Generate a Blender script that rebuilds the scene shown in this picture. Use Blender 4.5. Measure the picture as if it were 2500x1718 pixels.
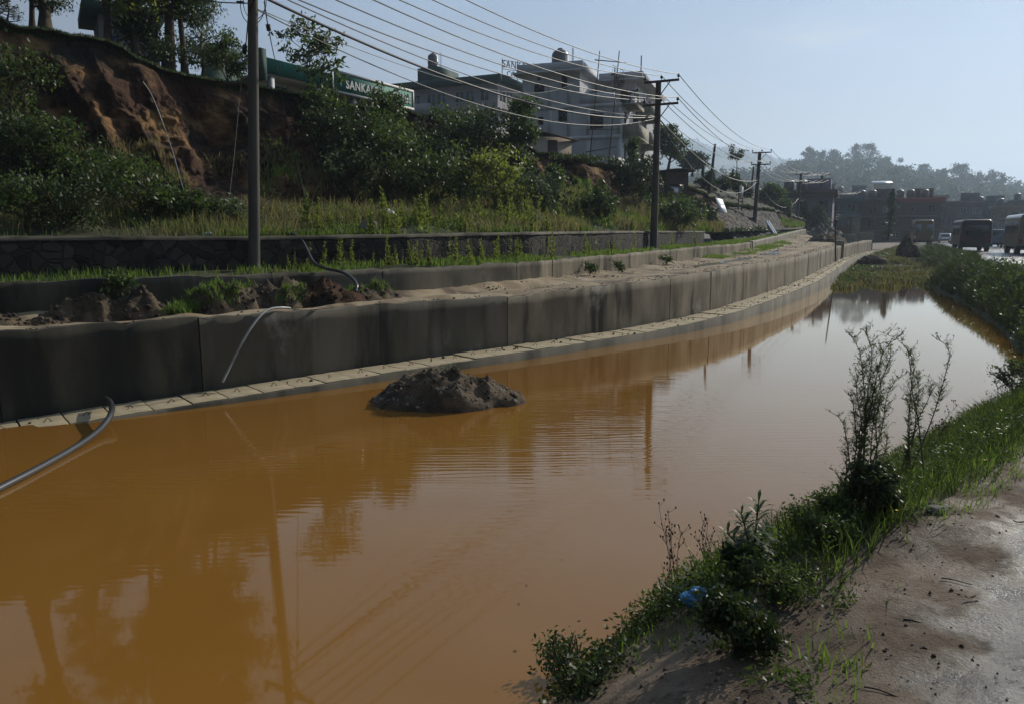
import bpy, math, random
import numpy as np
from mathutils import Vector, Matrix

for _o in list(bpy.data.objects):
    bpy.data.objects.remove(_o)
SC = bpy.context.scene
COL = SC.collection
rng = np.random.default_rng(11)
random.seed(5)

# ------------------------------------------------------------------ camera
F = 1850.0                      # focal length in photo pixels (2500 wide)
PITCH = math.atan((859 - 566) / F)
EYE = np.array([0.0, 0.0, 2.6])  # water level is z = 0
cam_d = bpy.data.cameras.new('camera')
cam_d.sensor_width = 36.0
cam_d.lens = F / 2500 * 36.0
cam_d.clip_start = 0.05
cam_d.clip_end = 12000
cam = bpy.data.objects.new('camera', cam_d)
cam.location = EYE
cam.rotation_euler = (math.pi / 2 - PITCH, 0, 0)
COL.objects.link(cam)
SC.camera = cam

# ------------------------------------------------------------------ light
SUN_AZ, SUN_EL = 46.5, 29.0
SUN_STRENGTH, SKY_STRENGTH = 5.0, 0.06
SC.view_settings.view_transform = 'Standard'
SC.view_settings.look = 'None'
SC.view_settings.gamma = 1.0
SC.view_settings.use_curve_mapping = False
SC.view_settings.exposure = -0.1
sd = Vector((math.sin(math.radians(SUN_AZ)) * math.cos(math.radians(SUN_EL)),
             math.cos(math.radians(SUN_AZ)) * math.cos(math.radians(SUN_EL)),
             math.sin(math.radians(SUN_EL))))
sun_d = bpy.data.lights.new('sun', 'SUN')
sun_d.energy = SUN_STRENGTH
sun_d.angle = math.radians(0.5)
sun_d.color = (1.0, 0.93, 0.80)
sun = bpy.data.objects.new('sun', sun_d)
sun.rotation_euler = (-sd).to_track_quat('-Z', 'Y').to_euler()
sun.location = (60, 40, 60)
COL.objects.link(sun)

world = bpy.data.worlds.new('World')
SC.world = world
world.use_nodes = True
wn, wl = world.node_tree.nodes, world.node_tree.links
wn.clear()
w_out = wn.new('ShaderNodeOutputWorld')
w_bg = wn.new('ShaderNodeBackground')
w_sky = wn.new('ShaderNodeTexSky')
w_sky.sky_type = 'NISHITA'
w_sky.sun_disc = False
w_sky.sun_elevation = math.radians(SUN_EL)
w_sky.sun_rotation = math.radians(SUN_AZ)
w_sky.altitude = 1300
w_sky.air_density = 1.0
w_sky.dust_density = 0.6
w_sky.ozone_density = 1.5
# thin high cloud: noise on the sky direction veils the blue, brighter towards the sun
w_tc = wn.new('ShaderNodeTexCoord')
def w_node(t, **kw):
    q = wn.new(t)
    for k_, v_ in kw.items():
        if hasattr(q, k_): setattr(q, k_, v_)
        else: q.inputs[k_.replace('_', ' ')].default_value = v_
    return q
def w_noise(scale, stretch, detail=7):
    mp = wn.new('ShaderNodeMapping'); mp.inputs['Scale'].default_value = stretch
    q = wn.new('ShaderNodeTexNoise'); q.inputs['Scale'].default_value = scale; q.inputs['Detail'].default_value = detail
    wl.new(w_tc.outputs['Generated'], mp.inputs['Vector']); wl.new(mp.outputs['Vector'], q.inputs['Vector'])
    return q.outputs['Fac']
def w_range(src, a, b, c, d, smooth_=False):
    q = wn.new('ShaderNodeMapRange'); q.interpolation_type = 'SMOOTHSTEP' if smooth_ else 'LINEAR'
    for k_, v_ in zip(('From Min', 'From Max', 'To Min', 'To Max'), (a, b, c, d)): q.inputs[k_].default_value = v_
    wl.new(src, q.inputs['Value']); return q.outputs['Result']
def w_math(op, a, b):
    q = wn.new('ShaderNodeMath'); q.operation = op
    for k_, v_ in enumerate((a, b)):
        if isinstance(v_, float): q.inputs[k_].default_value = v_
        else: wl.new(v_, q.inputs[k_])
    return q.outputs['Value']
def w_mixc(fac, A, B):
    q = wn.new('ShaderNodeMix'); q.data_type = 'RGBA'
    wl.new(fac, q.inputs['Factor'])
    for k_, v_ in (('A', A), ('B', B)):
        if isinstance(v_, tuple): q.inputs[k_].default_value = (*v_, 1)
        else: wl.new(v_, q.inputs[k_])
    return q.outputs['Result']
w_dot = wn.new('ShaderNodeVectorMath'); w_dot.operation = 'DOT_PRODUCT'; w_dot.inputs[1].default_value = sd
wl.new(w_tc.outputs['Generated'], w_dot.inputs[0])
w_glow = w_math('ADD', w_math('MULTIPLY', w_math('POWER', w_range(w_dot.outputs['Value'], -1, 1, 0, 1), 2.3), 0.92), 0.08)
def w_scale(col, fac):
    q = wn.new('ShaderNodeVectorMath'); q.operation = 'SCALE'
    q.inputs[0].default_value = col; wl.new(fac, q.inputs['Scale']); return q.outputs['Vector']
w_c1 = w_range(w_noise(1.6, (2.0, 2.0, 6.5)), 0.34, 0.72, 0.60, 0.95, True)
w_veil = w_mixc(w_range(w_noise(2.3, (2.4, 2.4, 9.0)), 0.48, 0.74, 0.0, 0.7, True), w_scale((8.7, 12.0, 17.0), w_glow), w_scale((14.0, 15.0, 16.5), w_glow))
w_col = w_mixc(w_c1, w_sky.outputs['Color'], w_veil)
# a low bank of cloud along the horizon
w_sep = wn.new('ShaderNodeSeparateXYZ'); wl.new(w_tc.outputs['Generated'], w_sep.inputs['Vector'])
w_h = w_math('MULTIPLY', w_range(w_sep.outputs['Z'], 0.02, 0.34, 1.0, 0.0, True), w_range(w_noise(4.0, (1.0, 1.0, 4.5), 8), 0.36, 0.60, 0.65, 1.0, True))
w_col = w_mixc(w_h, w_col, w_scale((11.6, 11.6, 11.4), w_glow))
wl.new(w_col, w_bg.inputs['Color'])
w_bg.inputs['Strength'].default_value = SKY_STRENGTH
wl.new(w_bg.outputs['Background'], w_out.inputs['Surface'])
SC.cycles.max_bounces = 6
SC.cycles.diffuse_bounces = 2
SC.cycles.glossy_bounces = 3
SC.cycles.transmission_bounces = 4
SC.cycles.transparent_max_bounces = 6
SC.cycles.volume_bounces = 1
SC.cycles.use_denoising = True
SC.cycles.sample_clamp_indirect = 6.0

# ------------------------------------------------------------------ pixel <-> world
CP, SP = math.cos(PITCH), math.sin(PITCH)

def ray(px, py):
    u = (np.asarray(px, float) - 1250) / F
    v = (859 - np.asarray(py, float)) / F
    u, v = np.broadcast_arrays(u, v)
    return np.stack([u, CP + SP * v, -SP + CP * v], -1)

def at(px, py, Y):
    r = ray(px, py)
    return EYE + r * (np.asarray(Y, float) / r[..., 1])[..., None]

def onz(px, py, z):
    r = ray(px, py)
    return EYE + r * ((np.asarray(z, float) - EYE[2]) / r[..., 2])[..., None]

def smooth(a, n):
    a = np.asarray(a, float)
    for _ in range(n):
        b = a.copy()
        b[1:-1] = (a[:-2] + 2 * a[1:-1] + a[2:]) / 4
        a = b
    return a

def resample(P, n):
    P = np.asarray(P, float)
    s = np.concatenate([[0], np.cumsum(np.linalg.norm(np.diff(P[:, :2], axis=0), axis=1))])
    t = np.linspace(0, s[-1], n) if isinstance(n, int) else n
    return np.stack([np.interp(t, s, P[:, k]) for k in range(P.shape[1])], -1), t

def normals2(P):
    T = np.gradient(P[:, :2], axis=0)
    T /= np.linalg.norm(T, axis=1)[:, None] + 1e-9
    return T, np.stack([-T[:, 1], T[:, 0]], -1)     # tangent, left normal

# ------------------------------------------------------------------ noise
def _hash(ix, iy, iz):
    h = (ix.astype(np.int64) * 374761393 + iy.astype(np.int64) * 668265263 + iz.astype(np.int64) * 2147483647 + 1013904223) & 0xffffffff
    h = ((h ^ (h >> 13)) * 1274126177) & 0xffffffff
    h = h ^ (h >> 16)
    return (h & 0xffffff) / float(0xffffff)

def vnoise(p):
    p = np.asarray(p, float)
    i = np.floor(p).astype(np.int64)
    f = p - i
    f = f * f * (3 - 2 * f)
    r = 0
    for dx in (0, 1):
        for dy in (0, 1):
            for dz in (0, 1):
                w = (f[..., 0] if dx else 1 - f[..., 0]) * (f[..., 1] if dy else 1 - f[..., 1]) * (f[..., 2] if dz else 1 - f[..., 2])
                r = r + w * _hash(i[..., 0] + dx, i[..., 1] + dy, i[..., 2] + dz)
    return r * 2 - 1

def fbm(p, oct=4, gain=0.5, lac=2.03):
    p = np.asarray(p, float)
    r, a = 0, 1.0
    for k in range(oct):
        r = r + a * vnoise(p + 17.3 * k)
        p = p * lac
        a *= gain
    return r

# ------------------------------------------------------------------ mesh builder
class MB:
    def __init__(s):
        s.v, s.f, s.n, s.m = [], [], 0, []
    def add(s, V, Fc, m=0):
        V = np.asarray(V, float).reshape(-1, 3)
        if isinstance(Fc, np.ndarray):
            s.f.append(Fc + s.n); s.m.append(np.full(len(Fc), m))
        else:
            for k in sorted(set(len(f) for f in Fc)):
                g = np.array([f for f in Fc if len(f) == k])
                s.f.append(g + s.n); s.m.append(np.full(len(g), m))
        s.v.append(V); s.n += len(V)
        return s
    def grid(s, G, m=0, flip=False):
        a, b = G.shape[:2]
        idx = np.arange(a * b).reshape(a, b)
        q = np.stack([idx[:-1, :-1], idx[1:, :-1], idx[1:, 1:], idx[:-1, 1:]], -1).reshape(-1, 4)
        if flip: q = q[:, ::-1]
        return s.add(G.reshape(-1, 3), q, m)
    def box(s, x0, x1, y0, y1, z0, z1, m=0, M=None):
        V = np.array([[x, y, z] for z in (z0, z1) for y in (y0, y1) for x in (x0, x1)], float)
        if M is not None: V = V @ np.asarray(M)[:3, :3].T + np.asarray(M)[:3, 3]
        return s.hexa(V, m)
    def hexa(s, V, m=0):
        return s.add(V, [(0, 2, 3, 1), (4, 5, 7, 6), (0, 1, 5, 4), (2, 6, 7, 3), (0, 4, 6, 2), (1, 3, 7, 5)], m)
    def tube(s, P, R, k=8, cap=True, m=0):
        P = np.asarray(P, float); n = len(P)
        R = np.broadcast_to(np.asarray(R, float), (n,))
        T = np.gradient(P, axis=0); T /= np.linalg.norm(T, axis=1)[:, None] + 1e-12
        up = np.array([0, 0, 1.0]) if abs(T[0, 2]) < 0.9 else np.array([1.0, 0, 0])
        A = np.cross(T, up); A /= np.linalg.norm(A, axis=1)[:, None] + 1e-12
        B = np.cross(T, A)
        an = np.linspace(0, 2 * np.pi, k, endpoint=False)
        V = P[:, None] + R[:, None, None] * (np.cos(an)[None, :, None] * A[:, None] + np.sin(an)[None, :, None] * B[:, None])
        idx = np.arange(n * k).reshape(n, k)
        j = np.roll(np.arange(k), -1)
        q = np.stack([idx[:-1], idx[:-1][:, j], idx[1:][:, j], idx[1:]], -1).reshape(-1, 4)
        s.add(V.reshape(-1, 3), q, m)
        if cap:
            s.add(V[0], [tuple(range(k))], m); s.add(V[-1], [tuple(range(k))[::-1]], m)
        return s
    def bar(s, a, b, w, h=None, m=0):
        a, b = np.asarray(a, float), np.asarray(b, float)
        h = w if h is None else h
        t = (b - a) / np.linalg.norm(b - a)
        up = np.array([0, 0, 1.0]) if abs(t[2]) < 0.95 else np.array([0, 1.0, 0])
        A = np.cross(t, up); A /= np.linalg.norm(A); B = np.cross(A, t)
        V = [e + sx * A * w / 2 + sz * B * h / 2 for sz in (-1, 1) for sx in (-1, 1) for e in (a, b)]
        return s.hexa(np.array(V), m)
    def mesh(s, name, mats, smooth_=False):
        me = bpy.data.meshes.new(name)
        V = np.concatenate(s.v)
        me.vertices.add(len(V)); me.vertices.foreach_set('co', V.astype(np.float32).ravel())
        L = np.concatenate([f.ravel() for f in s.f])
        cnt = np.concatenate([np.full(len(f), f.shape[1]) for f in s.f])
        st = np.concatenate([[0], np.cumsum(cnt)[:-1]])
        me.loops.add(len(L)); me.loops.foreach_set('vertex_index', L.astype(np.int32))
        me.polygons.add(len(cnt)); me.polygons.foreach_set('loop_start', st.astype(np.int32))
        mats = mats if isinstance(mats, (list, tuple)) else [mats]
        for mt in mats: me.materials.append(mt)
        if len(mats) > 1: me.polygons.foreach_set('material_index', np.concatenate(s.m).astype(np.int32))
        if smooth_: me.polygons.foreach_set('use_smooth', np.ones(len(cnt), bool))
        me.update(calc_edges=True); me.validate()
        return me
    def build(s, name, mats, parent=None, smooth_=False):
        return link(name, s.mesh(name, mats, smooth_), parent)

def link(name, me, parent=None):
    o = bpy.data.objects.new(name, me)
    COL.objects.link(o)
    if parent is not None: o.parent = parent
    return o

def tag(o, label=None, cat=None, group=None, kind=None):
    if label: o['label'] = label
    if cat: o['category'] = cat
    if group: o['group'] = group
    if kind or cat: o['kind'] = kind or 'thing'
    return o

def empty(name, loc, rz=0.0, scale=1.0):
    o = bpy.data.objects.new(name, None)
    o.empty_display_size = 0.3
    o.location = tuple(float(c) for c in loc); o.rotation_euler = (0, 0, rz); o.scale = (scale,) * 3
    COL.objects.link(o)
    return o

def copy_tree(o, parent=None):
    c = o.copy(); COL.objects.link(c)
    if parent is not None: c.parent = parent
    for ch in [x for x in COL.objects if x.parent == o]:
        copy_tree(ch, c)
    return c

# ------------------------------------------------------------------ materials
def M(name, c1, c2=None, scale=4.0, rough=0.85, bump=0.0, bscale=None, stretch=(1, 1, 1), spec=0.3, lo=0.35, hi=0.65,
      detail=6.0, c3=None, s3=1.0, l3=0.5, h3=0.65, st3=(1, 1, 1), c4=None, s4=0.5, l4=0.6, h4=0.74, metal=0.0, rvar=0.0, bdist=0.02, rnd=0.0):
    mt = bpy.data.materials.new(name); mt.use_nodes = True
    n, l = mt.node_tree.nodes, mt.node_tree.links
    b = n['Principled BSDF']
    b.inputs['Roughness'].default_value = rough
    b.inputs['Specular IOR Level'].default_value = spec
    b.inputs['Metallic'].default_value = metal
    b.inputs['Base Color'].default_value = (*c1, 1)
    tc = n.new('ShaderNodeTexCoord')
    def noi(sc, st, det=detail, ro=0.6):
        mp = n.new('ShaderNodeMapping'); mp.inputs['Scale'].default_value = st
        l.new(tc.outputs['Object'], mp.inputs['Vector'])
        nz = n.new('ShaderNodeTexNoise'); nz.inputs['Scale'].default_value = sc
        nz.inputs['Detail'].default_value = det; nz.inputs['Roughness'].default_value = ro
        l.new(mp.outputs['Vector'], nz.inputs['Vector'])
        return nz.outputs['Fac']
    def remap(x, a, c):
        r = n.new('ShaderNodeMapRange'); r.inputs['From Min'].default_value = a; r.inputs['From Max'].default_value = c
        r.interpolation_type = 'SMOOTHSTEP'
        l.new(x, r.inputs['Value']); return r.outputs['Result']
    def mixc(fac, A, B):
        m = n.new('ShaderNodeMix'); m.data_type = 'RGBA'
        l.new(fac, m.inputs['Factor'])
        for k, s in (('A', A), ('B', B)):
            if isinstance(s, tuple): m.inputs[k].default_value = (*s, 1)
            else: l.new(s, m.inputs[k])
        return m.outputs['Result']
    cur = c1
    if c2 is not None: cur = mixc(remap(noi(scale, stretch), lo, hi), cur, c2)
    if c3 is not None: cur = mixc(remap(noi(s3, st3), l3, h3), cur, c3)
    if c4 is not None: cur = mixc(remap(noi(s4, (1, 1, 0.7), 9.0, 0.68), l4, h4), cur, c4)
    if rnd:
        g = n.new('ShaderNodeNewGeometry'); hv = n.new('ShaderNodeHueSaturation')
        r = n.new('ShaderNodeMapRange'); r.inputs['To Min'].default_value = 1 - rnd; r.inputs['To Max'].default_value = 1 + rnd
        l.new(g.outputs['Random Per Island'], r.inputs['Value']); l.new(r.outputs['Result'], hv.inputs['Value'])
        if isinstance(cur, tuple): hv.inputs['Color'].default_value = (*cur, 1)
        else: l.new(cur, hv.inputs['Color'])
        cur = hv.outputs['Color']
    if not isinstance(cur, tuple): l.new(cur, b.inputs['Base Color'])
    if rvar:
        r = n.new('ShaderNodeMapRange'); r.inputs['From Min'].default_value = 0.3; r.inputs['From Max'].default_value = 0.7
        r.inputs['To Min'].default_value = max(0.02, rough - rvar); r.inputs['To Max'].default_value = min(1, rough + rvar)
        l.new(noi(s3 * 1.7, (1, 1, 1)), r.inputs['Value']); l.new(r.outputs['Result'], b.inputs['Roughness'])
    if bump:
        bp = n.new('ShaderNodeBump'); bp.inputs['Strength'].default_value = bump; bp.inputs['Distance'].default_value = bdist
        l.new(noi(bscale or scale * 4, (1, 1, 1), 8, 0.65), bp.inputs['Height'])
        l.new(bp.outputs['Normal'], b.inputs['Normal'])
    return mt

def leafmat(name, c1, c2, trans=0.4, rough=0.5, tcol=None):
    mt = bpy.data.materials.new(name); mt.use_nodes = True
    n, l = mt.node_tree.nodes, mt.node_tree.links
    b = n['Principled BSDF']; out = n['Material Output']
    b.inputs['Roughness'].default_value = rough; b.inputs['Specular IOR Level'].default_value = 0.35
    g = n.new('ShaderNodeNewGeometry')
    m = n.new('ShaderNodeMix'); m.data_type = 'RGBA'
    m.inputs['A'].default_value = (*c1, 1); m.inputs['B'].default_value = (*c2, 1)
    l.new(g.outputs['Random Per Island'], m.inputs['Factor'])
    l.new(m.outputs['Result'], b.inputs['Base Color'])
    t = n.new('ShaderNodeBsdfTranslucent')
    hs = n.new('ShaderNodeHueSaturation'); hs.inputs['Value'].default_value = 1.6; hs.inputs['Hue'].default_value = 0.485
    l.new(m.outputs['Result'], hs.inputs['Color']); l.new(hs.outputs['Color'], t.inputs['Color'])
    mx = n.new('ShaderNodeMixShader'); mx.inputs['Fac'].default_value = trans
    l.new(b.outputs['BSDF'], mx.inputs[1]); l.new(t.outputs['BSDF'], mx.inputs[2])
    l.new(mx.outputs['Shader'], out.inputs['Surface'])
    return mt

MAT = {}
MAT['earth'] = M('reddish_earth', (0.058, 0.026, 0.013), (0.25, 0.14, 0.055), 0.75, 0.95, 1.0, 7.0, lo=0.47, hi=0.68, c3=(0.025, 0.016, 0.010), s3=0.45, l3=0.48, h3=0.62, bdist=0.16)
MAT['track'] = M('sandy_track', (0.20, 0.145, 0.085), (0.30, 0.235, 0.15), 1.3, 0.9, 0.5, 14, c3=(0.09, 0.06, 0.04), s3=0.9, l3=0.5, h3=0.66, bdist=0.03, rvar=0.12)
MAT['soil'] = M('dark_loose_soil', (0.04, 0.029, 0.019), (0.11, 0.08, 0.05), 3.0, 0.95, 0.8, 16, bdist=0.04)
def wet_ground(name):
    """mud that turns into wet asphalt where the mesh attribute «wet» rises; noise breaks up the border"""
    mt = bpy.data.materials.new(name); mt.use_nodes = True
    n, l = mt.node_tree.nodes, mt.node_tree.links
    b = n['Principled BSDF']; b.inputs['Specular IOR Level'].default_value = 0.9
    tc = n.new('ShaderNodeTexCoord')
    def nz(sc, det, ro=0.6):
        q = n.new('ShaderNodeTexNoise'); q.inputs['Scale'].default_value = sc; q.inputs['Detail'].default_value = det; q.inputs['Roughness'].default_value = ro
        l.new(tc.outputs['Object'], q.inputs['Vector']); return q.outputs['Fac']
    def rng_(src, a, b_, c, d):
        q = n.new('ShaderNodeMapRange'); q.interpolation_type = 'SMOOTHSTEP'
        for k_, v_ in zip(('From Min', 'From Max', 'To Min', 'To Max'), (a, b_, c, d)): q.inputs[k_].default_value = v_
        l.new(src, q.inputs['Value']); return q.outputs['Result']
    def mth(op, a, b_):
        q = n.new('ShaderNodeMath'); q.operation = op
        for k_, v_ in enumerate((a, b_)):
            if isinstance(v_, float): q.inputs[k_].default_value = v_
            else: l.new(v_, q.inputs[k_])
        return q.outputs['Value']
    def mc(f, A, B):
        q = n.new('ShaderNodeMix'); q.data_type = 'RGBA'; l.new(f, q.inputs['Factor'])
        for k_, v_ in (('A', A), ('B', B)):
            if isinstance(v_, tuple): q.inputs[k_].default_value = (*v_, 1)
            else: l.new(v_, q.inputs[k_])
        return q.outputs['Result']
    at_ = n.new('ShaderNodeAttribute'); at_.attribute_name = 'wet'
    wet = rng_(mth('ADD', at_.outputs['Fac'], mth('MULTIPLY', mth('SUBTRACT', nz(1.7, 8, 0.68), 0.5), 1.9)), 0.25, 0.95, 0.0, 1.0)
    dry = mc(rng_(nz(2.2, 7), 0.35, 0.65, 0, 1), (0.14, 0.104, 0.074), (0.235, 0.18, 0.132))
    dry = mc(rng_(nz(1.1, 6), 0.48, 0.66, 0, 1), dry, (0.07, 0.05, 0.036))
    dry = mc(rng_(nz(14, 8, 0.72), 0.52, 0.70, 0, 1), dry, (0.06, 0.044, 0.032))
    wtc = mc(rng_(nz(3.0, 7), 0.38, 0.64, 0, 1), (0.04, 0.034, 0.028), (0.09, 0.073, 0.056))
    l.new(mc(wet, dry, wtc), b.inputs['Base Color'])
    rw_ = rng_(nz(2.4, 6), 0.36, 0.62, 0.15, 0.36); rd_ = rng_(nz(3.1, 6), 0.40, 0.60, 0.5, 0.95)
    l.new(rng_(wet, 0.0, 1.0, 0.12, 0.9), b.inputs['Specular IOR Level'])
    q = n.new('ShaderNodeMix'); l.new(wet, q.inputs['Factor']); l.new(rd_, q.inputs['A']); l.new(rw_, q.inputs['B']); l.new(q.outputs['Result'], b.inputs['Roughness'])
    b1 = n.new('ShaderNodeBump'); b1.inputs['Strength'].default_value = 1.0; b1.inputs['Distance'].default_value = 0.012
    b2 = n.new('ShaderNodeBump'); b2.inputs['Strength'].default_value = 0.7; b2.inputs['Distance'].default_value = 0.05
    l.new(nz(60, 4, 0.7), b1.inputs['Height']); l.new(nz(13, 9, 0.72), b2.inputs['Height'])
    l.new(b2.outputs['Normal'], b1.inputs['Normal']); l.new(b1.outputs['Normal'], b.inputs['Normal'])
    return mt
MAT['mud'] = wet_ground('damp_mud')
MAT['road'] = MAT['mud']
def set_wet(o, w):
    at_ = o.data.attributes.new('wet', 'FLOAT', 'POINT'); at_.data.foreach_set('value', np.ascontiguousarray(w, dtype=np.float32).ravel())
    return o
MAT['grass_ground'] = M('grassy_soil', (0.035, 0.032, 0.016), (0.035, 0.05, 0.014), 1.5, 0.95, 0.6, 9, c3=(0.06, 0.04, 0.02), s3=0.7, bdist=0.04)
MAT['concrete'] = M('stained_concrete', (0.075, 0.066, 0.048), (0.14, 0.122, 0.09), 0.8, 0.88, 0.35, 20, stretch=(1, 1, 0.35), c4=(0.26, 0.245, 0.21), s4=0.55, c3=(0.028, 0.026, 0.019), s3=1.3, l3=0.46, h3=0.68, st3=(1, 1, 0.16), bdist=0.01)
MAT['concrete_shaded'] = M('shaded_stained_concrete', (0.035, 0.032, 0.022), (0.08, 0.07, 0.05), 0.9, 0.85, 0.35, 20, stretch=(1, 1, 0.4), c4=(0.11, 0.055, 0.022), s4=0.8, l4=0.64, h4=0.76, c3=(0.02, 0.02, 0.014), s3=1.1, l3=0.42, h3=0.62, st3=(1, 1, 0.25), bdist=0.012)  # same concrete, base darkened to paint in shade; brown stains on top
MAT['concrete_sunlit'] = M('sunlit_stained_concrete', (0.15, 0.125, 0.085), (0.25, 0.21, 0.15), 1.0, 0.9, 0.35, 20, stretch=(1, 1, 0.4), c4=(0.34, 0.31, 0.25), s4=0.7, c3=(0.05, 0.042, 0.03), s3=1.5, l3=0.47, h3=0.66, st3=(1, 1, 0.14), bdist=0.012)  # same concrete, base lightened to paint in sunlight; dark streaks on top
MAT['rubble'] = M('grey_rubble', (0.06, 0.055, 0.048), (0.14, 0.13, 0.115), 2.5, 0.95, 0.8, 10, bdist=0.06)
MAT['concrete_light'] = M('pale_concrete', (0.20, 0.18, 0.14), (0.29, 0.265, 0.21), 1.2, 0.85, 0.25, 25, c3=(0.15, 0.12, 0.085), s3=1.6, l3=0.55, h3=0.75, bdist=0.008)
MAT['slab'] = M('cover_slab_concrete', (0.30, 0.245, 0.155), (0.40, 0.335, 0.22), 2.5, 0.8, 0.25, 30, c3=(0.13, 0.09, 0.05), s3=1.1, l3=0.48, h3=0.68, bdist=0.006)
MAT['pole_conc'] = M('weathered_pole_concrete', (0.055, 0.051, 0.043), (0.10, 0.093, 0.08), 2.0, 0.9, 0.2, 20, stretch=(1, 1, 0.2), bdist=0.005)
MAT['rust'] = M('rusty_steel', (0.09, 0.045, 0.032), (0.05, 0.03, 0.026), 6, 0.7, 0.1, 30, spec=0.4)
MAT['dark'] = M('dark_rubber', (0.02, 0.02, 0.022), None, rough=0.5, spec=0.4)
MAT['cable'] = M('weathered_cable', (0.10, 0.095, 0.085), None, rough=0.45, spec=0.5)
MAT['hose'] = M('pale_plastic_pipe', (0.26, 0.26, 0.25), (0.16, 0.16, 0.15), 6, 0.4, spec=0.5)
MAT['hose_dark'] = M('black_plastic_pipe', (0.035, 0.035, 0.035), None, rough=0.3, spec=0.6)
MAT['bark'] = M('bark', (0.055, 0.042, 0.032), (0.10, 0.08, 0.06), 5, 0.95, 0.5, 20, stretch=(1, 1, 0.3))
MAT['stem'] = M('brown_stem', (0.10, 0.07, 0.04), (0.07, 0.075, 0.035), 4, 0.8)
MAT['white_wall'] = M('grey_white_plaster', (0.45, 0.455, 0.47), (0.55, 0.555, 0.57), 0.6, 0.9, 0.15, 12, c3=(0.34, 0.34, 0.345), s3=0.7, l3=0.5, h3=0.75, st3=(1, 1, 0.25), bdist=0.01)
MAT['wood_dark'] = M('dark_wood', (0.045, 0.028, 0.02), (0.07, 0.045, 0.03), 6, 0.7)
MAT['glass'] = M('dark_window_glass', (0.012, 0.013, 0.015), None, rough=0.08, spec=0.5)
MAT['green_fascia'] = M('green_painted_fascia', (0.025, 0.17, 0.125), (0.018, 0.125, 0.092), 1.2, 0.7, 0.1, 14, stretch=(1, 1, 0.3), c3=(0.05, 0.12, 0.09), s3=2.0, l3=0.55, h3=0.75)
MAT['fascia_dull'] = M('dull_green_fascia', (0.035, 0.075, 0.058), (0.025, 0.055, 0.043), 1.0, 0.8)
MAT['beige_wall'] = M('beige_plaster', (0.42, 0.36, 0.29), (0.36, 0.30, 0.24), 0.8, 0.9, 0.1, 10)
MAT['letter'] = M('white_lettering', (0.52, 0.51, 0.48), None, rough=0.6)
MAT['letter_gold'] = M('ochre_lettering', (0.36, 0.27, 0.13), None, rough=0.6)
MAT['bamboo'] = M('bamboo', (0.11, 0.085, 0.055), (0.07, 0.05, 0.035), 3, 0.7)
MAT['leaf_dark'] = leafmat('dark_leaves', (0.016, 0.03, 0.007), (0.036, 0.064, 0.013), 0.28)
MAT['leaf_mid'] = leafmat('green_leaves', (0.024, 0.046, 0.010), (0.066, 0.112, 0.019), 0.38)
MAT['leaf_light'] = leafmat('yellow_green_leaves', (0.095, 0.14, 0.02), (0.16, 0.20, 0.032), 0.48)
MAT['leaf_grey'] = leafmat('grey_green_leaves', (0.05, 0.075, 0.032), (0.095, 0.13, 0.055), 0.42)
MAT['leaf_far'] = leafmat('distant_leaves', (0.03, 0.05, 0.025), (0.055, 0.08, 0.035), 0.25, 0.8)
MAT['grass'] = leafmat('grass_blades', (0.06, 0.12, 0.016), (0.12, 0.19, 0.03), 0.45, 0.55)
MAT['grass_dark'] = leafmat('dark_verge_grass', (0.018, 0.034, 0.007), (0.055, 0.085, 0.016), 0.28, 0.6)
MAT['grass_dry'] = leafmat('dry_grass_blades', (0.10, 0.12, 0.03), (0.20, 0.17, 0.07), 0.4, 0.7)
MAT['seedhead'] = M('dry_seed_heads', (0.12, 0.075, 0.04), (0.07, 0.05, 0.03), 30, 0.9)
MAT['petal'] = M('yellow_petals', (0.75, 0.55, 0.05), None, rough=0.7)
MAT['stone'] = M('grey_stone', (0.10, 0.092, 0.08), (0.20, 0.185, 0.165), 3, 0.9, 0.4, 15, rnd=0.35)
# ================================================================== canal: control columns in the photo
cx = np.concatenate([np.linspace(-700, 1950, 280), np.linspace(1960, 2150, 60)])
_wx = [-700, 0, 300, 600, 843, 1000, 1300, 1450, 1616, 1712, 1803, 1900, 2003, 2045, 2076, 2110, 2150]
_wr = [1160, 1062, 1021, 980, 946, 921, 876, 853, 826, 807, 786, 755, 712, 682, 656, 641, 630]
W = onz(cx, smooth(np.interp(cx, _wx, _wr), 6), 0.0)
W, _s = resample(W, 700)
W = np.stack([smooth(W[:, k], 25) for k in range(3)], -1)
W[:, 2] = 0
CS = np.concatenate([[0], np.cumsum(np.linalg.norm(np.diff(W[:, :2], axis=0), axis=1))])
CT, CN = normals2(W)

def project(P):
    P = np.asarray(P, float) - EYE
    d = CP * P[..., 1] - SP * P[..., 2]
    v = SP * P[..., 1] + CP * P[..., 2]
    return 1250 + F * P[..., 0] / d, 859 - F * v / d

cpx = project(W)[0]
# height of the cover slabs above the water (they dip under it at the near end)
ZS = smooth(np.interp(cpx, [-500, 0, 160, 300, 600, 1000, 1300, 1616, 1803, 1900, 2003, 2076, 2150],
                      [-0.09, -0.03, 0.0, 0.035, 0.08, 0.13, 0.16, 0.19, 0.27, 0.36, 0.47, 0.6, 0.72]), 20)
SLABW = 0.93
INN = W.copy(); INN[:, :2] += CN * SLABW
ipx = project(np.c_[INN[:, :2], ZS])[0]
_row_wt = np.interp(ipx, [-500, 0, 300, 600, 900, 1300, 1350, 1500, 1652, 1803, 1893, 1950, 2041, 2150],
                    [838, 813, 792, 771, 747, 722, 711, 696, 678, 651, 639, 627, 602, 580])
d_in = INN[:, 1]
ZW = EYE[2] + ray(ipx, _row_wt)[:, 2] / ray(ipx, _row_wt)[:, 1] * d_in
ZW = smooth(np.clip(ZW, 1.05, 1.75), 40)

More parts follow.
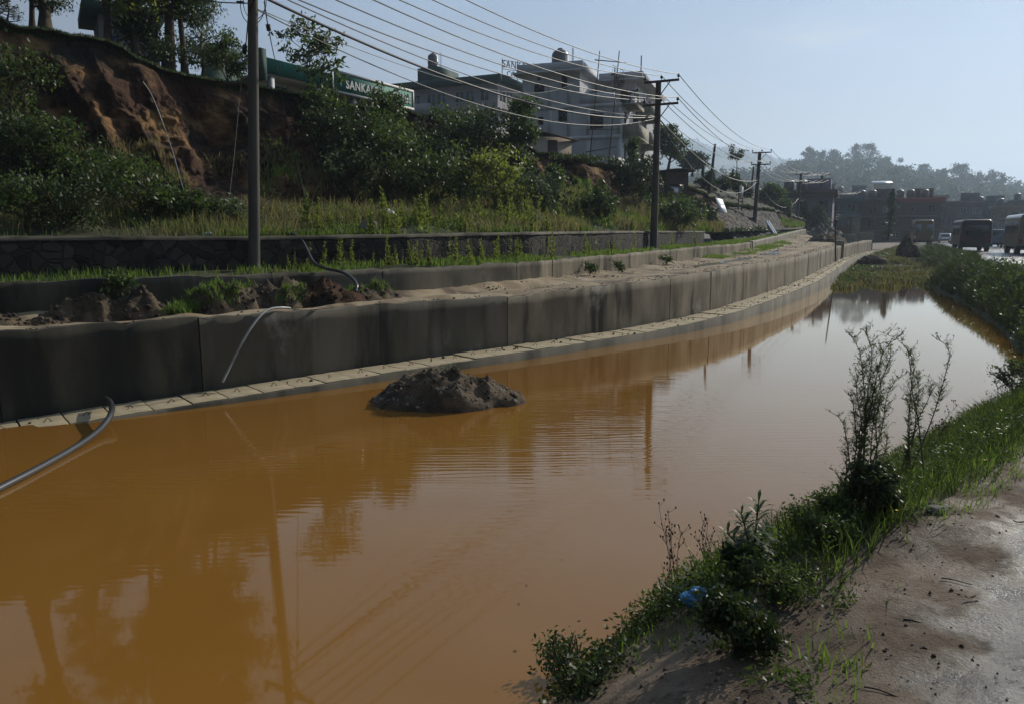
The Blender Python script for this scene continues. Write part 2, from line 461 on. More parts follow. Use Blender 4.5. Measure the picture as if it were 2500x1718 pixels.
# --- muddy water
def water_mat():
    mt = bpy.data.materials.new('muddy_water'); mt.use_nodes = True
    n, l = mt.node_tree.nodes, mt.node_tree.links
    # silt laden water: a matt body under a mirror surface weighted by Fresnel
    n.remove(n['Principled BSDF'])
    body = n.new('ShaderNodeBsdfDiffuse'); gl = n.new('ShaderNodeBsdfGlossy'); mx = n.new('ShaderNodeMixShader')
    body.inputs['Color'].default_value = (0.215, 0.098, 0.017, 1)
    gl.inputs['Color'].default_value = (1.0, 0.92, 0.80, 1); gl.inputs['Roughness'].default_value = 0.035
    fr = n.new('ShaderNodeFresnel'); fr.inputs['IOR'].default_value = 1.33
    fm = n.new('ShaderNodeMath'); fm.operation = 'MULTIPLY'; fm.use_clamp = True; fm.inputs[1].default_value = 1.5
    l.new(fr.outputs['Fac'], fm.inputs[0]); l.new(fm.outputs['Value'], mx.inputs['Fac'])
    l.new(body.outputs['BSDF'], mx.inputs[1]); l.new(gl.outputs['BSDF'], mx.inputs[2])
    l.new(mx.outputs['Shader'], n['Material Output'].inputs['Surface'])
    # slow drifting clouds of silt in the body colour
    tcs = n.new('ShaderNodeTexCoord'); ns = n.new('ShaderNodeTexNoise'); ns.inputs['Scale'].default_value = 0.35; ns.inputs['Detail'].default_value = 5; ns.inputs['Distortion'].default_value = 1.2
    l.new(tcs.outputs['Object'], ns.inputs['Vector'])
    ms = n.new('ShaderNodeMix'); ms.data_type = 'RGBA'; ms.inputs['A'].default_value = (0.19, 0.086, 0.014, 1); ms.inputs['B'].default_value = (0.24, 0.112, 0.022, 1)
    l.new(ns.outputs['Fac'], ms.inputs['Factor']); l.new(ms.outputs['Result'], body.inputs['Color'])
    tc = n.new('ShaderNodeTexCoord')
    mp = n.new('ShaderNodeMapping'); mp.inputs['Rotation'].default_value = (0, 0, math.radians(-14)); mp.inputs['Scale'].default_value = (0.45, 2.6, 1)
    l.new(tc.outputs['Object'], mp.inputs['Vector'])
    wv = n.new('ShaderNodeTexWave'); wv.wave_type = 'BANDS'; wv.bands_direction = 'Y'
    wv.inputs['Scale'].default_value = 1.15; wv.inputs['Distortion'].default_value = 9.0
    wv.inputs['Detail'].default_value = 3; wv.inputs['Detail Scale'].default_value = 1.2
    l.new(mp.outputs['Vector'], wv.inputs['Vector'])
    nz = n.new('ShaderNodeTexNoise'); nz.inputs['Scale'].default_value = 2.6; nz.inputs['Detail'].default_value = 3
    l.new(mp.outputs['Vector'], nz.inputs['Vector'])
    big = n.new('ShaderNodeTexNoise'); big.inputs['Scale'].default_value = 0.16; big.inputs['Detail'].default_value = 2
    l.new(tc.outputs['Object'], big.inputs['Vector'])
    rp = n.new('ShaderNodeMapRange'); rp.inputs['From Min'].default_value = 0.40; rp.inputs['From Max'].default_value = 0.62
    l.new(big.outputs['Fac'], rp.inputs['Value'])
    # calm far away and close to the drain wall, rippled in the open middle
    sx = n.new('ShaderNodeSeparateXYZ'); l.new(tc.outputs['Object'], sx.inputs['Vector'])
    fy = n.new('ShaderNodeMapRange'); fy.inputs['From Min'].default_value = 11.0; fy.inputs['From Max'].default_value = 18.0
    fy.inputs['To Min'].default_value = 1.0; fy.inputs['To Max'].default_value = 0.06
    l.new(sx.outputs['Y'], fy.inputs['Value'])
    fn = n.new('ShaderNodeMapRange'); fn.inputs['From Min'].default_value = 4.5; fn.inputs['From Max'].default_value = 8.5
    fn.inputs['To Min'].default_value = 0.06; fn.inputs['To Max'].default_value = 1.0
    l.new(sx.outputs['Y'], fn.inputs['Value'])
    ff = n.new('ShaderNodeMath'); ff.operation = 'MULTIPLY'
    l.new(fy.outputs['Result'], ff.inputs[0]); l.new(fn.outputs['Result'], ff.inputs[1])
    ad = n.new('ShaderNodeMath'); ad.operation = 'ADD'
    l.new(wv.outputs['Fac'], ad.inputs[0]); l.new(nz.outputs['Fac'], ad.inputs[1])
    m1 = n.new('ShaderNodeMath'); m1.operation = 'MULTIPLY_ADD'; m1.inputs[1].default_value = 0.7; m1.inputs[2].default_value = 0.3
    l.new(rp.outputs['Result'], m1.inputs[0])
    m2 = n.new('ShaderNodeMath'); m2.operation = 'MULTIPLY'
    l.new(m1.outputs['Value'], m2.inputs[0]); l.new(ff.outputs['Value'], m2.inputs[1])
    m3 = n.new('ShaderNodeMath'); m3.operation = 'MULTIPLY'
    l.new(ad.outputs['Value'], m3.inputs[0]); l.new(m2.outputs['Value'], m3.inputs[1])
    bp = n.new('ShaderNodeBump'); bp.inputs['Strength'].default_value = 1.0; bp.inputs['Distance'].default_value = 0.0008
    l.new(m3.outputs['Value'], bp.inputs['Height']); l.new(bp.outputs['Normal'], gl.inputs['Normal']); l.new(bp.outputs['Normal'], fr.inputs['Normal'])
    return mt
MAT['water'] = water_mat()

# right-hand shoreline (water edge) in the photo, then the ground plan of everything on the right
_sh = onz([700, 1100, 1334, 1478, 1567, 1613, 1760, 1905, 2000, 2040, 2187, 2274, 2392, 2500],
          [2600, 1950, 1716, 1552, 1474, 1410, 1385, 1340, 1290, 1235, 1140, 1090, 1035, 968], 0.0)
_sh2 = onz([2500, 2440, 2350, 2300, 2262], [872, 803, 738, 716, 700], 0.0)
S = np.concatenate([_sh, _sh2, [[23.5, 42, 0], [28, 52, 0], [36.5, 70, 0], [46, 90, 0], [61, 120, 0], [98, 196, 0]]])
S, SS = resample(S, 900)
S = np.stack([smooth(S[:, k], 40) for k in range(3)], -1)
S[:, 2] = 0
ST, SNL = normals2(S); SR = -SNL      # towards the road

_wp = []
for p in W[W[:, 1] < 66][:, :2] + CN[W[:, 1] < 66] * 0.4: _wp.append((p[0], p[1], 0))
_q = S[S[:, 1] < 66]
_rp = [(p[0] + r[0] * 0.6, p[1] + r[1] * 0.6, 0) for p, r in zip(_q, SR)]
_wp = [(-7, -1.5, 0), (-8.5, 2, 0)] + _wp
_a, _ = resample(np.array(_wp), 120); _b, _ = resample(np.array(_rp), 120)
G = np.stack([_a * (1 - t) + _b * t for t in np.linspace(0, 1, 30)], 1)
tag(MB().grid(G, flip=True).build('water', MAT['water']), kind='structure')

# --- base ground to the horizon
MAT['far_ground'] = M('far_ground', (0.05, 0.055, 0.03), (0.09, 0.08, 0.05), 0.02, 0.95)
tag(MB().add([(-2800, -120, -0.6), (2800, -120, -0.6), (2800, 3350, -0.6), (-2800, 3350, -0.6)], [(0, 1, 2, 3)]).build('ground', MAT['far_ground']), kind='structure')

# --- drain edge: kerb carrying the cover slabs
def strip(P0, Z0, P1, Z1):
    return np.stack([np.c_[P0[:, :2], np.broadcast_to(Z0, len(P0))], np.c_[P1[:, :2], np.broadcast_to(Z1, len(P1))]], 1)
def off(P, N, d):
    Q = P.copy(); Q[:, :2] += N * d; return Q
kz = ZS - 0.055
prof = [(0.02, -0.5), (0.02, None), (0.10, None), (0.10, 'lo'), (SLABW - 0.03, 'lo'), (SLABW - 0.03, -0.5)]
lines = []
for o_, z_ in prof:
    z = ZS - 0.012 if z_ is None else (kz - 0.03 if z_ == 'lo' else np.full(len(W), -0.5))
    lines.append(np.c_[off(W, CN, o_)[:, :2], z])
kerb = MB().grid(np.stack(lines, 1), flip=True).build('drain_kerb', MAT['concrete'])
tag(kerb, 'long low concrete drain edge along the brown water under the cover slabs', 'drain kerb')

# --- cover slabs, one by one
slab_meshes = []
def slab_mesh(seed, L):
    r = np.random.default_rng(seed)
    nx, ny = 9, 9
    xs, ys = np.linspace(0, L - 0.022, nx), np.linspace(0.105, SLABW - 0.04, ny)
    X, Y = np.meshgrid(xs, ys, indexing='ij')
    e = 0.006 * fbm(np.stack([X * 9, Y * 9, np.full_like(X, seed * 3.1)], -1), 3)
    top = np.stack([X + 0.004 * fbm(np.stack([Y * 14, X * 0, np.full_like(X, seed)], -1), 2), Y, e], -1)
    edge = (X == xs[0]) | (X == xs[-1]) | (Y == ys[0]) | (Y == ys[-1])
    top[..., 2] -= 0.008 * edge
    m = MB().grid(top)
    bot = top.copy(); bot[..., 2] = -0.055
    for a, b in ((top[0], bot[0]), (bot[-1], top[-1]), (bot[:, 0], top[:, 0]), (top[:, -1], bot[:, -1])):
        m.grid(np.stack([a, b], 1))
    return m.mesh('cover_slab', MAT['slab'])
lp = [(math.cos(a) * 0.035, 0, max(0, math.sin(a)) * 0.05) for a in np.linspace(0, math.pi, 9)]
loop_me = MB().tube([(-0.06, 0.006, 0.002), (-0.035, 0, 0.002)] + lp[::-1] + [(0.035, 0, 0.002), (0.055, 0.008, 0.002)], 0.005, 6).mesh('lifting_loop', MAT['rust'])
SL = 0.54
slab_meshes = [slab_mesh(k, SL) for k in range(6)]
s_at = np.interp(-60, cpx, CS)
k = 0
while s_at < CS[-1] - SL:
    i0, i1 = np.interp([s_at, s_at + SL], CS, np.arange(len(CS)))
    def P(i): return np.array([np.interp(i, np.arange(len(CS)), W[:, 0]), np.interp(i, np.arange(len(CS)), W[:, 1]), np.interp(i, np.arange(len(CS)), ZS)])
    a, b = P(i0), P(i1)
    o = link('cover_slab', slab_meshes[k % 6])
    yaw = math.atan2(b[1] - a[1], b[0] - a[0]); pit = -math.atan2(b[2] - a[2], np.hypot(*(b - a)[:2]))
    o.location = (a[0], a[1], a[2] + 0.006 + random.uniform(-0.006, 0.008))
    o.rotation_euler = (random.uniform(-0.012, 0.012), pit + random.uniform(-0.008, 0.008), yaw)
    wet = a[2] < 0.03
    tag(o, 'square concrete cover slab half drowned in brown water at the end of the drain' if wet else
        ('pale concrete cover slab with a bent wire loop, in the row beside the water' if s_at < np.interp(1400, cpx, CS) else 'muddy concrete cover slab far along the row beside the water'),
        'cover slab', 'drowned slabs of the drain' if wet else ('dry drain cover slabs' if s_at < np.interp(1400, cpx, CS) else 'far drain cover slabs'))
    lo = link('lifting_loop', loop_me, o)
    lo.location = (SL / 2 + random.uniform(-0.05, 0.05), 0.45 + random.uniform(-0.04, 0.04), 0.004)
    lo.rotation_euler = (random.uniform(-0.5, 0.5), 0, random.uniform(-0.8, 0.8))
    s_at += SL; k += 1

# --- retaining wall above the slabs, cast in bays
wall = empty('retaining_wall', (INN[350, 0], INN[350, 1], 0))
tag(wall, 'long stained concrete retaining wall standing between the drain slabs and the sandy track', 'retaining wall')
def w2l(V): return np.asarray(V) - np.array(wall.location)
BAY = 3.1
_ic = np.concatenate([[0], np.cumsum(np.linalg.norm(np.diff(INN[:, :2], axis=0), axis=1))])
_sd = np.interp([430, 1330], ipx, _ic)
def wall_bays(base, N, zb, zt, thick, bay, name, mat, parent, joint=0.018, jitter=0.012, s0=0.0, s1=None, batter=0.0):
    cs = np.concatenate([[0], np.cumsum(np.linalg.norm(np.diff(base[:, :2], axis=0), axis=1))])
    s1 = cs[-1] if s1 is None else s1
    s = s0; r = np.random.default_rng(3)
    while s < s1 - 0.3:
        L = bay * r.uniform(0.85, 1.15); e = min(s + L - joint, s1)
        t = np.linspace(s, e, max(4, int(L / 0.16)))
        f = lambda a: np.interp(t, cs, a)
        j = r.uniform(-jitter, jitter); jz = r.uniform(-0.008, 0.008)
        bx, by, nx, ny = f(base[:, 0]), f(base[:, 1]), f(N[:, 0]), f(N[:, 1])
        B0, T0 = f(zb), f(zt) + jz
        nz = 9
        rowsF = []
        for q in np.linspace(0, 1, nz):
            z = B0 * (1 - q) + T0 * q
            dsp = j + 0.02 * fbm(np.stack([t * 1.5, z * 2.0, np.full_like(t, 7.7)], -1), 3) + batter * q
            zz = z + (0.03 * fbm(np.stack([t * 5, t * 0 + 3, t * 0], -1), 3) if q == 1 else 0)
            rowsF.append(np.stack([bx + nx * dsp, by + ny * dsp, zz], -1))
        fr = np.stack(rowsF, 1)
        bk = np.stack([bx + nx * (thick + batter), by + ny * (thick + batter), fr[:, -1, 2]], -1)
        bb = bk.copy(); bb[:, 2] = B0
        g = np.concatenate([fr, bk[:, None], bb[:, None]], 1) - np.array(parent.location)
        m = MB().grid(g, flip=True)
        for col, fl in ((g[0], False), (g[-1], True)):
            idx = list(range(len(col)))
            m.add(col, [tuple(idx if fl else idx[::-1])])
        m.build(name, mat((s + e) / 2, r) if callable(mat) else mat, parent)
        s += L
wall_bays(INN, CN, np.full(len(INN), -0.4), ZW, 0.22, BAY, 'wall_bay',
          lambda s, r: MAT['concrete_shaded' if s < _sd[0] + r.uniform(-1, 1) else 'concrete' if s < _sd[1] + r.uniform(-2, 2) else 'concrete_sunlit'], wall)  # shade on the near bays and sun on the far ones come by colour

# --- sandy track and the low wall behind it
lx = np.concatenate([np.linspace(-520, 1900, 200), np.linspace(1905, 1968, 20)])
_lx = [-520, 0, 300, 600, 830, 1000, 1300, 1500, 1600, 1700, 1800, 1850, 1905, 1968]
LZT = smooth(np.interp(lx, _lx, [1.78, 1.79, 1.79, 1.79, 1.79, 1.78, 1.75, 1.77, 1.82, 1.90, 1.97, 2.05, 2.32, 2.80]), 6)
LR = smooth(np.interp(lx, _lx, [722, 690, 681, 672, 662, 656, 641, 623, 614, 603, 597, 590, 576, 561]), 4)
LD = smooth(np.interp(lx, _lx, [9.9, 12.0, 12.9, 13.9, 15.3, 16.4, 20.3, 25.8, 30, 35.5, 42, 48, 58, 72]), 6)
LW = at(lx, LR, LD); LZT = LW[:, 2].copy()
LW, LS = resample(LW, 500); LZT = smooth(LW[:, 2], 30)
LW = np.stack([smooth(LW[:, k_], 30) for k_ in range(3)], -1)
LT, LN = normals2(LW)
lpx = project(LW)[0]
LZB = np.interp(lpx, [-520, 1300, 1500, 1700, 1800, 1906, 1968], [1.24, 1.22, 1.2, 1.24, 1.36, 1.7, 2.3])
low = empty('low_wall', (LW[250, 0], LW[250, 1], 1.2))
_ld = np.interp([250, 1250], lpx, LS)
tag(low, 'low grey concrete wall behind the sandy track with grass along its foot', 'low wall')
wall_bays(LW, LN, LZB - 0.3, LZT, 0.16, 2.4, 'wall_bay', lambda s, r: MAT['concrete_shaded' if s < _ld[0] + r.uniform(-1, 1) else 'concrete' if s < _ld[1] + r.uniform(-2, 2) else 'concrete_sunlit'], low, s1=LS[np.argmin(abs(lpx - 1835))])  # low wall also painted from shaded to sunlit concrete along its length
rw = empty('ramp_wall', (LW[-60, 0], LW[-60, 1], 1.6))
tag(rw, 'ribbed pale concrete wall climbing with the track towards the rubble heap', 'ramp wall')
wall_bays(LW, LN, LZB - 0.3, LZT + 0.06, 0.2, 1.1, 'wall_panel', MAT['concrete_light'], rw, s0=LS[np.argmin(abs(lpx - 1838))], joint=0.05)

tr0, _ = resample(np.c_[off(INN, CN, 0.20)[:, :2], ZW - 0.012], 460)
# keep the inner line only as far as the low wall runs
_e = int(np.argmin(abs(project(tr0)[0] - 2052)))
tr0, _ = resample(tr0[:_e], 460)
tr1, _ = resample(np.c_[off(LW, LN, 0.02)[:, :2], LZB], 460)
tt = np.linspace(0, 1, 26)
TG = tr0[:, None] * (1 - tt)[None, :, None] + tr1[:, None] * tt[None, :, None]
hgt = 0.05 * fbm(TG * 1.6, 4) + 0.03 * np.sin(tt * 9)[None]
TG[..., 2] += np.clip(hgt, -0.03, 0.1) * np.minimum(1, 6 * tt)[None]
TG[..., 2] += 0.10 * np.clip((tt - 0.72) / 0.28, 0, 1)[None] ** 2
tag(MB().grid(TG, flip=True).build('track', MAT['track'], smooth_=True), kind='structure')
# ================================================================== bank, stone wall, cliff, plateau on the left
tx = np.concatenate([np.linspace(-450, 1500, 520), np.linspace(1504, 1965, 110)])
def T(xs, ys, n=5): return smooth(np.interp(tx, xs, ys), n)
_sx = [-450, 0, 300, 620, 830, 1000, 1300, 1500, 1600, 1700, 1760, 1850, 1965]
SD = T(_sx, [11.4, 13.1, 14.3, 15.95, 17.2, 18.6, 22.6, 29.0, 35.0, 42.5, 48, 56, 78])
STR = T([-450, 0, 620, 1000, 1300, 1560, 1750, 1965], [588, 583, 583, 577, 571, 567, 567, 559])
SW = at(tx, STR, SD)                       # front top edge of the stone wall
_cx = [-450, 0, 170, 300, 350, 400, 500, 600, 700, 800, 900, 1000, 1100, 1200, 1300, 1400, 1440, 1500, 1560, 1620, 1700, 1750, 1800, 1900, 1965]
R5 = T(_cx, [22, 60, 95, 122, 151, 177, 201, 217, 233, 250, 266, 279, 297, 327, 374, 384, 402, 414, 428, 446, 470, 497, 505, 518, 540], 2)
D5 = T(_cx, [20.5, 21.6, 22.2, 22.7, 23.0, 23.3, 24, 25, 26.2, 27.6, 29.2, 31.3, 33.4, 35.6, 37.7, 39.4, 41, 43, 46, 50, 56, 61, 67, 79, 92])
R4 = T(_cx, [505, 490, 480, 475, 477, 478, 482, 487, 492, 496, 500, 505, 508, 510, 513, 516, 517, 520, 522, 530, 550, 572, 574, 560, 554])
D4 = T(_cx, [17.5, 18.7, 19.3, 19.7, 19.9, 20.1, 20.7, 21.6, 22.7, 24, 25.2, 26.6, 28, 30, 32.5, 35, 36.5, 38.5, 41, 45, 51, 56, 63, 75, 88])
R6 = T(_cx, list(np.array([22, 60, 95, 122, 151, 177, 201, 217, 233, 250, 266, 279, 297, 327, 374, 384, 402, 414]) + 9) + [432, 440, 448, 455, 465, 495, 535])
L4, L5, L6 = at(tx, R4, D4), at(tx, R5, D5), at(tx, R6, D5 + 22)
L7 = at(tx, R6 + 7, np.full(len(tx), 175.0)); L7[:, 2] = np.minimum(L7[:, 2], 32)

_, SNn = normals2(SW)
SB = SW.copy(); SB[:, :2] += SNn * 0.38
# shelf between the low wall and the stone wall
sh0, _ = resample(np.c_[off(LW, LN, 0.12)[:, :2], LZT - 0.06], 420)
_m = tx < 1925
sh1, _ = resample(np.c_[off(SW[_m], SNn[_m], 0.1)[:, :2], SW[_m][:, 2] * 0 + 1.82 + 0.5 * np.clip((SW[_m][:, 1] - 42) / 30, 0, 1)], 420)
t_ = np.linspace(0, 1, 12)
SHG = sh0[:, None] * (1 - t_)[None, :, None] + sh1[:, None] * t_[None, :, None]
SHG[..., 2] += 0.05 * fbm(SHG * 1.3, 3) * np.minimum(1, 5 * t_)[None]
tag(MB().grid(SHG, flip=True).build('grass_shelf', MAT['grass_ground'], smooth_=True), kind='structure')

# rubble masonry wall
def stone_mat(name, scale, c1, c2, mortar, bd=0.03):
    mt = bpy.data.materials.new(name); mt.use_nodes = True
    n, l = mt.node_tree.nodes, mt.node_tree.links
    b = n['Principled BSDF']; b.inputs['Roughness'].default_value = 0.9; b.inputs['Specular IOR Level'].default_value = 0.25
    tc = n.new('ShaderNodeTexCoord')
    nz = n.new('ShaderNodeTexNoise'); nz.inputs['Scale'].default_value = scale * 0.8; nz.inputs['Detail'].default_value = 3
    l.new(tc.outputs['Object'], nz.inputs['Vector'])
    ad = n.new('ShaderNodeMix'); ad.data_type = 'VECTOR'; ad.inputs['Factor'].default_value = 0.12
    l.new(tc.outputs['Object'], ad.inputs['A']); l.new(nz.outputs['Color'], ad.inputs['B'])
    v1 = n.new('ShaderNodeTexVoronoi'); v1.inputs['Scale'].default_value = scale
    v2 = n.new('ShaderNodeTexVoronoi'); v2.feature = 'DISTANCE_TO_EDGE'; v2.inputs['Scale'].default_value = scale
    for v in (v1, v2): l.new(ad.outputs['Result'], v.inputs['Vector'])
    mx = n.new('ShaderNodeMix'); mx.data_type = 'RGBA'; mx.inputs['A'].default_value = (*c1, 1); mx.inputs['B'].default_value = (*c2, 1)
    sp = n.new('ShaderNodeSeparateColor'); l.new(v1.outputs['Color'], sp.inputs['Color']); l.new(sp.outputs['Red'], mx.inputs['Factor'])
    mr = n.new('ShaderNodeMapRange'); mr.inputs['From Min'].default_value = 0.02; mr.inputs['From Max'].default_value = 0.09
    l.new(v2.outputs['Distance'], mr.inputs['Value'])
    m2 = n.new('ShaderNodeMix'); m2.data_type = 'RGBA'; m2.inputs['A'].default_value = (*mortar, 1)
    l.new(mr.outputs['Result'], m2.inputs['Factor']); l.new(mx.outputs['Result'], m2.inputs['B'])
    l.new(m2.outputs['Result'], b.inputs['Base Color'])
    bp = n.new('ShaderNodeBump'); bp.inputs['Strength'].default_value = 0.9; bp.inputs['Distance'].default_value = bd
    l.new(mr.outputs['Result'], bp.inputs['Height']); l.new(bp.outputs['Normal'], b.inputs['Normal'])
    return mt
MAT['masonry'] = stone_mat('rubble_masonry', 4.8, (0.012, 0.0105, 0.008), (0.06, 0.052, 0.041), (0.03, 0.027, 0.022))
MAT['pitching'] = stone_mat('stone_pitching', 2.2, (0.03, 0.025, 0.02), (0.095, 0.082, 0.067), (0.012, 0.010, 0.008), 0.08)
swl = empty('stone_wall', (*SW[300, :2], 1.8))
tag(swl, 'low rubble stone wall below the overgrown terrace, behind the concrete wall', 'stone wall')
ms = tx < 1720
wall_bays(SW[ms], SNn[ms], np.full(ms.sum(), 1.5), SW[ms][:, 2], 0.4, 60.0, 'masonry', MAT['masonry'], swl, jitter=0.0)
# coping line along its top
cop = MB()
g = np.stack([np.c_[off(SW[ms], SNn[ms], o_)[:, :2], SW[ms][:, 2] + z_] for o_, z_ in ((-0.03, -0.03), (-0.03, 0.045), (0.40, 0.05), (0.40, -0.03))], 1)
g[..., 2] += 0.012 * fbm(g * 2.3, 3)
cop.grid(g - np.array(swl.location), flip=True).build('coping', MAT['concrete'], swl)

# terrace from the stone wall up to the foot of the cliff
t_ = np.linspace(0, 1, 26)
b0 = np.c_[off(SW, SNn, 0.36)[:, :2], SW[:, 2] - 0.03]
TEG = b0[:, None] * (1 - t_)[None, :, None] + L4[:, None] * t_[None, :, None]
TEG[..., 2] += (0.16 * fbm(TEG * 0.8, 4) - 0.02) * np.sin(np.pi * t_)[None]
tag(MB().grid(TEG, flip=True).build('terrace_ground', MAT['grass_ground'], smooth_=True), kind='structure')

# eroded cliff with gullies
nt = 110
t_ = np.linspace(0, 1, nt)
ctx, _ = np.linspace(0, 1, 1), 0
a4, a5 = L4, L5
ii = np.interp(np.linspace(0, len(tx) - 1, 900), np.arange(len(tx)), np.arange(len(tx)))
up = lambda A: np.stack([np.interp(ii, np.arange(len(tx)), A[:, k_]) for k_ in range(3)], -1)
a4, a5 = up(a4), up(a5)
arc = np.concatenate([[0], np.cumsum(np.linalg.norm(np.diff(a5[:, :2], axis=0), axis=1))])
prof_ = np.interp(t_, [0, 0.12, 0.3, 0.5, 0.8, 1.0], [0, 0.25, 0.55, 0.80, 0.95, 1.0])     # plan progress
CG = a4[:, None] * (1 - prof_)[None, :, None] + a5[:, None] * prof_[None, :, None]
CG[..., 2] = a4[:, None, 2] * (1 - t_)[None] + a5[:, None, 2] * t_[None]
Hc = (a5[:, 2] - a4[:, 2])[:, None]
sc_ = arc[:, None] + (1 - t_)[None] * 2.3 * np.clip(Hc / 5, 0.2, 1.0) * -1.0 + 0 * CG[..., 0]
A_ = np.stack([sc_ * 0.5, t_[None] * Hc * 0.10 + 0 * sc_, 0 * sc_ + 2.2], -1)
rid = 1 - np.abs(fbm(A_, 2)) * 2.0
A2_ = np.stack([sc_ * 1.15, t_[None] * Hc * 0.30 + 0 * sc_, 0 * sc_ + 9.1], -1)
rid2 = 1 - np.abs(fbm(A2_, 3)) * 1.6
lump = fbm(CG * 1.7, 4)
taper = np.clip(t_ / 0.12, 0, 1) * np.clip((1.02 - t_) / 0.25, 0.12, 1)
rough_ = 0.13 * (0.5 - np.abs(fbm(CG * np.array([3.2, 3.2, 1.6]), 4))) + 0.07 * fbm(CG * np.array([9.0, 9.0, 6.0]), 3)
dsp = (1.05 * np.clip(rid, -0.6, 1) + 0.42 * rid2 + 0.22 * lump + rough_) * taper[None] * np.clip(Hc / 5.0, 0.1, 1.1)
_, CNn = normals2(a4)
CG[..., :2] -= CNn[:, None] * dsp[..., None]
CG[..., 2] += 0.10 * lump * taper[None]
CG[:, -1, 2] += 0.10 * fbm(np.c_[arc * 1.5, arc * 0, arc * 0], 3)
CG[:, -1, :2] -= CNn * 0.25
CLIFF = CG
tag(MB().grid(CG, flip=True).build('earth_bank', MAT['earth'], smooth_=True), kind='structure')

# plateau above
t_ = np.linspace(0, 1, 14)
top = CG[:, -1].copy()
u6, u7 = up(L6), up(L7)
PL = top[:, None] * (1 - t_)[None, :, None] + u6[:, None] * t_[None, :, None]
PL[..., 2] += 0.12 * fbm(PL * 0.7, 3) * np.sin(np.pi * t_)[None]
PL = np.concatenate([PL, u7[:, None]], 1)
tag(MB().grid(PL, flip=True).build('plateau_ground', MAT['grass_ground'], smooth_=True), kind='structure')

def sample(Gd, n, u=(0, 1), v=(0, 1), r=rng, pxr=None):
    """random points on a lofted grid, evenly by area"""
    a, b = Gd.shape[:2]
    Q = []
    i0, i1 = int(u[0] * (a - 1)), max(int(u[0] * (a - 1)) + 1, int(u[1] * (a - 1)))
    j0, j1 = int(v[0] * (b - 1)), max(int(v[0] * (b - 1)) + 1, int(v[1] * (b - 1)))
    g = Gd[i0:i1 + 1, j0:j1 + 1]
    e1 = g[1:, :-1] - g[:-1, :-1]; e2 = g[:-1, 1:] - g[:-1, :-1]
    ar = np.linalg.norm(np.cross(e1, e2), axis=-1)
    pr = ar.ravel() / ar.sum()
    k_ = r.choice(len(pr), n, p=pr)
    ci, cj = np.unravel_index(k_, ar.shape)
    fu, fv = r.random(n)[:, None], r.random(n)[:, None]
    return (g[ci, cj] * (1 - fu) * (1 - fv) + g[ci + 1, cj] * fu * (1 - fv) + g[ci, cj + 1] * (1 - fu) * fv + g[ci + 1, cj + 1] * fu * fv)

# sloping stone-pitched revetment further along
c_tl, c_tr, c_br, c_bl = at(1728, 500, 57), at(1895, 520, 75), at(1918, 563, 72), at(1800, 594, 52)
u_, v_ = np.linspace(0, 1, 70), np.linspace(0, 1, 36)
U, V = np.meshgrid(u_, v_, indexing='ij')
RV = (c_bl * ((1 - U) * (1 - V))[..., None] + c_br * (U * (1 - V))[..., None] + c_tr * (U * V)[..., None] + c_tl * ((1 - U) * V)[..., None])
nn = np.cross(c_br - c_bl, c_tl - c_bl); nn /= np.linalg.norm(nn)
if nn[1] > 0: nn = -nn
RV = RV + nn * (0.14 * fbm(RV * 2.2, 3))[..., None]
rv = MB().grid(RV, flip=True)
bk = RV - nn * 1.2
for a, b in ((RV[0], bk[0]), (bk[-1], RV[-1]), (bk[:, 0], RV[:, 0]), (RV[:, -1], bk[:, -1])): rv.grid(np.stack([a, b], 1), flip=True)
o = rv.build('stone_revetment', MAT['pitching'])
tag(o, 'sloping stone pitched embankment behind the second utility pole', 'revetment')

# ================================================================== right: bank, berm, road
so = SS
near = np.clip((17 - S[:, 1]) / 5.0, 0, 1)             # 1 near the camera, 0 along the far berm
offs = np.concatenate([np.linspace(-0.5, 0, 3)[:-1], np.linspace(0, 2.6, 34)])
zn = np.interp(offs, [-0.5, 0, 0.15, 0.4, 0.8, 1.3, 1.9, 2.6], [-0.3, -0.01, 0.16, 0.40, 0.62, 0.76, 0.83, 0.85])
zf = np.interp(offs, [-0.5, 0, 0.3, 0.8, 1.2, 1.6, 2.1, 2.6], [-0.3, -0.01, 0.35, 0.85, 1.08, 1.05, 0.90, 0.80])
farz = np.clip((S[:, 1] - 60) / 60, 0, 1)
BG = np.zeros((len(S), len(offs), 3))
BG[..., 0] = S[:, None, 0] + SR[:, None, 0] * offs[None]
BG[..., 1] = S[:, None, 1] + SR[:, None, 1] * offs[None]
zz = near[:, None] * zn[None] + (1 - near)[:, None] * zf[None]
nb = fbm(BG * np.array([1.1, 1.1, 0]), 4)
zz += (0.10 * (1 - near)[:, None] + 0.05 * near[:, None]) * nb * np.clip((offs[None] + 0.1) * 4, 0, 1) * np.clip((2.6 - offs[None]) * 2, 0, 1)
fine = fbm(BG * np.array([7.0, 7.0, 0]), 3)
zz += 0.020 * near[:, None] * fine * np.clip(offs[None] * 4, 0, 1)
BG[..., 2] = zz
_sp = int(np.argmin(abs(S[:, 1] - 13.0)))
_wt = np.clip((offs - 1.5) / 0.65, 0, 1)[None] * np.ones((len(S), 1))
tag(set_wet(MB().grid(BG[:_sp + 1]).build('mud_bank', MAT['mud'], smooth_=True), _wt[:_sp + 1]), kind='structure')
tag(MB().grid(BG[_sp:]).build('verge', MAT['grass_ground'], smooth_=True), kind='structure')

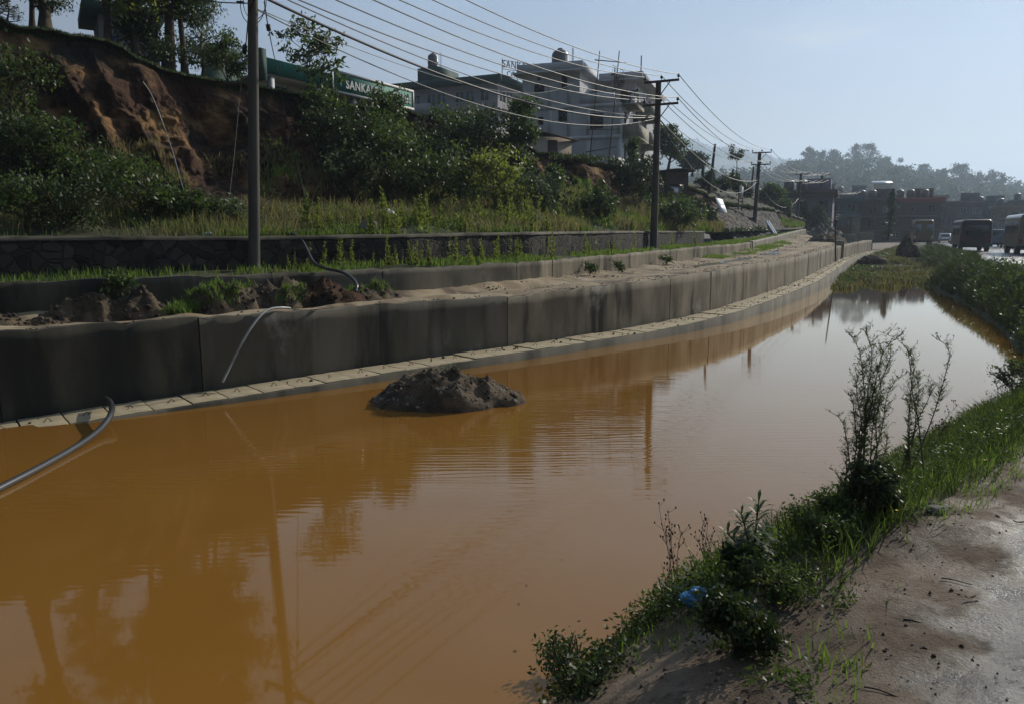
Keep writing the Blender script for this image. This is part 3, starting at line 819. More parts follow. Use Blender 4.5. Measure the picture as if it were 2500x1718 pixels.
ro = np.concatenate([np.linspace(1.62, 2.6, 12), np.linspace(3.0, 15, 22)])
RG = np.zeros((len(S), len(ro), 3))
RG[..., 0] = S[:, None, 0] + SR[:, None, 0] * ro[None]
RG[..., 1] = S[:, None, 1] + SR[:, None, 1] * ro[None]
edge = 0.16 * fbm(np.c_[SS * 0.9, SS * 0, SS * 0], 3)
_ed = edge[:, None] + 0.55 * np.clip((S[:, 1] - 10) / 5, 0, 1)[:, None]
_ed = _ed * np.linspace(1, 0, 12)[None]
RG[:, :12, 0] += SR[:, None, 0] * _ed; RG[:, :12, 1] += SR[:, None, 1] * _ed
RG[..., 2] = 0.855 + 0.05 * np.clip((ro - 2.6) / 4, 0, 1)[None] - 0.10 * np.clip((2.5 - ro) / 0.9, 0, 1)[None] ** 1.2
RG[..., 2] += 0.018 * fbm(RG * np.array([2.2, 2.2, 0]), 5) * np.clip((3.6 - ro) / 1.5, 0, 1)[None]
tag(set_wet(MB().grid(RG).build('road', MAT['road'], smooth_=True), np.clip((ro - 1.5) / 0.65, 0, 1)[None] + np.clip((S[:, 1:2] - 10) / 5, 0, 1)), kind='structure')
ro2 = np.array([14.9, 20, 45, 160])
R2 = np.stack([np.c_[S[:, :2] + SR * d_, np.full(len(S), z_)] for d_, z_ in zip(ro2, (0.86, 0.95, 1.0, 1.0))], 1)
tag(MB().grid(R2).build('roadside_ground', MAT['mud'], smooth_=True), kind='structure')

# marsh at the far end of the water and the ground of the town
mg, ng = 120, 60
yy = np.linspace(33, 100, mg)
xl = np.interp(yy, W[:, 1], W[:, 0]); xr = np.interp(yy, S[:, 1], S[:, 0]) + 0.3
dirn = (W[-1] - W[-40]); dirn /= np.linalg.norm(dirn)
_wl = W[-1][1]
xl = np.where(yy > _wl, W[-1][0] + (yy - _wl) * dirn[0] / max(dirn[1], 0.2), xl)
tt = np.linspace(0, 1, ng)
MG = np.zeros((mg, ng, 3))
MG[..., 0] = xl[:, None] * (1 - tt)[None] + xr[:, None] * tt[None]
MG[..., 1] = yy[:, None]
ramp = np.interp(yy, [33, 36, 40, 46, 52, 60, 80, 100], [-0.35, -0.12, -0.03, 0.02, 0.10, 0.22, 0.55, 0.85])
mz = ramp[:, None] + 0.12 * fbm(MG * np.array([0.9, 0.55, 0]), 4) + 0.12 * np.exp(-((tt - 0.16) / 0.14) ** 2)[None] + 0.25 * np.exp(-((tt - 1.0) / 0.12) ** 2)[None]
MG[..., 2] = mz
tag(MB().grid(MG).build('marsh_ground', MAT['grass_ground'], smooth_=True), kind='structure')
tg = np.zeros((40, 20, 3))
ty, ux = np.linspace(74, 420, 40), np.linspace(0.22, 1.1, 20)
tg[..., 1] = ty[:, None]; tg[..., 0] = ty[:, None] * ux[None]
tg[..., 2] = np.interp(ty, [74, 85, 120, 420], [-0.3, 0.7, 0.8, 3.0])[:, None] + 0 * ux[None]
MAT['town_ground'] = M('dusty_town_ground', (0.16, 0.13, 0.10), (0.10, 0.085, 0.065), 0.3, 0.9)
tag(MB().grid(tg, flip=True).build('town_ground', MAT['town_ground']), kind='structure')
# ================================================================== buildings
def wall_holes(mb, o, ux, w, h, holes, depth=0.14, uz=(0, 0, 1), inward=None, m=0):
    """wall rectangle (origin o, along ux by w, up by h) with recessed rectangular openings (x0, x1, z0, z1)"""
    o, ux, uz = np.asarray(o, float), np.asarray(ux, float), np.asarray(uz, float)
    inw = np.cross(uz, ux) if inward is None else np.asarray(inward, float)
    xs = sorted({0, w} | {v for q in holes for v in q[:2]}); zs = sorted({0, h} | {v for q in holes for v in q[2:]})
    pt = lambda x, z, d=0: o + ux * x + uz * z + inw * d
    for i in range(len(xs) - 1):
        for j in range(len(zs) - 1):
            mx, mz = (xs[i] + xs[i + 1]) / 2, (zs[j] + zs[j + 1]) / 2
            if any(q[0] < mx < q[1] and q[2] < mz < q[3] for q in holes): continue
            mb.add([pt(xs[i], zs[j]), pt(xs[i + 1], zs[j]), pt(xs[i + 1], zs[j + 1]), pt(xs[i], zs[j + 1])], [(0, 1, 2, 3)], m)
    for a, b, c, d in holes:
        for p, q in (((a, c), (b, c)), ((b, c), (b, d)), ((b, d), (a, d)), ((a, d), (a, c))):
            mb.add([pt(*p), pt(*q), pt(*q, depth), pt(*p, depth)], [(0, 1, 2, 3)], m)

def window(parent, o, ux, hole, depth=0.12, nx=2, nz=2, frame='wood_dark', fw=0.06, uz=(0, 0, 1), pane='glass', name='window'):
    o, ux, uz = np.asarray(o, float), np.asarray(ux, float), np.asarray(uz, float)
    inw = np.cross(uz, ux)
    a, b, c, d = hole
    Mx = np.eye(4); Mx[:3, 0] = ux; Mx[:3, 1] = inw; Mx[:3, 2] = uz; Mx[:3, 3] = o
    f = MB(); y0, y1 = depth - 0.055, depth - 0.005
    for x in np.linspace(a + fw / 2, b - fw / 2, nx + 1): f.box(x - fw / 2, x + fw / 2, y0, y1, c, d, M=Mx)
    for z in np.linspace(c + fw / 2, d - fw / 2, nz + 1):
        xs = np.linspace(a + fw / 2, b - fw / 2, nx + 1)
        for x0, x1 in zip(xs[:-1], xs[1:]): f.box(x0 + fw / 2, x1 - fw / 2, y0 + 0.004, y1 - 0.004, z - fw / 2, z + fw / 2, M=Mx)
    w = f.build(name, MAT[frame], parent)
    p = MB().box(a, b, depth - 0.012 + 0.02, depth + 0.03, c, d, M=Mx).build('pane', MAT[pane], w)
    return w

# ---- unfinished grey-white house on the bank
c0 = at(1515, 410, 62)
yaw = math.atan2(0.94, 0.34)
wh = empty('concrete_house', c0, yaw)
tag(wh, 'unfinished grey white three storey concrete house with bare balconies above the earth bank', 'house')
h1, h2, h3, hp = 2.45, 4.90, 7.55, 8.33
Wd, Dp, ys = 8.3, 15.5, 3.45            # left facade width, depth along the road, split of the top storey
wall_mb = MB()
# local +y runs along the left facade (away from the corner), +x runs along the road facade
fx = dict(o=(0, Wd, 0), ux=(0, -1, 0))
def L_hole(px, row, w, h, zfix=0):      # photo position -> hole on the left facade
    y = (1515 - px) / (1515 - 1275) * Wd
    z = at(px, row, 62 + 0.34 * y)[2] - c0[2] + zfix
    xx = Wd - y
    return (xx - w / 2, xx + w / 2, z - h / 2, z + h / 2)
hl = [L_hole(1383, 201, 0.82, 1.05), L_hole(1317, 216, 0.90, 0.62), L_hole(1376, 282, 0.82, 0.98), L_hole(1321, 296, 0.46, 0.64),
      L_hole(1456, 296, 1.12, 1.2), L_hole(1375, 361, 0.82, 0.98)]
upper = [q for q in hl if q[2] > h2]; mid = [q for q in hl if h1 < q[2] < h2]; lowr = [q for q in hl if q[2] < h1]
sh = lambda qs, dz, dx=0: [(a - dx, b - dx, c - dz, d - dz) for a, b, c, d in qs]
wall_holes(wall_mb, (0, Wd, -1.5), (0, -1, 0), Wd, h1 + 1.5, sh(lowr, -1.5), inward=(1, 0, 0))
wall_holes(wall_mb, (0, Wd, h1), (0, -1, 0), Wd, h2 - h1, sh(mid, h1), inward=(1, 0, 0))
wall_holes(wall_mb, (0, Wd, h2), (0, -1, 0), Wd - ys, h3 - h2, sh(upper, h2), inward=(1, 0, 0))
# road facade, ground and first floor
rd1 = [(1.2, 2.1, 1.5, 3.55), (4.4, 6.0, 2.3, 3.5), (9.0, 10.2, 2.3, 3.5)]
rd2 = [(1.0, 1.9, 0.05, 2.05), (4.6, 7.2, 0.2, 2.2), (10.0, 11.2, 0.8, 2.0)]
wall_holes(wall_mb, (0, 0, -1.5), (1, 0, 0), Dp, h1 + 1.5, rd1, inward=(0, 1, 0))
wall_holes(wall_mb, (0, 0, h1), (1, 0, 0), Dp, h2 - h1, rd2, inward=(0, 1, 0))
# backs
wall_mb.add([(Dp, 0, -1.5), (Dp, Wd, -1.5), (Dp, Wd, h3), (Dp, 0, h3)], [(0, 1, 2, 3)])
wall_mb.add([(Dp, Wd, -1.5), (0, Wd, -1.5), (0, Wd, h3), (Dp, Wd, h3)], [(0, 1, 2, 3)])
# top storey: block A along the back, block B at the far end; between them an open terrace
xb = 5.2
wall_mb.add([(xb, ys, h2), (0, ys, h2), (0, ys, h3), (xb, ys, h3)], [(0, 1, 2, 3)])
wall_holes(wall_mb, (xb, ys, h2), (0, -1, 0), ys, h3 - h2, [(2.2, 2.9, 0.02, 2.0)], inward=(1, 0, 0))
wall_holes(wall_mb, (xb, 0, h2), (1, 0, 0), Dp - xb, h3 - h2, [(1.0, 1.8, 0.02, 2.0), (4.0, 5.2, 0.8, 2.0)], inward=(0, 1, 0))
wall_mb.build('wall', MAT['white_wall'], wh)
# pilasters and floor bands standing proud of the facade
tr = MB()
for y0 in (0.0, 2.55, 4.15, 5.75, 7.95):
    tr.box(-0.03, -0.002, y0, y0 + 0.32, -1.5, h1 - 0.16)
    tr.box(-0.03, -0.002, y0, y0 + 0.32, h1 + 0.13, h2 - 0.16)
    if y0 >= ys: tr.box(-0.03, -0.002, y0, y0 + 0.32, h2 + 0.13, h3 - 0.2)
for z in (h1, h2): tr.box(-0.07, -0.002, 0, Wd, z - 0.15, z + 0.12)
tr.build('pilaster', MAT['white_wall'], wh)
rf = MB()
rf.box(-0.62, Dp + 0.5, ys - 0.55, Wd + 0.65, h3, h3 + 0.16)
rf.box(xb - 0.65, Dp + 0.5, -1.0, ys - 0.56, h3 + 0.003, h3 + 0.163)
rf.box(0.002, xb - 0.002, 0.002, ys - 0.002, h2 - 0.12, h2 + 0.02)
rf.build('roof_slab', MAT['white_wall'], wh)
pp_ = MB()
t = 0.14
pp_.box(-0.42, -0.28, ys - 0.35, Wd + 0.35, h3 + 0.162, hp); pp_.box(-0.278, xb - 0.9, ys - 0.35, ys - 0.35 + t, h3 + 0.162, hp - 0.05)
pp_.box(xb - 0.55, xb + 2.2, ys + 0.02, ys + 0.02 + t, h3 + 0.162, hp - 0.2)
pp_.box(Dp - 0.1, Dp + t, -0.6, Wd + 0.1, h3 + 0.165, hp); pp_.box(t, Dp - 0.12, Wd, Wd + t, h3 + 0.162, hp)
pp_.box(xb - 0.02, xb + t, -0.6, ys - 0.3, h3 + 0.166, hp); pp_.box(xb + t + 0.002, Dp - 0.12, -0.6, -0.6 + t, h3 + 0.166, hp)
pp_.build('roof_parapet', MAT['white_wall'], wh)
# terrace parapet and cantilevered balconies
tp = MB()
tp.box(-0.02, t, 0.62, ys, h2 + 0.125, h2 + 0.98)
tp.box(t + 0.01, 0.3, 0.60, 0.75, h2 + 0.125, h2 + 0.98)
tp.build('terrace_parapet', MAT['white_wall'], wh)
bl = MB()
bl.box(-0.1, 3.4, -1.15, -0.002, h2 - 0.13, h2 + 0.02)                       # bare slab where the man works
bl.box(-0.1, 3.4, -1.15, -1.06, h2 - 0.24, h2 - 0.13)
bl.build('balcony_slab', MAT['concrete_light'], wh)
def balcony(x0, x1, z, out, name='balcony'):
    b = MB()
    b.box(x0, x1, -out, -0.003, z - 0.14, z)
    b.box(x0, x1, -out, -out + 0.12, z + 0.002, z + 0.95)
    b.box(x0, x0 + 0.12, -out + 0.122, -0.003, z + 0.002, z + 0.95); b.box(x1 - 0.12, x1, -out + 0.122, -0.003, z + 0.002, z + 0.95)
    return b.build(name, MAT['concrete_light'], wh)
balcony(0.4, 5.4, h1 + 0.02, 1.25); balcony(5.8, 11.0, h1 + 0.021, 1.25); balcony(5.6, 11.4, h2 + 0.02, 1.25)
br = MB()
for x in (0.5, 3.0, 5.6, 8.4): br.box(x, x + 0.22, -0.5, -0.002, h1 - 0.42, h1 - 0.13)
br.build('beam_end', MAT['white_wall'], wh)
for q in hl: window(wh, (0, Wd, 0), (0, -1, 0), q, nx=3 if q[1] - q[0] > 1 else 2, nz=2, name='window')
for q in [(4.4, 6.0, 0.8, 2.0), (9.0, 10.2, 0.8, 2.0), (4.6, 7.2, h1 + 0.2, h1 + 2.2), (10.0, 11.2, h1 + 0.8, h1 + 2.0), (xb + 4.0, xb + 5.2, h2 + 0.8, h2 + 2.0)]:
    window(wh, (0, 0, 0), (1, 0, 0), q, nx=3, nz=2)
for q in [(1.2, 2.1, 0.0, 2.05), (1.0, 1.9, h1 + 0.05, h1 + 2.05), (xb + 1.0, xb + 1.8, h2 + 0.02, h2 + 2.0)]:
    window(wh, (0, 0, 0), (1, 0, 0), q, nx=1, nz=1, pane='wood_dark', name='door')
window(wh, (xb, ys, h2), (0, -1, 0), (2.2, 2.9, 0.02, 2.0), nx=1, nz=1, pane='wood_dark', name='door')
vent = MB().tube([(-0.004, Wd - hl[1][0] - 0.42, hl[1][3] + 0.42), (0.02, Wd - hl[1][0] - 0.42, hl[1][3] + 0.42)], 0.16, 16).build('vent', MAT['glass'], wh)
vent.location = (-0.02, 0, 0)
# spiral stair up from the terrace to the roof
st = MB()
sx_, sy_ = 4.2, 1.55
st.tube([(sx_, sy_, h2 + 0.05), (sx_, sy_, h3 + 1.0)], 0.05, 8)
pr = []
for k in range(17):
    a = k * 0.42; z = h2 + 0.2 + k * 0.185
    d = np.array([math.cos(a), math.sin(a), 0]); n_ = np.array([-d[1], d[0], 0])
    P_ = np.array([sx_, sy_, z])
    V = [P_ + d * r_ + n_ * s_ * (0.06 + 0.2 * r_) + np.array([0, 0, zz_]) for zz_ in (0, 0.04) for s_ in (-1, 1) for r_ in (0.05, 0.8)]
    st.hexa(np.array(V)); pr.append(P_ + d * 0.8 + np.array([0, 0, 0.85]))
    st.tube([P_ + d * 0.78, P_ + d * 0.78 + np.array([0, 0, 0.85])], 0.012, 4)
st.tube(pr, 0.02, 5)
st.build('spiral_stair', MAT['rust'], wh)
def on_house(x, y, z): 
    c, s = math.cos(yaw), math.sin(yaw)
    return np.array([c0[0] + c * x - s * y, c0[1] + s * x + c * y, c0[2] + z])
# water tank standing on the roof
tk = empty('water_tank', on_house(2.2, 5.75, h3 + 0.16))
tag(tk, 'round topped water tank standing on the roof of the grey white house', 'water tank')
prof_t = [(0.0, 0.62), (0.05, 0.70), (0.5, 0.70), (0.52, 0.73), (0.56, 0.70), (1.0, 0.70), (1.02, 0.73), (1.06, 0.70), (1.75, 0.69), (1.95, 0.60), (2.1, 0.40), (2.18, 0.2)]
MAT['tank'] = M('dark_tank_plastic', (0.085, 0.075, 0.075), (0.13, 0.12, 0.12), 3, 0.45, spec=0.5)
MAT['steel'] = M('dull_steel', (0.42, 0.42, 0.42), (0.30, 0.30, 0.31), 4, 0.35, metal=0.8)
MB().tube([(0, 0, z) for z, r in prof_t], [r for z, r in prof_t], 24).build('tank', MAT['tank'], tk, True)
MB().tube([(0, 0, 2.17), (0, 0, 2.26)], 0.2, 16).build('lid', MAT['tank'], tk)
MB().tube([(1.1, 0.1, 0), (1.1, 0.1, 2.3)], 0.025, 6).build('pipe', MAT['rust'], tk); MB().tube([(1.0, -0.2, 0), (1.0, -0.2, 2.3)], 0.025, 6).build('pipe', MAT['rust'], tk)

# bamboo scaffold against the left facade: each pole a thing
def bamboo(a, b, label, r=0.05):
    a, b = np.asarray(a, float), np.asarray(b, float)
    t_ = np.linspace(0, 1, 7)[:, None]
    P_ = a + (b - a) * t_ + 0.05 * np.sin(t_ * 3.1) * np.array([0.5, 0.3, 0.1])
    P_ = P_ - a
    o_ = MB().tube(P_, r * np.linspace(1.1, 0.75, 7), 6).build('scaffold_pole', MAT['bamboo']); o_.location = a
    tag(o_, label, 'scaffold pole', 'bamboo scaffold at the grey white house')
bamboo(on_house(-0.6, 2.55, -1.2), at(1464, 125, 61.5), 'upright bamboo scaffold pole left of the other, crossing the terrace parapet')
bamboo(on_house(-0.6, 1.0, -1.2), at(1512, 125, 61.5), 'upright bamboo scaffold pole nearer the balconies of the house')
bamboo(at(1452, 147, 61.3), at(1528, 154, 61.3), 'short bamboo pole tied across the tops of the scaffold uprights', 0.04)
bamboo(at(1436, 317, 61.9), at(1512, 316, 61.9), 'bamboo pole tied level below the middle floor windows', 0.04)
bamboo(at(1430, 372, 61.7), at(1505, 359, 61.7), 'tilted bamboo pole tied near the foot of the scaffold', 0.04)
bamboo(at(1440, 226, 61.5), at(1520, 223, 61.5), 'bamboo pole tied along the top of the terrace parapet', 0.035)
rod = MB().tube([(0, 0, 0), (0.01, 0, 1.9)], 0.05, 6).build('roof_rod', MAT['rust']); rod.location = on_house(xb + 0.3, -0.4, h3 + 0.17)
tag(rod, 'short upright rod on the front corner of the grey white roof', 'rod')

# person bending over on the bare balcony slab, with a bucket
def skin_person(name, joints, edges, mat, parent=None):
    me = bpy.data.meshes.new(name)
    me.from_pydata([j[:3] for j in joints], edges, [])
    o_ = bpy.data.objects.new(name, me); COL.objects.link(o_)
    if parent: o_.parent = parent
    md = o_.modifiers.new('skin', 'SKIN')
    for v, j in zip(me.skin_vertices[0].data, joints): v.radius = (j[3], j[3])
    me.skin_vertices[0].data[0].use_root = True
    sb = o_.modifiers.new('sub', 'SUBSURF'); sb.levels = 1; sb.render_levels = 2
    me.materials.append(mat)
    return o_
pn = empty('person', on_house(0.75, -0.45, h2 + 0.022), yaw - 1.2)
tag(pn, 'person in dark clothes bending over on the bare balcony slab', 'person')
MAT['skin'] = M('brown_skin', (0.16, 0.085, 0.055), None, rough=0.6)
MAT['cloth_dark'] = M('dark_clothing', (0.04, 0.038, 0.045), (0.06, 0.055, 0.06), 9, 0.9)
J = [(0, 0, 0.86, .13), (0.16, 0, 1.02, .14), (0.36, 0, 1.10, .15), (0.46, 0, 1.10, .06), (0.58, 0, 1.07, .095), (0.66, 0, 1.02, .06),
     (-0.02, .10, .80, .09), (0.02, .11, .45, .065), (-0.06, .12, .08, .045), (0.06, .12, .03, .04),
     (-0.02, -.10, .80, .09), (0.05, -.11, .45, .065), (0.0, -.12, .08, .045), (0.12, -.12, .03, .04),
     (0.38, .18, 1.05, .06), (0.42, .22, .80, .045), (0.52, .16, .58, .035), (0.55, .14, .50, .03),
     (0.38, -.18, 1.05, .06), (0.44, -.2, .80, .045), (0.54, -.12, .60, .035), (0.57, -.10, .52, .03)]
E = [(0, 1), (1, 2), (2, 3), (3, 4), (4, 5), (0, 6), (6, 7), (7, 8), (8, 9), (0, 10), (10, 11), (11, 12), (12, 13), (2, 14), (14, 15), (15, 16), (16, 17), (2, 18), (18, 19), (19, 20), (20, 21)]
skin_person('body', J, E, MAT['cloth_dark'], pn)
hd = MB().tube([(0.55, 0, 1.17), (0.6, 0, 1.18), (0.66, 0, 1.13), (0.69, 0, 1.07)], [0.05, 0.10, 0.10, 0.05], 12).build('hair', MAT['dark'], pn, True)
bk_ = MB().tube([(0, 0, 0), (0, 0, 0.02), (0, 0, 0.28), (0, 0, 0.30)], [0.10, 0.115, 0.15, 0.155], 16, cap=False)
bk_.tube([(0, 0, 0.004), (0, 0, 0.02)], 0.1, 16)
MAT['bucket'] = M('green_plastic', (0.03, 0.16, 0.12), None, rough=0.4)
bq = bk_.build('bucket', MAT['bucket'], None, True); bq.location = on_house(0.12, -0.25, h2 + 0.022)
tag(bq, 'green plastic bucket beside the bending person on the balcony slab', 'bucket')
MB().tube([(0.15 * math.cos(a), 0, 0.29 + 0.16 * math.sin(a)) for a in np.linspace(0, math.pi, 9)], 0.006, 5).build('handle', MAT['rust'], bq)

# small tin roofed lean-to in front of the house
le = empty('lean_to', at(1330, 372, 52), math.atan2(0.3, 1))
tag(le, 'small dark tin roofed lean-to at the foot of the grey white house', 'shed')
MB().box(-1.9, 1.9, 0, 2, -1.2, 1.0).build('wall', MAT['beige_wall'], le)
V = np.array([[-2.1, -.4, 1.55], [2.3, -.4, 0.75], [-2.1, 2.3, 1.55], [2.3, 2.3, 0.75]])
MB().hexa(np.concatenate([V, V + [0, 0, .06]])).build('roof', MAT['wood_dark'], le)
MB().box(0.2, 0.9, -0.02, -0.003, -1.2, 0.8).build('door', MAT['wood_dark'], le)

# ---- long single storey building with green fascia and lettered board
A0 = at(645, 140, 36.0); dv = np.array([0.49, 0.87]); dv /= np.linalg.norm(dv)
Lb = math.hypot(*(at(985, 228, 45.4)[:2] - A0[:2])) + 0.3
gz = 7.4
gb = empty('college_block', (A0[0], A0[1], gz), math.atan2(dv[1], dv[0]))
tag(gb, 'long low beige block with a green fascia on top of the earth bank', 'building')
zt, zb_ = A0[2] - gz, 9.64 - gz
holes = [(0.75, 2.1, 1.25, 2.15), (3.4, 5.0, 1.25, 2.15), (6.3, 7.9, 1.25, 2.15), (9.2, 10.6, 1.25, 2.15)]
b = MB(); wall_holes(b, (0.2, 0.9, -1.2), (1, 0, 0), Lb - 0.2, zb_ + 1.2, [(a_, c_, e_ + 1.2, f_ + 1.2) for a_, c_, e_, f_ in holes], inward=(0, 1, 0))
b.box(0.2, Lb, 1.4, 9, -1.2, zb_ - 0.02)
b.build('wall', MAT['beige_wall'], gb)
for q in holes: window(gb, (0.2, 0.9, 0), (1, 0, 0), q, nx=3, nz=1, frame='letter')
b = MB()
for x in (0.35, 3.3, 6.0, 8.8): b.box(x, x + 0.22, 0.02, 0.24, -1.2, zb_ - 0.02)
b.build('column', MAT['white_wall'], gb)
MB().box(0.0, Lb, 0, 9, zb_, zb_ + 0.10).build('roof_slab', MAT['beige_wall'], gb)
MB().box(0.0, Lb, -0.08, 0.06, zb_ + 0.102, zt).build('fascia', MAT['green_fascia'], gb)
e = MB(); e.box(-0.35, -0.01, -0.15, 0.35, zb_ - 0.25, zt + 0.33); e.box(-2.2, -0.36, 0.9, 1.3, zb_ + 0.75, zb_ + 1.05); e.box(-2.2, -0.36, 1.31, 1.5, -1.2, zb_ + 0.75); e.build('end_wall', MAT['fascia_dull'], gb)
# lettered board standing proud of the fascia
sb_ = empty('sign_board', (A0[0] + dv[0] * 4.2, A0[1] + dv[1] * 4.2, 9.55), math.atan2(dv[1], dv[0]))
tag(sb_, 'green board with raised white lettering and white border on the green fascia', 'sign')
Ls, Hs = Lb - 4.2 - 0.05, 1.04
MB().box(0, Ls, -0.22, -0.085, 0, Hs).build('board', MAT['green_fascia'], sb_)
f = MB(); f.box(-0.05, Ls + 0.05, -0.25, -0.222, Hs - 0.085, Hs + 0.03); f.box(-0.05, Ls + 0.05, -0.25, -0.222, -0.03, 0.085)
f.box(-0.05, 0.05, -0.25, -0.222, 0.087, Hs - 0.087); f.box(Ls - 0.05, Ls + 0.05, -0.25, -0.222, 0.087, Hs - 0.087)
f.build('border', MAT['letter'], sb_)
def text(name, body, parent, loc, size, mat, rot, ext=0.02, sx=1.0, align='LEFT', bold=0.0):
    cu = bpy.data.curves.new(name, 'FONT'); cu.body = body; cu.size = size; cu.extrude = ext; cu.align_x = align
    cu.space_character = 1.12; cu.offset = bold
    cu.materials.append(mat)
    tmp = bpy.data.objects.new(name, cu); COL.objects.link(tmp)
    bpy.context.view_layer.update()
    me = bpy.data.meshes.new_from_object(tmp.evaluated_get(bpy.context.evaluated_depsgraph_get()))
    bpy.data.objects.remove(tmp); bpy.data.curves.remove(cu)
    o_ = link(name, me, parent)
    o_.location = loc; o_.rotation_euler = rot; o_.scale = (sx, 1, 1)
    return o_
text('lettering', 'SANKALPA', sb_, (0.95, -0.235, 0.30), 0.60, MAT['letter'], (math.pi / 2, 0, 0), bold=0.012, sx=0.93)
text('lettering', 'COLLEGE', sb_, (4.45, -0.235, 0.30), 0.60, MAT['letter'], (math.pi / 2, 0, 0), bold=0.012, sx=0.72)

# ---- three storey college building further back
D2 = 85.0
c2 = at(1215, 184, D2); dr = np.array([0.42, 0.907]); yaw2 = math.atan2(dr[1], dr[0])
base2 = 11.5
cb = empty('college_building', (c2[0], c2[1], base2), yaw2)
tag(cb, 'pale three storey building with a dull green roof band behind the lettered board', 'building')
H = c2[2] - base2; st_h = 2.75; zr = H - 0.75
def fl(k): return zr - (k + 1) * st_h
w2 = MB(); Wl, Wr = 13.5, 22.0
wins = []
for k in range(3):
    hs = [(x, x + 1.15, 0.95, 2.15) for x in (0.9, 2.6, 4.6, 5.9, 8.2, 9.5, 11.3)]
    wall_holes(w2, (0, Wl, fl(k)), (0, -1, 0), Wl, st_h, hs, inward=(1, 0, 0))
    wins += [((0, Wl, fl(k)), (0, -1, 0), q) for q in hs]
    hs = [(x, x + 1.5, 0.85, 2.2) for x in (0.5, 2.3, 4.1, 6.5, 8.3, 10.5, 12.5, 15, 17, 19)]
    wall_holes(w2, (0, 0, fl(k)), (1, 0, 0), Wr, st_h, hs, inward=(0, 1, 0))
    wins += [((0, 0, fl(k)), (1, 0, 0), q) for q in hs]
w2.box(0.3, Wr, 0.3, Wl, fl(2), zr - 0.01)
MAT['lilac_wall'] = M('pale_lilac_plaster', (0.40, 0.36, 0.37), (0.33, 0.30, 0.31), 0.5, 0.9)
w2.build('wall', MAT['lilac_wall'], cb)
MAT['curtain'] = M('pale_window_glass', (0.16, 0.18, 0.20), None, rough=0.15, spec=0.5)
for o_, u_, q in wins: window(cb, o_, u_, q, nx=2, nz=1, frame='letter', pane='curtain', fw=0.07)
b = MB()
for k in range(3):
    b.box(-0.55, -0.02, -0.5, Wl, fl(k) - 0.16, fl(k) + 0.06); b.box(-0.02, Wr, -0.55, -0.02, fl(k) - 0.16, fl(k) + 0.06)
b.build('floor_band', MAT['beige_wall'], cb)
b = MB(); b.box(-0.7, -0.5, -0.7, Wl + 0.5, zr, H); b.box(-0.5, Wr, -0.7, -0.5, zr, H); b.box(-0.5, Wr, -0.5, Wl, zr + 0.002, zr + 0.2)
b.build('roof_band', MAT['fascia_dull'], cb)
b = MB(); b.box(-1.2, -0.56, Wl - 5.6, Wl - 2.4, fl(0) - 0.2, fl(0) + 1.0); b.build('balcony', MAT['lilac_wall'], cb)
b = MB(); b.box(0.6, 5, 7.5, 10.4, zr + 0.2, zr + 2.4); b.build('stair_head', MAT['fascia_dull'], cb)
tk2 = copy_tree(tk); tk2.location = cb.matrix_basis @ Vector((2.2, 9.3, zr + 2.4)); tk2.scale = (0.85,) * 3
tag(tk2, 'dark water tank on the roof of the pale three storey building', 'water tank')
# letters on a roof frame
rs = empty('roof_sign', (*at(1226, 192, D2 + 1)[:2], c2[2] + 0.0), yaw2 - 0.55)
tag(rs, 'ochre lettering on an open steel frame on the roof edge of the pale building', 'sign')
f = MB()
for x in (0, 2.0, 4.2): f.tube([(x, 0, -0.8), (x, 0, 1.9)], 0.04, 6)
for z in (0.1, 0.85, 1.75): f.tube([(0, 0.01, z), (5.2, 0.01, z)], 0.03, 6)
f.build('frame', MAT['rust'], rs)
text('lettering', 'SANKALPA', rs, (0.0, -0.05, 1.0), 1.15, MAT['letter_gold'], (math.pi / 2, 0, 0), ext=0.03, sx=0.78)
text('lettering', 'COLLEGE', rs, (0.55, -0.05, 0.05), 0.95, MAT['letter_gold'], (math.pi / 2, 0, 0), ext=0.03, sx=0.78)

# ---- small flat roofed house among the trees at the far left
sh_ = empty('small_house', at(246, 128, 34), 0.55)
tag(sh_, 'small flat roofed house with a blue framed window among the trees on the bank', 'house')
b = MB(); wall_holes(b, (0, 0, -1), (1, 0, 0), 2.3, 2.55, [(0.3, 0.75, 1.05, 1.75)], inward=(0, 1, 0)); b.box(0.0, 2.3, 0.2, 3.0, -1, 1.54)
MAT['dull_wall'] = M('dull_grey_plaster', (0.22, 0.21, 0.20), (0.16, 0.15, 0.15), 0.8, 0.9)
b.build('wall', MAT['dull_wall'], sh_)
b = MB(); b.box(-0.6, 2.6, -0.6, 3.2, 1.55, 1.95); b.build('roof', MAT['fascia_dull'], sh_)
MAT['blue_frame'] = M('blue_window_frame', (0.03, 0.08, 0.22), None, rough=0.6)
window(sh_, (0, 0, -1), (1, 0, 0), (0.3, 0.75, 1.05, 1.75), nx=2, nz=1, frame='blue_frame', pane='curtain', fw=0.05)

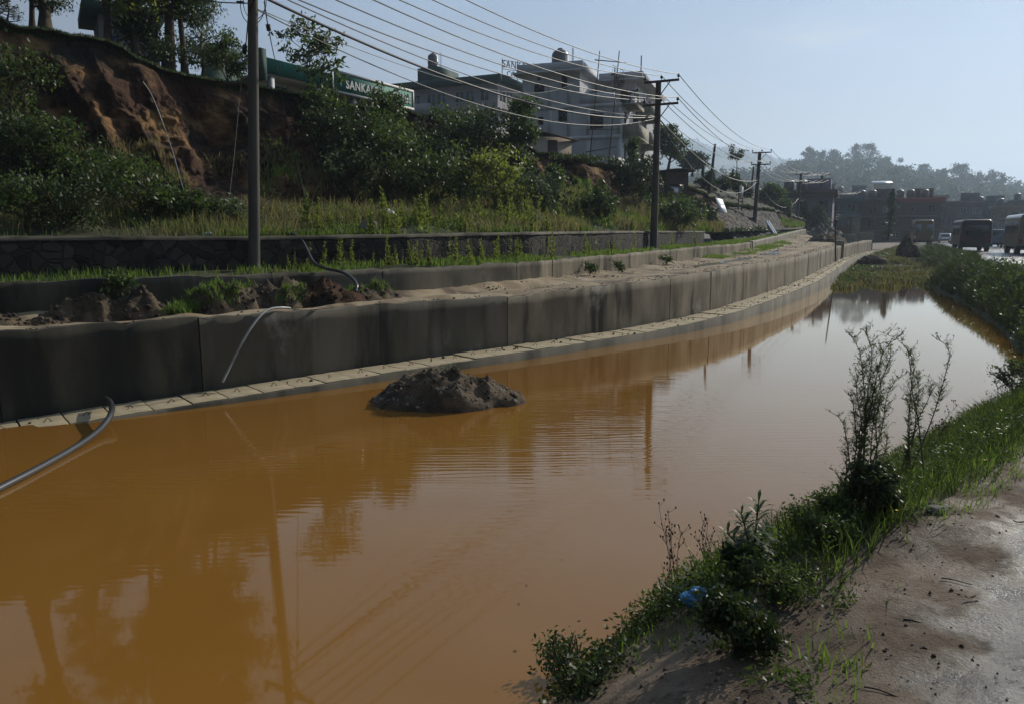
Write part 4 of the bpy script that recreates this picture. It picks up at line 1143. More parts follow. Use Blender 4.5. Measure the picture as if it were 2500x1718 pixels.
# ---- dark booth by the second pole
bo = empty('brick_booth', at(1652, 505, 50), math.radians(24))
tag(bo, 'dark brick booth with a sagging tin roof on the slope beside the second utility pole', 'shed')
MAT['dark_brick'] = M('dark_sooty_brick', (0.06, 0.042, 0.035), (0.10, 0.07, 0.055), 4, 0.95, 0.3, 20)
b = MB(); wall_holes(b, (-0.9, 0, -1.5), (1, 0, 0), 1.75, 3.7, [(0.2, 1.45, 2.0, 2.9)], inward=(0, 1, 0)); b.box(-0.9, 0.85, 0.25, 2.2, -1.5, 2.19)
b.build('wall', MAT['dark_brick'], bo)
MB().box(-0.7, 0.55, 0.10, 0.14, 0.5, 1.4).build('shutter', MAT['steel'], bo)
g = np.zeros((12, 4, 3)); g[..., 0] = np.linspace(-1.15, 1.2, 12)[:, None]; g[..., 1] = np.linspace(-0.3, 2.4, 4)[None]
g[..., 2] = 2.3 + 0.12 * np.sin(np.linspace(0, math.pi, 12))[:, None] - 0.02
r_ = MB(); r_.grid(g); g2 = g - [0, 0, 0.06]; r_.grid(g2, flip=True)
for a, c in ((g[0], g2[0]), (g2[-1], g[-1]), (g2[:, 0], g[:, 0]), (g[:, -1], g2[:, -1])): r_.grid(np.stack([a, c], 1))
r_.build('roof', MAT['rust'], bo)
MB().box(0.87, 2.1, 0.1, 0.4, -1.5, 0.45).build('side_wall', MAT['beige_wall'], bo)
# ================================================================== utility poles and wires
def pole_obj(base, top, r0, r1, mat, label, arms=((0.0, 1.45), (0.95, 1.45)), arm_dir=None, brace=True, square=False, group='utility poles along the drain'):
    base, top = np.asarray(base, float), np.asarray(top, float)
    ax = top - base; H = np.linalg.norm(ax)
    o = empty('utility_pole', base)
    tag(o, label, 'utility pole', group)
    t = np.linspace(-0.06, 1, 12)[:, None]
    sh = MB().tube(ax * t, np.linspace(r0, r1, 12), 8 if square else 14)
    sh.build('shaft', mat, o, not square)
    pins = []
    if arm_dir is not None:
        a = np.array([arm_dir[0], arm_dir[1], 0.0]); a /= np.linalg.norm(a)
        n_ = np.array([-a[1], a[0], 0])
        for dz, L in arms:
            c = ax * (1 - (dz + 0.06) / H) + n_ * (-(r1 + 0.05))
            p0, p1 = c - a * 0.45 * L * 0.9, c + a * L * 0.65
            m = MB().bar(p0, p1, 0.08, 0.09)
            m.build('crossarm', MAT['rust'], o)
            if brace: MB().bar(c + a * L * 0.38 + [0, 0, -0.05], ax * (1 - (dz + 0.72) / H) + n_ * (-(r1 + 0.05)) + a * 0.06, 0.035, 0.035).build('brace', MAT['rust'], o)
            for q in (0.02, 0.5, 0.98):
                pt = p0 + (p1 - p0) * q
                z = np.array([0, 0, 1.0])
                MB().tube([pt + z * h for h in (0.045, 0.11, 0.112, 0.15, 0.17, 0.20, 0.23, 0.25)], [0.014, 0.014, 0.05, 0.065, 0.045, 0.06, 0.05, 0.02], 10).build('insulator', MAT['dark_ins'], o, True)
                pins.append(base + pt + z * 0.22)
    return o, pins
MAT['dark_ins'] = M('dark_glazed_insulator', (0.03, 0.022, 0.022), None, rough=0.25, spec=0.6)
MAT['pole_dark'] = M('dark_pole_steel', (0.055, 0.047, 0.042), (0.085, 0.075, 0.068), 3, 0.8, 0.1, 30)
P1b, P1t = at(621, 655, 15.6), at(616, -190, 15.6)
P2b, P2t = at(1595, 612, 34), at(1608, 198, 34)
P3b, P3t = at(1838, 592, 64), at(1855, 372, 64)
P4b, P4t = at(1943, 562, 91), at(1956, 425, 91)
P5b, P5t = at(1990, 545, 105), at(2008, 426, 105)
P6b, P6t = at(2084, 560, 125), at(2088, 472, 125)
ad = lambda p, q: np.array([(q - p)[1], -(q - p)[0]])       # across the line, pointing to the road
o1, pin1 = pole_obj(P1b, P1t, 0.125, 0.095, MAT['pole_conc'], 'tall weathered concrete utility pole rising from the grass out of the top of the picture', arm_dir=ad(P1b, P2b), square=True)
o2, pin2 = pole_obj(P2b, P2t, 0.17, 0.12, MAT['pole_dark'], 'utility pole with two crossarms standing in front of the grey white house', arm_dir=ad(P1b, P3b))
o3, pin3 = pole_obj(P3b, P3t, 0.19, 0.13, MAT['pole_dark'], 'leaning utility pole with two crossarms before the stone pitched embankment', arm_dir=ad(P2b, P3b))
o4, pin4 = pole_obj(P4b, P4t, 0.20, 0.14, MAT['pole_dark'], 'farther utility pole with two crossarms in front of the lilac house', arm_dir=ad(P3b, P4b))
o5, pin5 = pole_obj(P5b, P5t, 0.26, 0.15, MAT['pole_dark'], 'thick leaning utility pole above the dark round bushes', arm_dir=ad(P3b, P5b))
o6, pin6 = pole_obj(P6b, P6t, 0.17, 0.12, MAT['pole_dark'], 'hazy utility pole with one short crossarm by the teal block', arms=((0.0, 1.2),), arm_dir=ad(P3b, P6b), brace=False)

def wire(a, b, sag, r, label, name='power_line', group=None, mat='cable', n=26, cat='wire'):
    a, b = np.asarray(a, float), np.asarray(b, float)
    t = np.linspace(0, 1, n)[:, None]
    P = a + (b - a) * t; P[:, 2] -= sag * 4 * (t * (1 - t))[:, 0]
    o = MB().tube(P - a, r, 5, cap=False).build(name, MAT[mat], None, True); o.location = a
    return tag(o, label, cat, group)
nm = ['lowest crossarm', 'lowest crossarm', 'lowest crossarm']
for k, (a, b) in enumerate(zip(pin1, pin2)):
    wire(a, b, 0.55, 0.016, 'bare wire strung from the tall concrete pole to the crossarms before the grey white house', group='wires from the first pole to the second')
for a, b in zip(pin2, pin3):
    wire(a, b, 0.75, 0.018, 'bare wire sagging from the pole before the white house to the leaning pole', group='wires from the second pole to the third')
for a, b in zip(pin3, pin4):
    wire(a, b, 0.6, 0.018, 'bare wire from the leaning pole on to the pole by the lilac house', group='wires from the third pole to the fourth')
for a, b in zip(pin4, pin5):
    wire(a, b, 0.35, 0.022, 'short wire between the two far poles by the lilac house', group='wires between the far poles')
for a, b in zip(pin5, pin6):
    wire(a, b, 1.3, 0.022, 'drooping wire from the thick leaning pole to the hazy pole', group='wires between the far poles')
z = np.array([0, 0, 1.0])
def along(b, t, zz):
    return b + (t - b) * ((zz - b[2]) / (t[2] - b[2]))
a2 = along(P2b, P2t, 7.5)
wire(along(P1b, P1t, 7.14) + [0.1, 0, 0.0], a2, 0.75, 0.030, 'thick twisted black cable from the tall concrete pole to the second pole', 'bundled_cable', mat='dark')
wire(along(P1b, P1t, 7.3) + [0.1, 0, 0.0], a2 + [0, 0, 0.04], 0.62, 0.014, 'thin pale cable close above the thick twisted cable', 'cable')
wire(along(P1b, P1t, 6.85) + [0.1, 0, 0], a2 + [0, 0, -0.05], 1.02, 0.013, 'lowest sagging pale cable between the first and second poles', 'cable')
wire(along(P1b, P1t, 6.87) + [0.1, 0, 0], at(1400, 205, 62), 1.1, 0.010, 'thin service cable from the tall concrete pole to the grey white house', 'cable')
a3 = along(P3b, P3t, 6.8)
wire(a2, a3, 1.0, 0.032, 'thick black cable drooping from the second pole to the leaning pole', 'bundled_cable', mat='dark')
wire(a2 + [0, 0, -0.1], a3 + [0, 0, -0.1], 1.9, 0.016, 'thin cable drooping below the thick black cable past the shed', 'cable')
wire(a3, along(P4b, P4t, 6.5), 1.6, 0.024, 'pale cable hanging from the leaning pole to the pole by the lilac house', 'cable')
for k in range(3):
    wire(along(P4b, P4t, 6.2 - 0.45 * k), at(1920 - 12 * k, 470 + 12 * k, 106), 0.7, 0.02, 'drooping service cable from the fourth pole to the lilac house', 'cable', 'service cables at the lilac house')
    wire(along(P5b, P5t, 7.2 - 0.4 * k), along(P6b, P6t, 6.2 - 0.3 * k), 1.6, 0.022, 'slack cable across the front of the teal block', 'cable', 'slack cables by the teal block')
# lines off to the left and the loops and joint boxes at the tall pole
e1 = along(P1b, P1t, 6.98)
wire(at(380, -18, 16.2), e1 - [0.1, 0, 0], 0.05, 0.012, 'dark cable reaching the tall concrete pole from the left', 'cable', mat='dark')
sp = MB().tube([at(578, 6, 15.7), at(596, 7, 15.7)], 0.028, 8).build('cable_splice', MAT['dark']); tag(sp, 'small black splice on the cable left of the tall concrete pole', 'splice')
def coil(cx_, cy_, rx, ry, d, label):
    an = np.linspace(0, 2 * np.pi, 28)
    P = np.array([at(cx_ + rx * math.cos(a), cy_ + ry * math.sin(a), d + 0.1 * math.sin(a)) for a in an])
    o = MB().tube(P, 0.008, 5, cap=False).build('cable_loop', MAT['dark'], None, True)
    tag(o, label, 'cable', 'slack cable loops on the tall pole')
coil(617, 12, 30, 48, 15.5, 'slack loop of thin black cable hung round the tall concrete pole')
coil(622, 6, 28, 42, 15.75, 'slack loop of thin black cable hung round the tall concrete pole')
def hang(pts, r, mat, label, name, cat):
    P = np.array([at(*p) for p in pts])
    t = np.linspace(0, len(P) - 1, 8 * len(P))
    # smooth path through the points
    Q = np.stack([np.interp(t, np.arange(len(P)), P[:, k_]) for k_ in range(3)], -1)
    Q = np.stack([smooth(Q[:, k_], 14) for k_ in range(3)], -1)
    o = MB().tube(Q - Q[0], r, 8).build(name, MAT[mat], None, True); o.location = Q[0]
    return tag(o, label, cat)
hang([(645, 4, 15.6), (649, 30, 15.7), (652, 52, 15.9), (656, 72, 16.2), (663, 110, 19), (672, 150, 25), (682, 180, 33)], 0.011, 'dark', 'thin black cable dropping from the tall pole over the green fascia', 'cable', 'cable')
bx_ = MB().tube([at(654, 60, 15.95), at(657, 76, 16.0)], 0.045, 10).build('joint_box', MAT['dark']); tag(bx_, 'small black joint box on the cable right of the tall concrete pole', 'joint box')
hang([(612, 8, 15.6), (606, 40, 15.7), (603, 80, 15.9), (600, 112, 16.2), (598, 130, 16.6), (596, 170, 20), (585, 210, 23.6)], 0.011, 'dark', 'thin black cable dropping left of the tall pole to the bank top', 'cable', 'cable')
bx_ = MB().tube([at(598, 114, 16.3), at(597, 128, 16.5)], 0.05, 10).build('joint_box', MAT['dark']); tag(bx_, 'small black joint box on the cable left of the tall concrete pole', 'joint box')
hang([(686, 226, 26), (700, 290, 24.5), (716, 360, 23.5), (733, 430, 22.4), (745, 482, 21.8)], 0.006, 'dark', 'thin dark line hanging down the bank right of the tall pole', 'cable', 'cable')
hang([(589, 205, 24.3), (582, 270, 23), (572, 380, 21.5), (560, 480, 20.4)], 0.006, 'dark', 'thin dark line hanging down the bank left of the tall pole', 'cable', 'cable')
# thin bare poles on the slope beyond the second pole
def thin_pole(b, t, d, r, label, mat='pole_dark'):
    B, T_ = at(*b, d), at(*t, d)
    o = MB().tube((T_ - B) * np.linspace(-0.15, 1, 6)[:, None], np.linspace(r * 1.1, r * 0.7, 6), 8).build('thin_pole', MAT[mat], None, True); o.location = B
    tag(o, label, 'pole', 'bare poles on the slope')
thin_pole((1733, 458), (1746, 352), 58, 0.12, 'slanting bare pole above the white board on the embankment')
thin_pole((1715, 452), (1716, 398), 66, 0.15, 'short dark pole wrapped in creeper beside the slanting bare pole')
thin_pole((1785, 448), (1790, 413), 74, 0.13, 'short bare pole on the slope right of the slanting pole')
thin_pole((1833, 474), (1840, 407), 80, 0.11, 'thin bare pole just left of the leaning utility pole')
thin_pole((2040, 622), (2039, 479), 52, 0.055, 'thin dark rod standing on the canal wall near the rubble')
lp_ = empty('creeper_pole', at(2168, 590, 88))
tag(lp_, 'thick dark pole overgrown with creeper standing between the town blocks and the road', 'pole')
ax = at(2182, 462, 88) - at(2168, 590, 88)
MB().tube(ax * np.linspace(0, 1, 8)[:, None], 0.18, 10).build('shaft', MAT['pole_dark'], lp_)
# ================================================================== vegetation
def norm(v): return v / (np.linalg.norm(v, axis=-1, keepdims=True) + 1e-9)

def leaf_quads(P, L, W, r, droop=0.25, up=0.0, dirs=None, fold=0.18):
    n = len(P)
    a = norm(r.normal(size=(n, 3)) + np.array([0, 0, up - droop])) if dirs is None else norm(dirs)
    b = norm(np.cross(a, norm(r.normal(size=(n, 3)))))
    c = np.cross(a, b)
    L = (np.broadcast_to(L, (n,)) * r.uniform(0.65, 1.3, n))[:, None]; Wd = L * W
    V = np.stack([P, P + a * L * 0.45 + b * Wd * 0.5 + c * L * fold * 0.4, P + a * L, P + a * L * 0.45 - b * Wd * 0.5 + c * L * fold * 0.4], 1)
    return V.reshape(-1, 3), np.arange(4 * n).reshape(n, 4)

def limb(p0, d, L, r, n=6, curve=0.3, wob=0.12):
    P = [np.array(p0, float)]; d = norm(np.array(d, float))
    for _ in range(n):
        d = norm(d + np.array([0, 0, curve / n]) + r.normal(size=3) * wob / math.sqrt(n))
        P.append(P[-1] + d * L / n)
    return np.array(P)

def tree_geo(h, cr, seed, nl=3500, ls=0.14, lw=0.5, tr=0.12, first=0.35, nlimb=14, clump=0.22, droop=0.25, curve=0.35, lean=(0, 0), stems=1, elev=(0.1, 0.8),
             shape='round', gap=0.25):
    """tapered trunk with limbs and twigs, leaves gathered in clumps round the twig ends"""
    r = np.random.default_rng(seed)
    wood, clumps = MB(), []
    for s_ in range(stems):
        ang = r.uniform(0, 6.28); sp = 0.0 if stems == 1 else r.uniform(0.15, 0.5)
        top = np.array([lean[0] + math.cos(ang) * sp * cr, lean[1] + math.sin(ang) * sp * cr, h * (0.92 if stems == 1 else r.uniform(0.65, 0.95))])
        t = np.linspace(0, 1, 9)
        Tk = np.outer(t, top) + np.c_[fbm(np.c_[t * 2.2, t * 0 + seed, t * 0 + s_], 2), fbm(np.c_[t * 2.2, t * 0 + seed + 5, t * 0 + s_], 2), t * 0] * 0.05 * h * np.sin(np.pi * t * 0.9)[:, None]
        trr = tr / math.sqrt(stems)
        wood.tube(Tk, trr * (1 - 0.82 * t) * (1 + 0.5 * np.exp(-t * 18)), 7)
        for i in range(max(3, nlimb // stems)):
            u = first + (1 - first) * (i + r.random()) / max(3, nlimb // stems)
            p = np.array([np.interp(u, t, Tk[:, k_]) for k_ in range(3)])
            az = i * 2.4 + r.uniform(-0.6, 0.6)
            q = (u - first) / (1 - first)
            prof = {'round': math.sin(math.pi * min(0.97, 0.22 + 0.72 * q)), 'cone': 1.05 - 0.85 * q, 'flat': 0.45 + 0.6 * q, 'column': 0.8 - 0.3 * abs(q - 0.4)}[shape]
            el = r.uniform(*elev)
            L = cr * prof * r.uniform(0.7, 1.15)
            B = limb(p, [math.cos(az) * math.cos(el), math.sin(az) * math.cos(el), math.sin(el)], L, r, 6, curve)
            wood.tube(B, np.linspace(trr * 0.42 * (1 - 0.6 * u) + 0.006, 0.006, 7), 5)
            for j in range(r.integers(3, 6)):
                f = r.uniform(0.35, 1.0); k0 = int(f * 6); bp = B[min(k0, 6)]
                tw = limb(bp, norm(r.normal(size=3) * 0.8 + (B[-1] - B[0]) / (L + 1e-6) + [0, 0, 0.25]), L * r.uniform(0.22, 0.5), r, 3, curve * 0.6, 0.3)
                wood.tube(tw, [0.008, 0.006, 0.005, 0.003], 4, cap=False)
                if r.random() > gap: clumps += [tw[-1], tw[-2]]
            clumps.append(B[-1])
    clumps = np.array(clumps)
    wts = r.uniform(0.3, 1.6, len(clumps)); wts /= wts.sum()
    ci = r.choice(len(clumps), nl, p=wts)
    P = clumps[ci] + r.normal(size=(nl, 3)) * clump * np.array([1, 1, 0.75]) * (cr * 0.42)
    P[:, 2] = np.maximum(P[:, 2], 0.03)
    lv = MB().add(*leaf_quads(P, ls, lw, r, droop))
    return wood, lv

def plant(name, label, cat, base, h, cr, seed, leaf='leaf_mid', bark='bark', group=None, rz=0.0, wn=('trunk', 'crown'), **kw):
    wood, lv = tree_geo(h, cr, seed, **kw)
    o = empty(name, base, rz); tag(o, label, cat, group)
    wood.build(wn[0], MAT[bark], o, True)
    lv.build(wn[1], MAT[leaf], o)
    return o

def ground_at(G, px, d):
    """height of a lofted surface under photo column px at depth d"""
    P = G.reshape(-1, 3); x = (px - 1250) / F * d
    k_ = np.argmin((P[:, 0] - x) ** 2 + (P[:, 1] - d) ** 2)
    return np.array([x, d, P[k_, 2]])

# --- trees standing on top of the bank
def top_at(px, d): return ground_at(PL, px, d)
plant('tree', 'big leaning dark trunk at the very left edge of the bank top', 'tree', top_at(14, 22.5), 9.0, 2.8, 1, 'leaf_dark', nl=5000, ls=0.2, tr=0.30, first=0.3, lean=(0.25, 0.1))
for k, (px, d, h) in enumerate([(62, 26, 1.4), (84, 26.5, 1.15)]):
    plant('sapling', ['small slender conifer sapling against the sky beside the big leaning trunk', 'shorter thin conifer sapling next to the slender one on the bank top'][k], 'sapling', top_at(px, d), h, 0.5, 20 + k, 'leaf_dark', nl=700, ls=0.09, lw=0.25, tr=0.04, first=0.1, nlimb=20, clump=0.14, shape='cone', elev=(0, 0.3))
plant('tree', 'dark drooping tree with a thick trunk left of the small flat roofed house', 'tree', top_at(168, 25.5), 6.0, 1.15, 31, 'leaf_dark', nl=8000, ls=0.13, lw=0.3, tr=0.17, first=0.16, droop=1.6, curve=-0.9, clump=0.34, gap=0.05, nlimb=22)
plant('tree', 'thin drooping tree just left of the thick drooping one', 'tree', top_at(138, 25.8), 5.0, 0.8, 32, 'leaf_dark', nl=2600, ls=0.12, lw=0.3, tr=0.09, first=0.16, droop=1.6, curve=-0.9, clump=0.3, nlimb=16)
plant('tree', 'forked dark tree with open twiggy branches in front of the small house', 'tree', top_at(312, 24.2), 5.6, 1.7, 33, 'leaf_dark', nl=5000, ls=0.16, tr=0.13, first=0.22, stems=2, clump=0.2, gap=0.3, nlimb=20)
plant('tree', 'dense tree with sunlit yellow green leaves on the bank top', 'tree', top_at(378, 24.6), 6.5, 1.6, 34, 'leaf_light', nl=9500, ls=0.17, tr=0.12, first=0.15, clump=0.34, gap=0.0, nlimb=24)
plant('tree', 'dark dense tree with a straight trunk between the sunlit tree and the airy tree', 'tree', top_at(446, 25.4), 9.0, 2.0, 35, 'leaf_dark', nl=17000, ls=0.17, tr=0.17, first=0.2, clump=0.34, gap=0.0, nlimb=22)
plant('tree', 'tall tree with bright drooping leaf sprays next to the dark straight trunk', 'tree', top_at(486, 25.8), 8.6, 1.2, 37, 'leaf_mid', nl=6000, ls=0.2, lw=0.25, tr=0.10, first=0.24, droop=0.9, clump=0.28, nlimb=24)
plant('tree', 'airy grey green tree with hanging foliage left of the tall concrete pole', 'tree', top_at(528, 27.0), 2.9, 0.95, 36, 'leaf_grey', nl=3800, ls=0.12, lw=0.4, tr=0.07, first=0.15, droop=1.0, curve=-0.3, clump=0.32, nlimb=22)
plant('bush', 'dark hedge like bush under the dark straight trunk', 'bush', top_at(400, 24.8), 1.3, 1.1, 38, 'leaf_dark', nl=2600, ls=0.13, tr=0.05, first=0.05, stems=4, clump=0.4, wn=('stems', 'foliage'))
plant('bush', 'low trailing bush on the bank edge left of the tall pole', 'bush', top_at(585, 25.9), 1.5, 0.75, 39, 'leaf_mid', nl=2200, ls=0.11, tr=0.04, first=0.05, stems=4, droop=0.9, clump=0.4, wn=('stems', 'foliage'))
# slender tree in front of the lettered board
def cliff_at(px, row, lift=0.0):
    P = CLIFF.reshape(-1, 3); x, y = project(P)
    k_ = np.argmin((x - px) ** 2 + (y - row) ** 2)
    return P[k_] + np.array([0.05, -0.25, lift])
plant('tree', 'slender open leafed tree growing from the bank edge in front of the green lettered board', 'tree', cliff_at(765, 262), 2.9, 1.15, 41, 'leaf_mid', nl=1100, ls=0.2, lw=0.42, tr=0.055, first=0.25, stems=2, clump=0.24, gap=0.15, nlimb=26, droop=0.3)

# --- shrubs growing on the bank face and at its foot (photo column, row of the base, height, width)
SH = [
 (60, 400, 3.4, 1.25, 'leaf_mid', 'tall leafy shrub at the left edge of the eroded bank'),
 (20, 500, 2.3, 1.3, 'leaf_dark', 'dense dark shrub at the far left foot of the bank'),
 (120, 440, 1.7, 1.1, 'leaf_mid', 'bushy green shrub below the black shaded bank face'),
 (195, 470, 1.1, 1.0, 'leaf_mid', 'low spreading shrub right of the bushy green shrub'),
 (262, 505, 1.1, 1.2, 'leaf_mid', 'mid green shrub on the terrace below the ochre gullies'),
 (345, 520, 1.2, 1.1, 'leaf_mid', 'rounded terrace shrub with glossy leaves below the ochre gullies'),
 (60, 560, 1.25, 1.2, 'leaf_mid', 'leafy shrub at the left end of the terrace above the stone wall'),
 (150, 560, 1.1, 1.1, 'leaf_dark', 'dark low shrub second from the left on the terrace'),
 (420, 540, 0.7, 0.7, 'leaf_mid', 'small shrub at the right end of the terrace thicket'),
 (500, 540, 0.55, 0.6, 'leaf_mid', 'little bush on the terrace left of the tall concrete pole'),
 (560, 545, 0.6, 0.55, 'leaf_grey', 'little grey green bush beside the tall concrete pole'),
 (790, 330, 1.5, 0.8, 'leaf_mid', 'leafy shrub clinging under the slender tree'),
 (830, 430, 2.1, 1.3, 'leaf_dark', 'big dark shrub in the middle of the bank face'),
 (945, 320, 1.2, 0.8, 'leaf_mid', 'bush on the bank crest under the right end of the lettered board'),
 (900, 440, 2.2, 1.5, 'leaf_mid', 'broad glossy shrub on the bank right of the big dark shrub'),
 (960, 470, 2.0, 1.4, 'leaf_mid', 'shrub with white glinting leaves at the foot of the bank'),
 (870, 480, 1.3, 1.1, 'leaf_grey', 'grey green bush at the bank foot above the tall weeds'),
 (1040, 420, 1.3, 1.1, 'leaf_dark', 'dark shrub on the bank below the pale three storey building'),
 (1110, 410, 1.9, 1.4, 'leaf_mid', 'tall rounded shrub on the bank left of the grey white house'),
 (1160, 470, 2.6, 1.7, 'leaf_dark', 'large dark shrub at the bank foot left of the grassy knob'),
 (1075, 500, 1.6, 1.3, 'leaf_mid', 'mid green bush behind the tall weeds'),
 (1215, 525, 1.9, 1.2, 'leaf_light', 'bright yellow green bush at the bank foot'),
 (1345, 505, 1.7, 0.6, 'leaf_mid', 'slim leafy shrub in front of the bare red earth'),
 (1300, 530, 1.2, 1.0, 'leaf_grey', 'low grey green bush right of the bright bush'),
 (1450, 540, 0.8, 0.9, 'leaf_mid', 'low bush below the bare earth on the right of the bank'),
 (1545, 505, 1.8, 1.2, 'leaf_dark', 'dark thicket left of the second utility pole'),
 (1678, 540, 0.55, 0.8, 'leaf_dark', 'dark bush in front of the brick booth'),
 (1706, 548, 0.5, 0.7, 'leaf_dark', 'dark bush at the near corner of the embankment'),
 (1640, 560, 0.8, 1.1, 'leaf_mid', 'green bush right of the second utility pole'),
]
for k, (px, row, h, w, lf, lab) in enumerate(SH):
    dd = np.interp(px, tx, D4)
    if row > np.interp(px, tx, R4):      # on the terrace: between wall and bank
        P_ = TEG.reshape(-1, 3); x, y = project(P_); b = P_[np.argmin((x - px) ** 2 + (y - row) ** 2)]
    else: b = cliff_at(px, row)
    sc = b[1] / 22.0
    plant('shrub', lab, 'shrub', b - [0, 0, 0.1], h * sc ** 0.55, w * sc ** 0.55, 100 + k, lf, 'stem', nl=int(1700 * min(1.5, w)), ls=0.125 * sc ** 0.8, lw=0.5, tr=0.05,
          first=0.08, stems=5, nlimb=26, clump=0.28, gap=0.22, wn=('stems', 'foliage'))
plant('tree', 'tall narrow leafy tree on the bank before the left edge of the grey white house', 'tree', cliff_at(1262, 500), 4.2, 1.1, 150, 'leaf_mid', nl=4200, ls=0.17, tr=0.09, first=0.12, clump=0.32, gap=0.1, nlimb=30, shape='column')
plant('tree', 'small upright tree in front of the balconies of the grey white house', 'tree', at(1548, 478, 44), 3.3, 0.8, 151, 'leaf_mid', nl=2000, ls=0.16, tr=0.06, first=0.1, clump=0.3, nlimb=22, shape='cone')
plant('tree', 'round leafy tree behind the second utility pole right of the white house', 'tree', at(1630, 425, 72), 4.2, 1.7, 152, 'leaf_mid', nl=5200, ls=0.26, tr=0.16, first=0.25, clump=0.3, gap=0.1, nlimb=22)
plant('tree', 'hazy lower tree right of the round leafy tree', 'tree', at(1690, 432, 90), 2.4, 1.7, 153, 'leaf_far', nl=3500, ls=0.3, tr=0.15, first=0.2, clump=0.3, nlimb=20)
plant('tree', 'green rounded tree at the right end of the stone pitched embankment', 'tree', at(1880, 540, 86), 3.9, 1.7, 154, 'leaf_mid', nl=5200, ls=0.26, tr=0.16, first=0.12, clump=0.36, gap=0.05, nlimb=26)
plant('bush', 'green bush hanging over the right end of the stone pitched embankment', 'bush', at(1908, 548, 83), 2.3, 1.4, 155, 'leaf_mid', nl=3400, ls=0.24, tr=0.1, first=0.1, stems=3, clump=0.36, wn=('stems', 'foliage'))
for k, (px, row, h, w) in enumerate([(1958, 560, 3.7, 0.95), (1996, 560, 2.9, 1.35)]):
    plant('bush', ['dark pointed cypress like bush below the far poles', 'dark rounded bush right of the pointed one below the far poles'][k], 'bush', at(px, row, 98), h, w, 160 + k, 'leaf_dark', nl=3600, ls=0.24, tr=0.1, first=0.04, clump=0.34, gap=0, nlimb=30, shape='cone', wn=('stems', 'foliage'))
for k, (px, row, h) in enumerate([(1722, 452, 2.0), (1760, 455, 2.2), (1790, 452, 2.4), (1812, 470, 1.8)]):
    plant('bush', ['dark bush at the foot of the slanting bare pole', 'dark ragged bush right of the slanting bare pole', 'dark bush by the short bare pole on the slope', 'dark bush beside the upright white board'][k], 'bush', at(px, row + 14, 66 + 3 * k), h * 0.55, 1.0, 170 + k, 'leaf_dark', nl=1800, ls=0.22, tr=0.08, first=0.05, stems=3, clump=0.36, wn=('stems', 'foliage'))
plant('tree', 'thin bare stemmed tree with a small flat top against the far ridge', 'tree', at(1794, 448, 95), 4.1, 1.2, 176, 'leaf_far', nl=700, ls=0.25, tr=0.09, first=0.72, clump=0.3, nlimb=8, shape='flat', elev=(0, 0.3))
_r, _l = tree_geo(6.0, 0.55, 180, nl=2600, ls=0.2, tr=0.05, first=0.08, clump=0.5, nlimb=34, gap=0)
_lo = _l.build('creeper', MAT['leaf_dark'], lp_); _lo.rotation_euler = (0, math.atan2(ax[0], ax[2]), 0)

# --- grass
def blades(P, h, r, w=0.012, lean=0.5, seg=2):
    n = len(P)
    az = r.uniform(0, 6.283, n); H = np.broadcast_to(h, (n,)) * r.uniform(0.45, 1.25, n)
    d = np.stack([np.cos(az), np.sin(az), 0 * az], -1); s = np.stack([-np.sin(az), np.cos(az), 0 * az], -1)
    az2 = r.uniform(0, 6.283, n); d2 = np.stack([np.cos(az2), np.sin(az2), 0 * az2], -1)
    ln = r.uniform(0.1, 1, n)[:, None] * lean * H[:, None]
    ww = (np.broadcast_to(w, (n,)) * r.uniform(0.6, 1.3, n))[:, None]
    m = P + d2 * ln * 0.35 + np.array([0, 0, 1]) * H[:, None] * 0.6
    t = P + d2 * ln + np.array([0, 0, 1]) * H[:, None]
    V = np.stack([P - s * ww, P + s * ww, m + s * ww * 0.7, m - s * ww * 0.7, t], 1).reshape(-1, 3)
    b = np.arange(n)[:, None] * 5
    return V, np.concatenate([b + np.array([0, 1, 2, 3])], 0), np.concatenate([b + np.array([3, 2, 4])], 0)
def grass_obj(name, P, h, seed, mat='grass', w=0.012, lean=0.5):
    r = np.random.default_rng(seed)
    V, q, t = blades(P, h, r, w, lean)
    m = MB(); m.v.append(V); m.n = len(V); m.f += [q, t]; m.m += [np.zeros(len(q), int), np.zeros(len(t), int)]
    return tag(m.build(name, MAT[mat]), kind='stuff')
def patch(P, sc, thr, seed, soft=0.15, r=rng):
    f = fbm(P * np.array([sc, sc, 0]) + seed, 3)
    return P[f + r.normal(size=len(P)) * soft > thr]
r5 = np.random.default_rng(55)
P = patch(sample(TEG, 60000, (0.02, 0.93), (0.0, 0.75), r5), 0.6, 0.0, 3)
grass_obj('terrace_grass', P, 0.17 * (0.5 + P[:, 1] / 26), 1, w=0.012 * P[:, 1] / 18)
P = patch(sample(TEG, 22000, (0.02, 0.93), (0.03, 0.95), r5), 0.5, 0.0, 8)
grass_obj('dry_grass', P, 0.3 * (0.5 + P[:, 1] / 26), 2, 'grass_dry', w=0.011 * P[:, 1] / 18, lean=0.8)
P = patch(sample(SHG, 20000, (0.03, 0.97), (0.05, 0.98), r5), 0.8, -0.05, 5)
grass_obj('shelf_grass', P, 0.16, 3, w=0.010 * P[:, 1] / 15)
P = sample(CLIFF, 26000, (0.0, 0.97), (0.955, 1.0), r5); P2 = sample(PL, 22000, (0.0, 0.97), (0.0, 0.08), r5)
P = np.concatenate([P, P2]); grass_obj('crest_grass', P, 0.10, 4, 'grass_dark', w=0.012 * P[:, 1] / 22, lean=0.9)
P = patch(sample(CLIFF, 26000, (0.0, 1.0), (0.0, 0.34), r5), 0.5, 0.05, 9)
grass_obj('bank_foot_grass', P, 0.25, 5, 'grass_dry', w=0.013 * P[:, 1] / 20, lean=0.8)
P = patch(sample(CLIFF, 30000, (0.45, 1.0), (0.0, 0.6), r5), 0.4, -0.05, 12)
